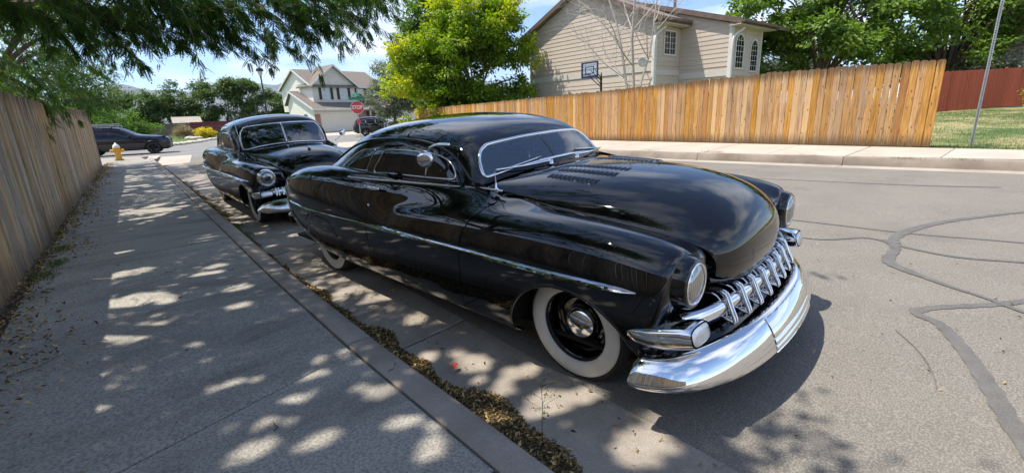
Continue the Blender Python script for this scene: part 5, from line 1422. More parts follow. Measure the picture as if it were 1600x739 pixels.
leaf_mat('petal_yellow', (0.35, 0.28, 0.01), (0.62, 0.52, 0.02), (0.80, 0.70, 0.05), trans=.3)
leaf_mat('grass_dry', (0.20, 0.17, 0.09), (0.33, 0.27, 0.14), (0.42, 0.33, 0.22), trans=.3)
leaf_mat('grass_blade', (0.05, 0.10, 0.02), (0.09, 0.16, 0.03), (0.20, 0.24, 0.07), trans=.3)

def unit(v): return v / (np.linalg.norm(v, axis=-1, keepdims=True) + 1e-12)
def leaf_quads(P, D, N, L, Wd, fold=.18):
    """one folded diamond per leaf: base P, direction D, normal N, length L, width Wd -> V (n*4,3), F (n*2,3)"""
    S = unit(np.cross(D, N)); N2 = np.cross(S, D)
    L = np.asarray(L)[:, None]; Wd = np.asarray(Wd)[:, None]
    mid = P + D * L * .45
    V = np.stack([P, mid + S * Wd * .5 + N2 * Wd * fold, P + D * L - N2 * L * .10, mid - S * Wd * .5 + N2 * Wd * fold], 1).reshape(-1, 3)
    b = np.arange(len(P))[:, None] * 4
    F = np.concatenate([b + np.array([[0, 1, 2]]), b + np.array([[0, 2, 3]])], 1).reshape(-1, 3)
    return V, F
def crown_points(blobs, n, r, gap=.0, shell=.55, freq=1.3):
    """clump centres spread through a union of ellipsoids, denser towards the outside, thinned by a lumpy field"""
    w = np.array([b[3] * b[4] * b[5] for b in blobs]) ** (2 / 3); w = w / w.sum()
    out = []; outd = []
    k = 0
    while len(out) < n and k < 60 * n:
        m = n
        bi = r.choice(len(blobs), m, p=w)
        B = np.array(blobs)[bi]
        d = unit(r.normal(size=(m, 3)))
        rad_ = shell + (1 - shell) * r.random(m) ** .6
        rad_ = np.where(r.random(m) < .25, r.random(m) ** .5 * shell, rad_)
        p = B[:, :3] + d * B[:, 3:6] * rad_[:, None]
        f = np.sin(p[:, 0] * freq * 2.1 + 1.3) + np.sin(p[:, 1] * freq * 1.9 + 4.1) + np.sin(p[:, 2] * freq * 2.6 + 2.2) + .8 * np.sin((p[:, 0] + p[:, 2]) * freq * 3.7)
        ok = f > (-3 + gap * 3)
        out += list(p[ok]); outd += list(d[ok]); k += m
    return np.array(out[:n]), np.array(outd[:n])
def leaf_cloud(name, blobs, nclump, per, spread, L, Wd, mat, r, gap=.3, droop=.3, lightfn=None, shell=.55, freq=1.3, parent=None, keep=None):
    C, D = crown_points(blobs, nclump, r, gap, shell, freq)
    n = len(C) * per
    ci = np.repeat(np.arange(len(C)), per)
    off = r.normal(size=(n, 3)) * spread * np.array([1, 1, .62])
    P = C[ci] + off
    d = unit(unit(off) * .7 + D[ci] * .5 + r.normal(size=(n, 3)) * .6 - np.array([0, 0, droop]))
    if keep is not None:
        kp = keep(P + d * L * .5); P, d, ci, off = P[kp], d[kp], ci[kp], off[kp]; n = len(P)
    N = unit(np.array([0, 0, 1.25]) + D[ci] * .55 + r.normal(size=(n, 3)) * .5)
    ll = L * r.uniform(.65, 1.25, n)
    V, F = leaf_quads(P, d, N, ll, ll * (Wd / L))
    base = r.random(len(C))[ci] * .5 + r.random(n) * .5
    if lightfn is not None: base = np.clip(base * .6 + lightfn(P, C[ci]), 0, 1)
    me = nmesh(name, V, F, mat, smooth=False, attr=np.repeat(base, 4))
    o = obj(name, me, parent)
    return o, C
def limbs(mb, base, height, r0, targets, r, bend=.25, fork=.45):
    """trunk to fork height, then limbs bending out to the target points"""
    base = np.array(base, float); top = base + np.array([r.normal() * .1, r.normal() * .1, height * fork])
    mid = (base + top) / 2 + r.normal(size=3) * np.array([.06, .06, 0])
    mb.tube(catmull([base, mid, top], 5), np.linspace(r0, r0 * .72, 11), 10)
    mb.lathe([(r0 * 1.5, -.05), (r0 * 1.2, .12), (r0, .35)], 10, 'z', tuple(base))
    for t in targets:
        t = np.array(t, float); st = base + (top - base) * r.uniform(.75, 1.0)
        L = np.linalg.norm(t - st)
        m1 = st + (t - st) * .35 + np.array([0, 0, L * .16]) + r.normal(size=3) * L * .06
        m2 = st + (t - st) * .7 + np.array([0, 0, L * .10]) + r.normal(size=3) * L * .06
        rr = r0 * r.uniform(.28, .5)
        mb.tube(catmull([st, m1, m2, t], 4), np.linspace(rr, rr * .18, 13), 6)
def lumpy(blobs, n, size, r):
    """break smooth ellipsoids into many overlapping leafy lumps, most of them on the outside"""
    w = np.array([b[3] * b[4] * b[5] for b in blobs]) ** (2 / 3); w = w / w.sum(); out = []
    for i in r.choice(len(blobs), n, p=w):
        b = blobs[i]; d = unit(r.normal(size=3)); k = .55 + .42 * r.random() ** .5; s = r.uniform(*size)
        out.append((b[0] + d[0] * b[3] * k, b[1] + d[1] * b[4] * k, b[2] + d[2] * b[5] * k, s, s, s * .72))
    return out
def tree(name, label, loc, height, r0, blobs, nclump, per, spread, L, Wd, mat, seed, gap=.3, nl=14, bark='bark', group=None, lightfn=None, fork=.4, droop=.3, shell=.55, freq=1.3, cat='tree', lumps=None):
    """blobs relative to loc"""
    r = np.random.default_rng(seed)
    root = thing(name, label, cat, loc, group=group)
    if lumps: blobs = lumpy(blobs, lumps[0], lumps[1:3], r)
    o, C = leaf_cloud('crown', blobs, nclump, per, spread, L, Wd, mat, r, gap, droop, lightfn, shell, freq, root)
    mb = MB(); idx = r.choice(len(C), min(nl, len(C)), replace=False)
    limbs(mb, (0, 0, 0), height, r0, C[idx], r, fork=fork)
    mb.build('trunk', bark, root, True)
    return root

# chosen sun patches on the ground; canopy leaves are cut away to cast them
HOLES = [(-.25, 4.5, .27, .17), (-.26, 5.45, .26, .12), (-.2, 3.78, .19, .08), (-.3, 6.4, .2, .1), (.35, 4.83, .13, .07), (.08, 4.8, .1, .06), (.48, 4.2, .1, .06), (.38, 2.17, .10, .05), (.17, 1.93, .10, .06), (.4, 1.8, .10, .055),
         (.75, 1.95, .09, .06), (.73, 1.67, .09, .06), (.72, 1.42, .08, .06), (.55, 2.35, .08, .04), (.5, 6.4, .26, .09), (.0, 9.5, .34, .2), (.3, 9.2, .2, .12), (-.3, 9.9, .2, .14), (1.35, 1.5, .14, .10), (1.3, 2.1, .10, .11), (1.35, 2.9, .08, .08), (1.5, 4.65, .13, .09), (1.45, 1.0, .15, .10), (1.2, .75, .15, .10)]
_h = np.random.default_rng(404)
for (x0, x1, y0, y1, n_, r0_, r1_) in ((-.5, .6, 8.7, 10.3, 20, .04, .10), (-.55, .7, 12, 14.6, 26, .05, .12), (.98, 1.8, .3, 2.4, 24, .03, .07), (1.0, 1.7, 2.5, 9, 22, .03, .08), (.1, .95, 1.1, 2.6, 26, .015, .035), (-.6, .65, 15, 21.5, 40, .06, .14), (-.5, .6, 2.6, 8.5, 18, .02, .06), (1.2, 1.8, 9, 16, 26, .05, .14), (-.4, .6, .2, 1.1, 8, .04, .08)):
    for k in range(n_):
        a = _h.uniform(r0_, r1_); HOLES.append((_h.uniform(x0, x1), _h.uniform(y0, y1), a * _h.uniform(1, 1.7), a))
HOLES = np.array(HOLES)
def shaded(P):
    """False for leaves that would block one of the canopy openings along the sun's direction"""
    sx, sy = -SUN_DIR.x / SUN_DIR.z, -SUN_DIR.y / SUN_DIR.z
    g = P[:, :2] + np.array([[sx, sy]]) * (P[:, 2:3] - .10)
    keep = np.ones(len(P), bool)
    for (hx, hy, rx, ry) in HOLES:
        keep &= ((g[:, 0] - hx) / (rx + .022)) ** 2 + ((g[:, 1] - hy) / (ry + .022)) ** 2 > 1
    keep &= ~((P[:, 2] > 3.05) & (g[:, 0] > -1.3) & (g[:, 0] < -.35) & (g[:, 1] > 9.4) & (g[:, 1] < 12.8))  # upper leaves removed so sunlight reaches the low sprays over the fence
    return keep
# --- overhead honey locust beside the pavement: limbs, drooping twigs, feathery compound leaves
def frond_template(r, pairs=8):
    P = []; D = []; N = []; L = []
    for i in range(pairs):
        x = .028 + .0145 * i
        for s in (-1, 1):
            P.append((x, 0, -x * x * 1.6)); D.append((.42, s * .9, -.10)); N.append((0, 0, 1)); L.append(.036 * (1 - .35 * abs(i / (pairs - 1) - .4)))
    P.append((.028 + .0145 * pairs, 0, -.035)); D.append((1, 0, -.25)); N.append((0, 0, 1)); L.append(.032)
    P, D, N, L = np.array(P), unit(np.array(D)), np.array(N, float), np.array(L)
    return leaf_quads(P, D, N, L, L * .50, fold=.1)
def locust(name, label, trunk, limbs_, twig_fn, ntwig, nfrond, seed, group=None, scale=1.0, extra_twigs=(), tlen=(.5, 1.1), frond_scale=(.65, 1.1), upper=None, mat='leaf_locust'):
    r = np.random.default_rng(seed)
    root = thing(name, label, 'tree', trunk, group=group)
    tk = np.array(trunk, float)
    mb = MB()
    mb.tube(catmull([(0, 0, -.1), (.06, .1, 1.3), (-.05, .2, 2.6), (.05, .3, 3.4)], 6), np.linspace(.20, .14, 19), 12)
    ends = []
    for path in limbs_:
        pts = catmull([np.array(p, float) - tk for p in path], 8)
        mb.tube(pts, np.linspace(.10, .018, len(pts)), 8); ends.append(pts)
    mb.build('trunk', 'bark', root, True)
    allp = np.concatenate(ends)
    TV, TF = frond_template(r)
    A = twig_fn(r, ntwig) - tk
    tw = MB(); FP = []; FD = []; FU = []
    def twig(p0, dirn, ln, nf):
        k = 7; pts = [p0]; d = dirn.copy()
        for i in range(k):
            d = unit(d + np.array([0, 0, -.10]) + r.normal(size=3) * .08); pts.append(pts[-1] + d * ln / k)
        pts = np.array(pts)
        tw.tube(pts, np.linspace(.007, .002, len(pts)), 4, cap=False)
        t = r.random(nf) ** .8 * (len(pts) - 1.001); i0 = t.astype(int); f = (t - i0)[:, None]
        p = pts[i0] * (1 - f) + pts[i0 + 1] * f; dd = unit(pts[i0 + 1] - pts[i0])
        side = unit(np.cross(dd, np.array([0, 0, 1.0]))) * r.choice([-1, 1], nf)[:, None]
        fd = unit(dd * .55 + side * r.uniform(.3, 1, nf)[:, None] + r.normal(size=(nf, 3)) * .25 - np.array([0, 0, .25]))
        FP.append(p); FD.append(fd); FU.append(unit(np.array([0, 0, 1.0]) + r.normal(size=(nf, 3)) * .4))
    for a in A:
        j = np.argmin(np.sum((allp - a) ** 2, 1)); q = allp[j]
        dirn = unit(a - q + r.normal(size=3) * .3)
        dirn[2] *= .4; dirn = unit(dirn)
        twig(a, dirn, r.uniform(*tlen), nfrond)
    for (p, d, ln, nf) in extra_twigs:
        twig(np.array(p, float) - tk, unit(np.array(d, float)), ln, nf)
    tw.build('twigs', 'bark', root)['kind'] = 'stuff'
    FP, FD, FU = np.concatenate(FP), np.concatenate(FD), np.concatenate(FU)
    kp = shaded(FP + FD * .09 + tk); FP, FD, FU = FP[kp], FD[kp], FU[kp]
    S = unit(np.cross(FU, FD)); U = np.cross(FD, S)
    n = len(FP); sc = r.uniform(*frond_scale, n)[:, None, None] * scale
    V = (FP[:, None, :] + sc * (TV[None, :, 0:1] * FD[:, None, :] + TV[None, :, 1:2] * S[:, None, :] + TV[None, :, 2:3] * U[:, None, :])).reshape(-1, 3)
    F = (np.arange(n)[:, None, None] * len(TV) + TF[None]).reshape(-1, 3)
    at = np.repeat(np.clip(r.random(n) * .7 + r.normal(size=n) * .1, 0, 1), len(TV))
    obj('crown', nmesh('crown', V, F, mat, attr=at), root)
    if upper:
        leaf_cloud('crown', [(b[0] - tk[0], b[1] - tk[1], b[2] - tk[2], *b[3:6]) for b in upper[0]], upper[1], 42, .26, .11, .05, 'leaf_locust', r, gap=upper[2], droop=.3, shell=.2, freq=.75, parent=root, keep=lambda P: shaded(P + tk))
    return root

def ell(c, rd, shell=.3, zmin=None, cond=None):
    def fn(r, n):
        out = []
        while len(out) < n:
            d = unit(r.normal(size=(n * 2, 3))); p = np.array(c) + d * np.array(rd) * (shell + (1 - shell) * r.random((n * 2, 1)) ** .5)
            if zmin is not None: p = p[p[:, 2] > zmin]
            if cond is not None: p = p[cond(p)]
            f = np.sin(p[:, 0] * 3.1 + .5) + np.sin(p[:, 1] * 2.7 + 1.1) + np.sin(p[:, 0] * 1.3 - p[:, 1] * 1.9)
            p = p[f > -1.0]
            out += list(p)
        return np.array(out[:n])
    return fn
ex = []
rr = np.random.default_rng(11)
def spray(p0, d, ln, n, nf):
    for i in range(n):
        q = np.array(p0) + np.array(d) * ln * rr.random() * .6 + rr.normal(size=3) * np.array([.22, .22, .12])
        ex.append((q, np.array(d) + rr.normal(size=3) * .35, ln * rr.uniform(.5, 1.0), nf))
# sprays hanging into the top of the picture, right to left
spray((2.05, 6.3, 3.10), (.9, .1, -.02), 1.0, 16, 24)
spray((1.8, 6.2, 2.92), (.9, -.1, -.25), .8, 16, 24)
spray((1.3, 6.4, 2.90), (.8, .1, -.25), .8, 26, 26)
spray((.8, 6.6, 2.86), (.6, .2, -.25), .7, 30, 26)
spray((.3, 7.1, 2.95), (.7, .3, -.25), .7, 34, 26)
spray((.0, 8.0, 2.95), (.7, .4, -.25), .7, 34, 26)
spray((-.5, 8.6, 3.05), (.5, .4, -.25), .7, 34, 26)
spray((.7, 7.6, 3.3), (.7, .3, -.15), .8, 30, 26)
spray((1.5, 7.2, 3.3), (.8, .2, -.1), .8, 24, 26)
spray((2.6, 6.9, 3.35), (.9, .1, -.1), .9, 14, 24)
spray((3.0, 7.2, 3.5), (.9, .1, -.2), .8, 12, 24)
spray((-.9, 7.2, 3.0), (.4, .5, -.2), .7, 30, 26)
trunkA = (-2.9, 6.2, .1)
limbA = [[(-2.9, 6.5, 3.2), (-1.4, 6.0, 4.2), (.3, 5.6, 4.3), (2.0, 5.2, 4.2)], [(-2.9, 6.5, 3.2), (-1.6, 7.6, 4.3), (.2, 7.4, 4.3), (2.0, 6.8, 3.8)], [(-2.9, 6.5, 3.2), (-2.2, 4.6, 4.4), (-.8, 3.0, 5.0), (.6, 2.6, 5.2)],
         [(-2.9, 6.5, 3.3), (-3.3, 4.0, 4.4), (-2.8, 1.8, 4.8), (-1.6, .4, 5.0)], [(-2.9, 6.5, 3.1), (-2.6, 8.6, 4.4), (-1.4, 10.2, 5.0), (-.2, 11.0, 5.2)], [(-2.9, 6.5, 3.4), (-2.4, 6.0, 5.0), (-1.5, 5.5, 6.2), (-.8, 5.2, 7.0)],
         [(-2.9, 6.5, 3.3), (-4.4, 6.2, 4.4), (-5.5, 5.6, 5.0)], [(-2.9, 6.5, 3.4), (-1.2, 4.5, 5.2), (.8, 3.8, 5.8), (2.2, 3.6, 5.8)]]
locust('locust_tree', 'feathery locust tree whose dark branches overhang the sidewalk at top left', trunkA, limbA,
       ell((-.9, 6.0, 5.2), (3.9, 6.2, 2.1), .25, 2.75, cond=lambda p: (p[:, 2] > 2.9 + .55 * np.clip(p[:, 0] - .5, 0, 3)) & ((p[:, 0] < -.7) | (p[:, 1] > 3.4))), 560, 22, 21, extra_twigs=ex, upper=([(-2.1, 3.0, 6.3, 1.7, 3.4, 1.1), (-1.9, 8.6, 6.2, 1.8, 3.6, 1.1), (-1.4, 3.5, 6.0, 1.3, 1.7, .9)], 2000, .08))
trunkB = (-3.0, 14.6, .1)
limbB = [[(-3, 14.8, 3.2), (-1.8, 14.0, 3.8), (-.6, 13.2, 3.9)], [(-3, 14.8, 3.0), (-2.0, 12.6, 3.4), (-1.3, 11.6, 3.0)], [(-3, 14.8, 3.2), (-2.6, 16.5, 4.2), (-1.4, 18.0, 4.6)], [(-3, 14.8, 3.4), (-3.0, 14.5, 5.2), (-2.6, 14, 6.4)], [(-3, 14.8, 3.2), (-4.6, 13.6, 4.2), (-5.4, 12.4, 4.6)]]
exB = []
for i in range(42):
    y = rr.uniform(10.6, 13.6); exB.append(((-1.5 + rr.normal() * .3, y, 2.35 + rr.normal() * .3), (.7, rr.normal() * .4, -.55), rr.uniform(.5, .9), 20))
locust('locust_tree', 'locust tree in a sun-brightened leaf tone spilling over the weathered fence top', trunkB, limbB,
       ell((-2.6, 14.2, 4.3), (2.7, 4.3, 2.2), .3, 2.2, cond=lambda p: p[:, 2] > 2.2 + .7 * np.clip(p[:, 0] + 1.2, 0, 3)), 300, 20, 33, extra_twigs=exB, scale=1.25, mat='leaf_green', upper=([(-2.0, 14.8, 5.9, 1.9, 3.8, 1.3)], 640, .08))  # brighter leaf material puts sunlight into this tree's colour
trunkC = (-2.8, 22.0, .1)
limbC = [[(-2.8, 22.2, 3.2), (-1.6, 21.4, 4.2), (-.2, 20.6, 4.6)], [(-2.8, 22.2, 3.0), (-2.0, 23.6, 4.0), (-1.0, 24.6, 4.4)], [(-2.8, 22.2, 3.4), (-2.6, 22, 5.4), (-2.2, 21.6, 6.6)], [(-2.8, 22.2, 3.2), (-4.2, 22, 4.2), (-5.2, 21.4, 4.8)], [(-2.8, 22.2, 3.1), (-1.6, 19.4, 4.2), (-.6, 18.2, 4.6)]]
locust('locust_tree', 'third locust tree behind the far end of the weathered fence', trunkC, limbC,
       ell((-1.9, 21.2, 4.9), (2.6, 4.2, 2.2), .3, 2.8, cond=lambda p: p[:, 2] > 3.0 + .4 * np.clip(p[:, 0] + .5, 0, 3)), 250, 18, 44, scale=1.45, mat='leaf_green', upper=([(-1.8, 21.2, 5.8, 1.8, 3.4, 1.3)], 560, .08))  # sunlight painted into the leaf colour, as on the second locust

# --- yellow-green tree in the middle, taller and silvery trees behind it
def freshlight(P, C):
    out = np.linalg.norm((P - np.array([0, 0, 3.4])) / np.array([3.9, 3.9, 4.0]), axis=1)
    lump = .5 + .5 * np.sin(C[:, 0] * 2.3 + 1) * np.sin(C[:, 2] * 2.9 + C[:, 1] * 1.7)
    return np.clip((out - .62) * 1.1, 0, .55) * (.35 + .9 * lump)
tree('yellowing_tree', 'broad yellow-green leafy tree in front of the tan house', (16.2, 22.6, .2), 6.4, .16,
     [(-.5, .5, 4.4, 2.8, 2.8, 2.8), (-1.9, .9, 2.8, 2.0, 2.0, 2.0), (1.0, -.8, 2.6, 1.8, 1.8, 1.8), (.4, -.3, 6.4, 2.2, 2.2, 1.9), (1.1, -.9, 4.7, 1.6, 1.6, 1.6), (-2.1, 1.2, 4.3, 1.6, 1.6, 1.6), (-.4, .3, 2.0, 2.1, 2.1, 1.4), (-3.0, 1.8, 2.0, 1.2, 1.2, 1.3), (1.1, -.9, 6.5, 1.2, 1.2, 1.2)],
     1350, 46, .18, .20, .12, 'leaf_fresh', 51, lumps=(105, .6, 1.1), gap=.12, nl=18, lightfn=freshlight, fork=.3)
tree('tall_tree', 'tall dark green tree rising behind the yellow-green tree', (19.5, 32.5, .2), 10, .2,
     [(0, 0, 7.5, 2.2, 2.2, 3.0), (-.8, .4, 5.2, 2.0, 2.0, 2.2), (.6, -.5, 9.3, 1.5, 1.5, 1.8), (-1.4, .8, 8.0, 1.3, 1.3, 1.5), (1.6, -1.3, 7.0, 1.4, 1.4, 1.6)], 640, 34, .22, .24, .14, 'leaf_green', 52, lumps=(60, .6, 1.1), gap=.2, nl=12)
tree('silvery_tree', 'grey-green silvery tree beside the pale house', (17.6, 36.5, .1), 6, .14,
     [(0, 0, 4.1, 1.6, 1.6, 1.7), (-.5, .3, 2.5, 1.5, 1.5, 1.3), (.8, -.6, 5.4, 1.2, 1.2, 1.2), (-.2, .2, 1.5, 1.2, 1.2, .9), (1.2, -.9, 3.4, 1.3, 1.3, 1.4)], 460, 34, .18, .18, .09, 'leaf_silver', 53, lumps=(44, .45, .8), gap=.25, nl=12)
# --- right: big maples behind the cedar fence, grey-green trees beside them
tree('maple_tree', 'large bushy maple behind the cedar fence, left of the sign pole', (29.5, 9.0, .5), 7.5, .22,
     [(0, 0, 4.6, 2.6, 2.6, 2.6), (-1.4, 1.9, 3.6, 2.0, 2.0, 2.0), (1.2, -1.9, 5.2, 2.1, 2.1, 2.3), (-.6, 1.0, 6.6, 2.1, 2.1, 1.9), (1.0, -1.5, 3.0, 1.6, 1.6, 1.4), (-1.6, 2.6, 5.4, 1.5, 1.5, 1.7)], 760, 34, .2, .23, .17, 'leaf_maple', 61, lumps=(62, .6, 1.1), gap=.2, nl=30, fork=.25, freq=1.0)
tree('maple_tree', 'sprawling leggy maple with bare inner branches behind the sign pole', (35.0, 5.0, .5), 8, .22,
     [(0, 0, 5.0, 2.8, 2.6, 2.2), (-1.6, 2.0, 6.0, 2.0, 2.0, 1.8), (1.2, -2.4, 5.8, 2.2, 2.2, 2.2), (.4, -1.0, 3.2, 2.2, 1.6, 1.0), (-1.0, 1.0, 3.0, 1.6, 1.6, .9), (0, -.5, 7.6, 2.4, 2.4, 1.6)], 640, 34, .2, .23, .16, 'leaf_maple', 62, lumps=(52, .55, 1.0), gap=.25, nl=70, fork=.2, freq=.9)
tree('russian_olive', 'pale grey-green olive tree just right of the tan house', (35.5, 14.2, .4), 6.5, .15,
     [(0, 0, 4.4, 2.0, 2.0, 2.0), (-.8, 1.0, 3.0, 1.6, 1.6, 1.5), (.6, -.6, 5.7, 1.5, 1.5, 1.3), (1.0, -1.4, 3.2, 1.5, 1.5, 1.5)], 420, 34, .2, .19, .09, 'leaf_silver', 63, lumps=(40, .45, .8), gap=.25, nl=12)
tree('lilac_shrub', 'pale green shrub showing over the red fence', (36.0, 2.0, .6), 3.2, .06, [(0, 0, 2.0, 1.6, 1.4, 1.0), (.8, -1.2, 2.3, 1.2, 1.0, .9), (-1.4, 1.6, 1.8, 1.3, 1.2, 1.0)], 200, 46, .26, .13, .09, 'leaf_silver', 64, gap=.2, nl=10, cat='shrub')
tree('golden_shrub', 'small golden-green shrub at the foot of the red fence', (29.0, .7, .85), .9, .02, [(0, 0, .5, .8, .7, .45), (.3, -.7, .42, .8, .6, .4)], 90, 40, .14, .09, .05, 'leaf_fresh', 65, gap=.1, nl=10, cat='shrub', lightfn=lambda P, C: np.full(len(P), .35))
# --- far tree row across the cross street
for i, (x, y, h, w) in enumerate([(-3.2, 88, 6.4, 2.4), (.8, 90, 7.2, 2.6), (4.0, 88, 6.5, 2.3), (7.2, 88, 7.6, 2.5), (10.1, 86, 7.9, 2.5), (13.0, 85, 8.3, 2.6), (16.0, 84, 7.9, 2.6), (19.2, 83, 6.3, 2.1), (21.8, 82, 5.2, 1.9)]):
    lab = ['leafy tree at the left end of the far row, above the dark wagon', 'rounded tree second from the left in the far row', 'tree above the pale shed roof in the far row', 'tree over the brown fence in the far row', 'tree where brown fence meets maroon fence in the far row',
           'tallest tree of the far row above the maroon fence', 'tree of the far row left of the street lamp', 'tree of the far row right of the street lamp', 'lowest tree of the far row beside the pale house'][i]
    tree('deciduous_tree', lab, (x, y, .2), h, .15, [(0, 0, h * .58, w * .85, w * .85, h * .40), (-w * .4, .3, h * .40, w * .6, w * .6, h * .28), (w * .45, -.3, h * .46, w * .6, w * .6, h * .30), (.2, 0, h * .82, w * .5, w * .5, h * .2)], 300, 24, .26, .30, .2, 'leaf_far', 70 + i, lumps=(26, .7, 1.2), gap=.1, nl=7, group='trees in the far row', fork=.3, shell=.5)
tree('bush', 'large rounded green bush behind the dark wagon', (-.5, 58, .1), 3.4, .06, [(0, 0, 1.7, 2.6, 2.2, 1.6), (1.8, -.3, 1.3, 1.6, 1.4, 1.2), (-2, 0, 2.1, 1.8, 1.6, 1.8)], 230, 40, .28, .2, .13, 'leaf_green', 81, gap=.1, nl=8, cat='shrub')
tree('bush', 'tall dark bush beyond the fence corner at far left', (-5.5, 40, .1), 4.5, .08, [(0, 0, 2.2, 3.0, 2.4, 2.1), (-2, 0, 3.2, 2.4, 2.0, 2.2), (2.2, 1, 1.6, 1.7, 1.6, 1.4)], 260, 42, .3, .18, .11, 'leaf_green', 82, gap=.15, nl=10, cat='shrub')
tree('deciduous_tree', 'tall thin-crowned tree beyond the fence corner at left', (-2.5, 48, .1), 8, .14, [(0, 0, 5.2, 2.6, 2.2, 2.2), (1.2, 0, 3.6, 1.8, 1.8, 1.4), (-1.4, 0, 6.4, 2.0, 2.0, 1.6)], 240, 34, .40, .2, .12, 'leaf_far', 83, gap=.42, nl=14)
tree('yellow_bush', 'round bright yellow flowering bush on the far lawn', (7.15, 63.2, .08), 1.4, .03, [(0, 0, .62, .95, .8, .62), (.4, 0, .5, .7, .7, .5)], 170, 40, .12, .10, .08, 'petal_yellow', 84, gap=.0, nl=6, cat='shrub')
tree('flowering_bush', 'pinkish feathery bush beside the yellow bush', (5.3, 64.6, .08), 1.6, .03, [(0, 0, .85, .8, .7, .8), (-.7, 0, .6, .6, .5, .6), (.6, .1, .5, .6, .5, .5)], 120, 36, .16, .13, .05, 'grass_dry', 85, gap=.1, nl=8, cat='shrub', droop=-.4)
tree('dry_shrub', 'straw-coloured dry shrub by the dark parked SUV', (22.3, 41.5, .05), 1.0, .02, [(0, 0, .5, 1.0, .8, .5), (.9, -.3, .4, .7, .6, .4)], 90, 36, .16, .13, .04, 'grass_dry', 86, gap=.1, nl=8, cat='shrub', droop=-.5)

# --- bare pale tree in front of the tan house: several stems, fine twigs
def bare_tree():
    r = np.random.default_rng(91)
    root = thing('bare_tree', 'leafless pale-barked tree standing in front of the tan house', 'tree', (17.5, 12.5, .3))
    def grow(mb, p, d, ln, rad_, depth):
        k = 5; pts = [p]; dd = d.copy()
        for i in range(k):
            dd = unit(dd + r.normal(size=3) * .10 + np.array([0, 0, .05])); pts.append(pts[-1] + dd * ln / k)
        mb.tube(pts, np.linspace(rad_, rad_ * .55, k + 1), 6 if depth < 2 else 4, cap=False)
        if depth >= 4 or rad_ < .0025: return
        nb = [0, 6, 4, 4][depth] if depth else 5
        for j in range(nb):
            t = r.uniform(.25, 1.0); i0 = min(int(t * k), k - 1); q = np.array(pts[i0]) + (np.array(pts[i0 + 1]) - np.array(pts[i0])) * (t * k - i0)
            side = unit(np.cross(dd, r.normal(size=3))); nd = unit(dd * .65 + side * r.uniform(.6, 1.0) + np.array([0, 0, .15]))
            grow(mb, q, nd, ln * r.uniform(.36, .58), rad_ * r.uniform(.32, .45), depth + 1)
    for j, (dx, dy, h, rr_) in enumerate([(0, .28, 6.0, .065), (.05, -.15, 6.6, .07), (-.1, -.42, 5.8, .055)]):
        mb = MB(); grow(mb, np.array([dx * .4, dy * .5, 0.0]), unit(np.array([dx * .15, dy * .12, 1.0])), h, rr_, 0)
        mb.build('stem', 'bark_pale', root, True)
bare_tree()
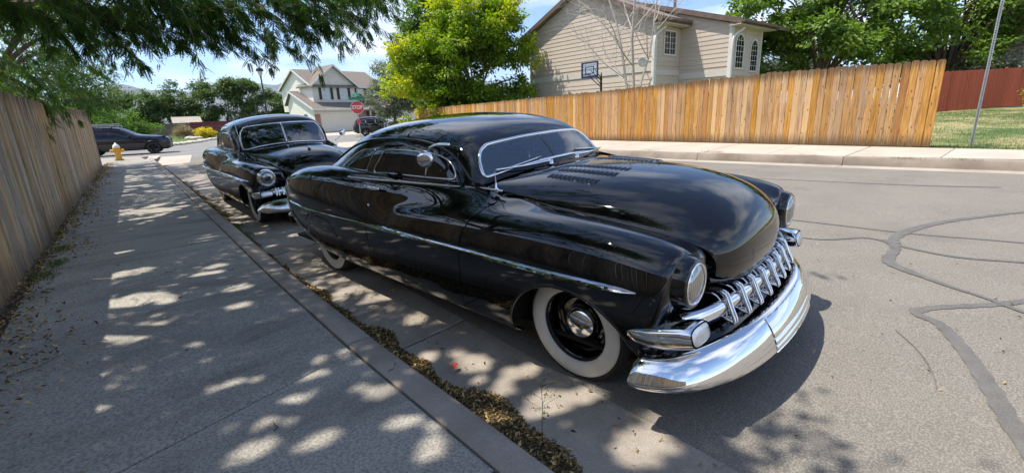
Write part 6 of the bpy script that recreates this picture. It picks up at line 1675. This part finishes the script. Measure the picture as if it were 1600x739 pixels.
# ------------------------------------------------------------------ parked cars in the distance
def crossover(label, loc, rz, paint, rack=False, chrome_line=False, tail=False, name='parked_suv', cat='suv', wheel='black_trim', h=1.0):
    root = thing(name, label, cat, loc, rz)
    def R(x, pts): return [(x, w, z) for w, z in pts]
    net = [
     R(2.30, [(.40, .42), (.50, .45), (.55, .58), (.55, .70), (.48, .78), (.36, .80), (.2, .80), (0, .80)]),
     R(2.28, [(.66, .28), (.74, .33), (.80, .55), (.80, .74), (.72, .86), (.55, .90), (.3, .91), (0, .91)]),
     R(2.05, [(.76, .24), (.88, .30), (.91, .56), (.905, .78), (.82, .93), (.62, .98), (.35, 1.0), (0, 1.0)]),
     R(1.55, [(.80, .24), (.91, .30), (.935, .58), (.93, .84), (.85, .98), (.66, 1.04), (.35, 1.06), (0, 1.07)]),
     R(1.0, [(.80, .24), (.91, .30), (.935, .58), (.93, .88), (.87, 1.02), (.70, 1.09), (.35, 1.11), (0, 1.12)]),
     R(.75, [(.80, .24), (.91, .30), (.935, .58), (.93, .90), (.885, 1.03), (.76, 1.12), (.40, 1.16), (0, 1.18)]),
     R(.25, [(.80, .24), (.91, .30), (.935, .58), (.93, .90), (.895, 1.04), (.76, 1.35), (.45, 1.50), (0, 1.53)]),
     R(-.2, [(.80, .24), (.91, .30), (.935, .58), (.93, .91), (.895, 1.05), (.73, 1.50), (.48, 1.64), (0, 1.68)]),
     R(-1.0, [(.80, .24), (.91, .30), (.935, .58), (.93, .92), (.895, 1.06), (.72, 1.52), (.48, 1.66), (0, 1.70)]),
     R(-1.7, [(.80, .24), (.91, .30), (.935, .58), (.93, .94), (.89, 1.08), (.71, 1.48), (.48, 1.61), (0, 1.64)]),
     R(-2.05, [(.80, .28), (.90, .33), (.92, .60), (.91, .95), (.87, 1.08), (.70, 1.36), (.46, 1.48), (0, 1.50)]),
     R(-2.28, [(.74, .34), (.84, .38), (.87, .60), (.86, .92), (.82, 1.0), (.66, 1.08), (.42, 1.10), (0, 1.10)]),
     R(-2.36, [(.5, .42), (.6, .45), (.66, .62), (.66, .82), (.6, .90), (.48, .93), (.3, .94), (0, .94)])]
    net = np.array(net); net[..., 2] = np.where(net[..., 2] > 1.0, 1.0 + (net[..., 2] - 1.0) * h, net[..., 2])
    zf = lambda z: 1.0 + (z - 1.0) * h
    G = Grid(sheet(mirror_cols(net), 200, 130))
    arcs = []
    for cx in (1.42, -1.38):
        P_ = [(cx + .40 * cos(t), .34 + .40 * sin(t)) for t in np.linspace(0, pi, 17)]
        arcs.append(P_ + [(cx - .40, 0), (cx + .40, 0)])
    fwin = [(.34, zf(1.06)), (-.42, zf(1.07)), (-.42, zf(1.44)), (-.15, zf(1.43)), (.1, zf(1.32))]
    rwin = [(-.50, zf(1.07)), (-1.22, zf(1.09)), (-1.22, zf(1.42)), (-.50, zf(1.44))]
    qwin = [(-1.30, zf(1.10)), (-1.74, zf(1.15)), (-1.66, zf(1.32)), (-1.30, zf(1.40))]
    for s, b in ((-1, 10), (1, 20)):
        mk = lambda C, s=s: (C[:, 1] * s > .55)
        for a in arcs: G.cut(99, a, [0, 2], mk)
        for i, w in enumerate((fwin, rwin, qwin)): G.cut(b + i, w, [0, 2], mk)
    fr = lambda C: (C[:, 0] > -.15) & (C[:, 0] < .75) & (C[:, 2] > 1.1)
    G.cut(5, [(-.66, zf(1.19)), (.66, zf(1.19)), (.60, zf(1.42)), (.5, zf(1.55)), (-.5, zf(1.55)), (-.60, zf(1.42))], [1, 2], fr)
    re = lambda C: (C[:, 0] < -1.85)
    G.cut(6, [(-.62, zf(1.10)), (.62, zf(1.10)), (.52, zf(1.40)), (-.52, zf(1.40))], [1, 2], re)
    obj('body', G.mesh('body', 0, paint), root)
    obj('windshield', G.mesh('windshield', 5, 'glass_tint'), root); obj('rear_window', G.mesh('rear_window', 6, 'glass_tint'), root)
    for b in (10, 20):
        for i in range(3): obj('side_window', G.mesh('side_window', b + i, 'glass_tint'), root)
    MB().box((0, 0, .62), (4.2, 1.5, .75)).box((-.9, 0, 1.1), (1.9, 1.25, .5)).build('cabin', 'black_matt', root)
    for s in (-1, 1):
        mk = lambda C, s=s: (C[:, 1] * s > .55)
        for cx, a in zip((1.42, -1.38), arcs):
            c = G.onto([p for p in a if p[1] > .3], [0, 2], mk)
            MB().tube(c, .035, 6).build('arch_lip', 'black_trim', root, True)
            w = obj('wheel', MB().lathe([(.20, .10), (.235, .115), (.30, .11), (.345, .085), (.35, .0), (.345, -.1), (.2, -.1)], 28, 'y').mesh('wheel', 'rubber', 'auto'), root, (cx, s * .80, .35))
            w.rotation_euler = (0, 0, 0 if s > 0 else pi)
            m = MB().lathe([(.205, .085), (.225, .105), (.24, .10)], 28, 'y').lathe([(0, .09), (.05, .085), (.06, .05)], 14, 'y')
            for k in range(5):
                an = 2 * pi * k / 5
                for da in (-.12, .12): m.tube([(.04 * cos(an), .075, .04 * sin(an)), (.215 * cos(an + da), .085, .215 * sin(an + da))], .017, 6)
            m.build('rim', wheel, w, True)
        MB().box((.45, s * 1.0, 1.08), (.14, .2, .13), bev=.03).build('door_mirror', paint, root, True)
        for xh in (-.15, -1.0): MB().box((xh, s * .935, .93), (.18, .03, .03), bev=.01).build('door_handle', 'chrome_soft' if chrome_line else paint, root)
        MB().box((.05, s * .92, .34), (1.9, .04, .10), bev=.015).build('sill_trim', 'black_trim', root)
        hl_ = MB().lathe([(0, .10), (.08, .08), (.13, .0), (.10, -.05)], 16, 'x', (0, 0, 0)); o = hl_.build('headlight', 'lens', root, True, (2.10, s * .66, .74)); o.scale = (1.2, 1.5, .55)
        tl = MB().box((0, 0, 0), (.14, .26, .26), bev=.04).build('tail_light', 'red_lamp', root, True, (-2.16, s * .74, .98)); 
        if chrome_line:
            for w_ in (fwin + [], rwin, qwin):
                c = G.onto(catmull(w_, 3, True), [0, 2], mk)
                if True: MB().tube(c, .012, 5, closed=True).build('window_trim', 'chrome', root, True)
        rl = MB().tube(catmull([(.0, s * .60, zf(1.64)), (-.1, s * .60, zf(1.71)), (-1.5, s * .60, zf(1.71)), (-1.62, s * .60, zf(1.62))], 4), .018, 6); rl.build('roof_rail', 'chrome_soft' if rack else 'black_trim', root, True)
    if rack:
        for xb in (-.35, -1.15): MB().box((xb, 0, zf(1.75)), (.07, 1.30, .035), bev=.01).build('cross_bar', 'wheel_grey', root)
        MB().box((-.75, -.52, zf(1.80)), (1.7, .24, .06), bev=.02).build('ski_rack', 'wheel_grey', root)
    MB().box((2.29, 0, .62), (.03, .95, .22), bev=.01).build('grille', 'black_trim', root)
    MB().box((2.315, 0, .46), (.012, .32, .13)).build('number_plate', 'plate', root)
    MB().box((-2.365, 0, .80), (.012, .32, .15)).build('number_plate', 'plate', root)
    MB().box((-2.33, 0, .45), (.12, 1.5, .16), bev=.04).build('rear_bumper', 'chrome_soft' if tail else 'black_trim', root)
    return root
crossover('dark navy crossover with roof rails and black wheels crossing at the far left corner', (-.05, 35.6, 0), rad(-8), 'paint_suv', rack=True, h=.94)
crossover('black chrome-trimmed SUV seen from behind at the stop sign', (18.15, 40.45, .02), rad(-20), 'paint', chrome_line=True, tail=True, wheel='wheel_grey', h=1.0)
crossover('pale blue-grey car mostly hidden behind the black coupe roof', (20.4, 39.2, .02), rad(-5), 'paint_pale', name='parked_car', cat='car', h=.62)

# ------------------------------------------------------------------ street furniture
M('hydrant_yellow', (0.62, 0.33, 0.02), c2=(0.72, 0.42, 0.04), rough=0.5, scale=12)
M('hydrant_white', (0.70, 0.68, 0.64), rough=0.5)
M('sign_red', (0.50, 0.045, 0.05), c2=(0.56, 0.07, 0.07), rough=0.4, scale=4)
M('sign_white', (0.80, 0.79, 0.77), rough=0.4)
M('sign_green', (0.02, 0.22, 0.14), rough=0.4)
M('galvanised', (0.40, 0.41, 0.42), c2=(0.52, 0.53, 0.54), rough=0.5, metal=.6, scale=12)
M('pole_green', (0.02, 0.035, 0.03), rough=0.4)
M('board_blue', (0.02, 0.02, 0.09), rough=0.35)
M('lamp_glass', (0.62, 0.55, 0.58), rough=0.35)
hy = thing('fire_hydrant', 'yellow fire hydrant with white cap on the gravel corner', 'hydrant', (-.34, 27.0, .125))
MB().lathe([(.17, 0), (.17, .04), (.12, .05), (.115, .10), (.11, .50), (.135, .51), (.135, .55), (.12, .56)], 20, 'z').build('barrel', 'hydrant_yellow', hy, 'auto')
MB().lathe([(.135, .555), (.13, .60), (.10, .67), (.05, .715), (.035, .72), (.035, .77), (0, .775)], 20, 'z').build('bonnet', 'hydrant_white', hy, True)
for sx in (-1, 1): MB().lathe([(.065, 0), (.065, sx * .10), (.075, sx * .10), (.075, sx * .145), (.03, sx * .15), (.025, sx * .18), (0, sx * .18)], 14, 'x', (sx * .08, 0, .42)).build('hose_outlet', 'hydrant_yellow', hy, 'auto')
MB().lathe([(.085, 0), (.085, -.11), (.095, -.11), (.095, -.15), (.03, -.16), (.03, -.19), (0, -.19)], 16, 'y', (0, -.08, .40)).build('pumper_outlet', 'hydrant_yellow', hy, 'auto')
MB().lathe([(.165, .0), (.17, .05), (.12, .055)], 16, 'z', (0, 0, .0)).build('flange', 'bark', hy, 'auto')

def text_mesh(txt, size, mat, depth=.002, bold=.0, align='CENTER', xs=1.0):
    cu = bpy.data.curves.new('lettering', 'FONT'); cu.body = txt; cu.size = size; cu.align_x = align; cu.align_y = 'CENTER'; cu.extrude = depth; cu.offset = bold
    o = bpy.data.objects.new('lettering', cu); COL.objects.link(o)
    bpy.context.view_layer.update()
    me = bpy.data.meshes.new_from_object(o.evaluated_get(bpy.context.evaluated_depsgraph_get()))
    bpy.data.objects.remove(o); bpy.data.curves.remove(cu)
    me.transform(Matrix.Diagonal((xs, 1, 1, 1)))
    me.materials.clear(); me.materials.append(MATS[mat]); return me
sg = thing('stop_sign', 'red octagonal stop sign with green street-name blades on its post', 'sign', (11.02, 27.5, .05), rad(-22))
MB().tube([(0, .03, 0), (0, .03, 2.95)], .028, 8).build('post', 'galvanised', sg)
oc = [(.395 * cos(pi / 8 + k * pi / 4) , .395 * sin(pi / 8 + k * pi / 4)) for k in range(8)]
up_ = lambda x, y, z: (x, z, y + 2.10)
fc = MB().prism(oc, -.004, .004, up_).build('sign_face', 'sign_white', sg)
MB().prism([(x * .945, y * .945) for x, y in oc], -.0075, -.0045, up_).build('red_field', 'sign_red', fc)
lt = obj('lettering', text_mesh('STOP', .30, 'sign_white', bold=.007, xs=.82), fc, (0, -.0105, 2.10)); lt.rotation_euler = (rad(90), 0, 0)
b1 = MB().box((.02, 0, 2.62), (.92, .006, .16)).build('name_blade', 'sign_green', sg)
lt = obj('lettering', text_mesh('S JAMAICA DR  W', .10, 'sign_white', bold=.001, xs=.78), b1, (.02, -.006, 2.62)) if False else None
b2 = MB().box((0, .02, 2.82), (.006, .80, .16)).build('name_blade', 'sign_green', sg); b2.rotation_euler = (0, 0, rad(28))
MB().box((0, -.012, 1.28), (.2, .006, .24), bev=.0).build('reflector_plate', 'sign_red', sg)
lp = thing('street_lamp', 'thin dark street lamp with lantern head beyond the second coupe', 'lamp post', (8.3, 37.5, .05))
MB().lathe([(.11, 0), (.10, .5), (.06, .6), (.05, 4.55), (.07, 4.6), (.05, 4.66)], 12, 'z').build('pole', 'pole_green', lp, True)
hd = MB().lathe([(.06, 4.66), (.13, 4.74), (.16, 4.98), (.15, 5.0)], 16, 'z').build('lantern', 'lamp_glass', lp, True)
MB().lathe([(.24, 4.98), (.25, 5.02), (.22, 5.14), (.10, 5.22), (.03, 5.24), (.03, 5.32), (0, 5.34)], 16, 'z').build('lantern_cap', 'pole_green', lp, 'auto')
sp = thing('sign_post', 'perforated galvanised sign post leaning on the right-hand lawn', 'post', (14.75, 1.40, .33))
pm_ = MB()
for z in np.arange(.0, 4.2, .0254 * 2):
    for s in (-1, 1):
        pm_.box((s * .0195, -.023, z), (.011, .003, .051)); 
    pm_.box((0, -.023, z - .017), (.028, .003, .016))
pm_.box((-.0235, 0, 2.07), (.003, .046, 4.2)); pm_.box((.0235, 0, 2.07), (.003, .046, 4.2)); pm_.box((0, .0235, 2.07), (.05, .003, 4.2))
pm_.build('post', 'galvanised', sp).rotation_euler = (0, 0, rad(-78))
MB().box((0, -.03, 3.85), (.46, .004, .6), bev=.0).build('sign_plate', 'galvanised', sp).rotation_euler = (0, 0, rad(-78))
bh = thing('basketball_hoop', 'portable basketball hoop showing above the cedar fence', 'basketball hoop', (17.1, 14.05, .3))
MB().tube([(0, .0, 0), (0, 0, 2.3), (-.02, .0, 2.75)], .05, 8).build('pole', 'black_trim', bh, True)
am = MB()
for s in (-1, 1): am.tube([(0, .05 * s, 2.15), (-.45, .18 + .15 * s, 2.62)], .02, 6); am.tube([(0, .05 * s, 2.45), (-.45, .18 + .15 * s, 2.92)], .02, 6)
am.build('arm', 'black_trim', bh, True)
bd = MB()
for (c, d) in (((-.5, .25, 3.18), (.05, .95, .06)), ((-.5, .25, 2.58), (.05, .95, .09)), ((-.5, -.20, 2.88), (.05, .06, .55)), ((-.5, .70, 2.88), (.05, .06, .55))): bd.box(c, d)
bf = bd.build('backboard_frame', 'board_blue', bh)
MB().box((-.505, .25, 2.88), (.012, .86, .56)).build('backboard', 'clear_pane', bf)
tgt = MB()
for (c, d) in (((-.515, .25, 3.0), (.008, .5, .035)), ((-.515, .25, 2.72), (.008, .5, .035)), ((-.515, .02, 2.86), (.008, .035, .3)), ((-.515, .48, 2.86), (.008, .035, .3))): tgt.box(c, d)
tgt.build('target_square', 'board_blue', bf)
MB().tube([(-.75 + .2 * cos(a), .25 + .2 * sin(a), 2.66) for a in np.linspace(0, 2 * pi, 20, endpoint=False)], .012, 6, closed=True).build('rim', 'black_trim', bh, True)

# ------------------------------------------------------------------ rocks, leaf litter, weeds, twigs
def rock_mesh(r, seed):
    q = np.random.default_rng(seed); bm = bmesh.new(); bmesh.ops.create_icosphere(bm, subdivisions=2, radius=r)
    for v in bm.verts: v.co = v.co * q.uniform(.8, 1.15) * Vector((1, .8, .6))[0] if False else Vector((v.co.x * q.uniform(.85, 1.12), v.co.y * .85 * q.uniform(.85, 1.12), v.co.z * .6 * q.uniform(.85, 1.1)))
    me = bpy.data.meshes.new('rock'); bm.to_mesh(me); bm.free(); me.materials.append(MATS['stone']); return me
rms = [rock_mesh(1, s) for s in range(4)]
r = np.random.default_rng(5)
for i, (x, y, s) in enumerate([(6.0, 61.5, .42), (6.5, 62.2, .34), (5.6, 62.4, .5)]):
    o = obj('rock', rms[i % 4], None, (x, y, .2)); o.scale = (s, s, s * .9)
    tag(o, ['pale boulder in front of the yellow bush', 'smaller pale boulder touching the yellow bush', 'largest pale boulder under the pinkish feathery bush'][i], 'rock', 'boulders on the far lawn')
V = []; F = []; n0 = 0
b0 = np.array([(2.2, 46.6), (4.5, 50.6), (8.4, 63), (12.4, 73.5)])
for i in range(150):
    t = r.random() * 2.999; k = int(t); p = b0[k] + (b0[k + 1] - b0[k]) * (t - k) + r.normal(size=2) * .25
    me = rms[i % 4]; s = r.uniform(.12, .24)
    vv = np.array([v.co for v in me.vertices]) * s + np.array([p[0], p[1], .1]); V.append(vv); F += [tuple(j + n0 for j in f.vertices) for f in me.polygons]; n0 += len(vv)
tag(obj('rock_edging', nmesh('rock_edging', np.concatenate(V), F, 'stone')), 'border of small pale rocks along the far lawn', 'rocks', kind='stuff')

M('litter', (0.10, 0.06, 0.03), rough=.9)
leaf_mat('litter_leaf', (0.06, 0.036, 0.02), (0.34, 0.22, 0.10), (0.78, 0.58, 0.24), trans=.15, rough=.7)
leaf_mat('litter_green', (0.06, 0.06, 0.03), (0.15, 0.15, 0.06), (0.24, 0.24, 0.10), trans=.15, rough=.7)
def litter(name, label, n, posfn, size, mat, seed, hmax=.03):
    q = np.random.default_rng(seed); P = posfn(q, n); n = len(P)
    D = unit(q.normal(size=(n, 3)) * np.array([1, 1, .45])); N = unit(np.array([0, 0, 1.0]) + q.normal(size=(n, 3)) * .85)
    L = q.uniform(*size, n)
    V, F = leaf_quads(P, D, N, L, L * q.uniform(.25, .5, n), fold=.42)
    o = obj(name, nmesh(name, V, F, mat, attr=np.repeat(q.random(n) ** 1.4, 4))); tag(o, label, 'leaf litter', kind='stuff'); return o
def gut(q, n):
    y = q.uniform(-.6, 24, n * 3) if False else np.concatenate([q.uniform(-.6, 5, n * 2), q.uniform(5, 24, n)])
    wd = np.interp(y, [-1, .9, 1.5, 2.1, 2.6, 3.5, 5, 7, 9, 14, 24], [.20, .20, .23, .22, .18, .15, .10, .10, .17, .16, .05])
    wd = .82 * wd * (1 + .25 * np.sin(y * 5.1) + .2 * np.sin(y * 11.3 + 1))
    x = cin(y) + .19 + wd * q.random(len(y)) ** 1.5
    dens = .55 + .45 * np.sin(y * 3.3 + .7) * np.sin(y * 1.3); keep = q.random(len(y)) < dens + .35
    z = np.interp(x, RX, RZ) + .010 + .045 * q.random(len(y)) * np.clip(1 - (x - cin(y) - .19) / (wd + .01), 0, 1)
    return np.stack([x, y, z], 1)[keep]
litter('leaf_litter', 'dry brown leaf litter banked along the kerb in the gutter', 21000, gut, (.010, .038), 'litter_leaf', 1)
litter('leaf_litter', 'greyish green fallen leaflets mixed along the gutter', 9000, lambda q, n: gut(q, n), (.010, .028), 'litter_green', 2)
def fen(q, n):
    y = q.uniform(2.5, 25, n); wd = .13 + .06 * np.sin(y * 2.1) + .08 * np.sin(y * .9 + 1) ** 2
    x = -.99 + .0095 * (y - 3) + np.abs(q.normal(size=n)) * wd
    return np.stack([x, y, SZ + .004 + .02 * q.random(n)], 1)
litter('leaf_litter', 'brown leaves gathered along the foot of the weathered fence', 5500, fen, (.015, .05), 'litter_leaf', 3)
def scat(q, n):
    x = q.uniform(-.85, .7, n); y = q.uniform(1, 14, n); return np.stack([x, y, np.full(n, SZ + .006)], 1)
litter('fallen_leaves', 'few scattered leaflets on the sidewalk slabs', 150, scat, (.012, .035), 'litter_leaf', 4)
def scat2(q, n):
    x = np.concatenate([q.uniform(1.2, 1.65, n * 2 // 3), q.uniform(1.7, 5.5, n // 3)]); y = q.uniform(-.5, 5, len(x)); return np.stack([x, y, road_z(x, y) + .012], 1)
litter('fallen_leaves', 'few scattered yellow leaflets on the gutter and road', 420, scat2, (.012, .035), 'litter_leaf', 6)
# soil dust under the litter
V = []; F = []
yy = np.linspace(-.6, 24, 200)
for y in yy:
    w_ = float(np.interp(y, [-1, 1.5, 2.6, 5, 9, 24], [.19, .19, .13, .07, .09, .03])) * (1 + .25 * math.sin(y * 5.1) + .15 * math.sin(y * 12.7))
    x0 = float(cin(y)) + .178
    for t in (0, .5, 1):
        x = x0 + w_ * t; V.append((x, y, float(np.interp(x, RX, RZ)) + (.034, .024, .0065)[int(t * 2)]))
for i in range(len(yy) - 1):
    for k in (0, 1): a = i * 3 + k; F.append((a, a + 1, a + 4, a + 3))
tag(obj('gutter_dirt', nmesh('gutter_dirt', V, F, 'soil', True)), 'dark soil silted along the kerb under the leaves', 'soil', kind='stuff')
# grass clumps: tufts against the fence, in joints, on the lawn
def blades(P, h, q, lean=.35):
    n = len(P); D = unit(np.array([0, 0, 1.0]) + q.normal(size=(n, 3)) * lean); N = unit(q.normal(size=(n, 3)))
    L = h * q.uniform(.5, 1.2, n); return leaf_quads(P, D, N, L, np.full(n, .006) * (h / .1) ** .4, fold=.1)
def tufts(name, label, P, h, mat, seed, kind='stuff'):
    q = np.random.default_rng(seed); V, F = blades(P, h, q)
    o = obj(name, nmesh(name, V, F, mat, attr=np.repeat(q.random(len(P)), 4))); tag(o, label, 'grass', kind=kind); return o
q = np.random.default_rng(3)
P = []
for (x, y, n, s) in [(-.84, 5.9, 260, .07), (-.78, 6.4, 200, .06), (-.80, 7.2, 240, .07), (-.9, 8.4, 120, .06), (-.86, 10.2, 160, .07), (-.88, 13, 100, .08), (-.9, 16, 90, .08), (1.0, 6.9, 200, .06), (1.02, 7.6, 160, .06)]:
    c = q.normal(size=(n, 2)) * s; P.append(np.stack([x + c[:, 0] * .7, y + c[:, 1] * 1.6, np.full(n, SZ if x < .9 else .0)], 1))
tufts('weed_tufts', 'small green weeds along the fence foot and pavement joints', np.concatenate(P), .045, 'grass_blade', 4)
n = 26000
x = 13.7 + q.random(n) ** 1.3 * 15; y = q.uniform(-6, 6.5, n) + (x - 13.7) * .1
P = np.stack([x, y, np.array([float(lawn_z(a, 0)) for a in x]) + .02 * np.sin(x * 2.3 + y) * np.sin(y * 1.7) - .01], 1)
P = P[(x > 13.75)]
tufts('lawn_grass', 'short patchy grass blades on the right-hand lawn', P, .085, 'grass_blade', 5)
n = 4000; t = q.random(n); x = 13.6 + np.abs(q.normal(size=n)) * .25; y = q.uniform(-8, 2.0, n)
tufts('lawn_edge_grass', 'ragged grass edge along the far sidewalk', np.stack([x, y, np.full(n, .31)], 1), .07, 'grass_blade', 6)
P = []
for (x, y, nn) in [(11.45, 5.9, 60), (11.5, 5.6, 50), (11.55, 3.6, 40), (11.6, 2.0, 90), (11.75, 1.2, 50), (11.35, 7.6, 40)]:
    c = q.normal(size=(nn, 2)); P.append(np.stack([x + c[:, 0] * .03, y + c[:, 1] * .15, np.full(nn, .265)], 1))
tufts('weed_tufts', 'weeds growing in the joint behind the far kerb', np.concatenate(P), .06, 'grass_blade', 7)
# tall weed in the gutter, near corner of the picture
wd = thing('weed', 'thin tall weed with tiny buds growing from the gutter litter by the front wheel', 'weed', (1.17, 1.27, .0))
m = MB(); m.tube(catmull([(0, 0, 0), (.005, .01, .10), (.02, .02, .20), (.02, .03, .30)], 4), np.linspace(.0022, .0008, 13), 5)
PT = []
for i in range(16):
    z = q.uniform(.14, .30); a = q.uniform(0, 2 * pi); L = q.uniform(.04, .085); p0 = np.array([.012 + .03 * (z - .1), .018, z]); p1 = p0 + np.array([cos(a) * L, sin(a) * L, L * q.uniform(.2, .9)])
    m.tube([p0, p1], .0007, 4); PT.append(p1)
    for k in range(2): PT.append(p0 + (p1 - p0) * q.uniform(.5, .9) + q.normal(size=3) * .006)
m.build('stalk', 'leaf_green', wd)
PT = np.array(PT); V, F = leaf_quads(PT, unit(q.normal(size=(len(PT), 3))), unit(q.normal(size=(len(PT), 3))), np.full(len(PT), .011), np.full(len(PT), .008))
o = obj('buds', nmesh('buds', V, F, 'leaf_fresh', attr=np.full(len(V), .5)), wd); o['kind'] = 'stuff'
M('red_scrap', (0.62, 0.05, 0.02), rough=.5)
o = MB().add([(0, 0, 0), (.035, .005, .012), (.05, .03, .008), (.02, .04, .018), (-.005, .02, .006)], [(0, 1, 3, 4), (1, 2, 3)]).build('red_scrap', 'red_scrap', None, False, (1.205, 2.06, .02)); tag(o, 'small red-orange scrap lying on the gutter leaves', 'litter')
for i, (x, y, a, L) in enumerate([(-.72, 3.55, .5, .22), (.25, 2.0, 1.2, .07), (.05, 5.15, .1, .10), (.83, 2.1, .5, .09)]):
    c, s = cos(a), sin(a); k = 6
    pts = [(t * L * c + .012 * sin(t * 5) * s, t * L * s - .012 * sin(t * 5) * c, .005 + .004 * sin(t * 9)) for t in np.linspace(0, 1, k)]
    o = MB().tube(pts, np.linspace(.0032, .0015, k), 5).build('twig', 'bark', None, True, (x, y, SZ + .003))
    tag(o, ['longest dark twig lying near the foot of the weathered fence', 'short twig on the nearest sidewalk slab', 'small twig on the third shaded slab', 'small twig lying across the kerb joint'][i], 'twig')
# mountains on the horizon, and the air that fades them
M('mountain', (0.06, 0.075, 0.05), c2=(0.15, 0.14, 0.11), rough=1.0, scale=.0015)
q = np.random.default_rng(77)
mx_ = np.linspace(-14000, 22000, 220); my_ = np.linspace(0, 1, 24)
ridge = sum(a * np.sin(mx_ / L + ph) for a, L, ph in ((260, 2600, .4), (170, 1100, 2.0), (90, 430, 1.1), (50, 190, .3))) + 1150
ridge = ridge * (1 + .25 * np.clip((mx_ - 3000) / 4000, -.6, 1))
V = []
for i, x in enumerate(mx_):
    for j, t in enumerate(my_):
        h = max(0, ridge[i]) * t ** 1.25 + (60 * math.sin(x / 300 + j * .9) + 40 * math.sin(x / 130 - j * 1.7)) * t * (1 - t)
        V.append((x, 14500 + 3500 * t + 300 * math.sin(x / 900), h - 25))
a_ = np.arange(220 * 24).reshape(220, 24)
tag(obj('mountains', nmesh('mountains', V, np.stack([a_[:-1, :-1], a_[1:, :-1], a_[1:, 1:], a_[:-1, 1:]], -1).reshape(-1, 4), 'mountain', True)), kind='structure')
gm = bpy.data.objects['ground']
hz_m = bpy.data.materials.new('haze'); hz_m.use_nodes = True
n_, l_ = nodes_of(hz_m); n_.clear()
ho = n_.new("ShaderNodeOutputMaterial"); hp = n_.new("ShaderNodeVolumePrincipled")
hp.inputs['Color'].default_value = (0.72, 0.84, 1.0, 1); hp.inputs['Density'].default_value = 3.5e-5; hp.inputs['Anisotropy'].default_value = 0.2
l_.new(hp.outputs[0], ho.inputs['Volume'])
MATS['haze'] = hz_m
tag(MB().box((3000, 4500, 900), (38000, 28000, 1805)).build('haze', 'haze'), 'pale summer haze over the whole neighbourhood out to the mountains', 'haze', kind='stuff')
bpy.context.view_layer.update()
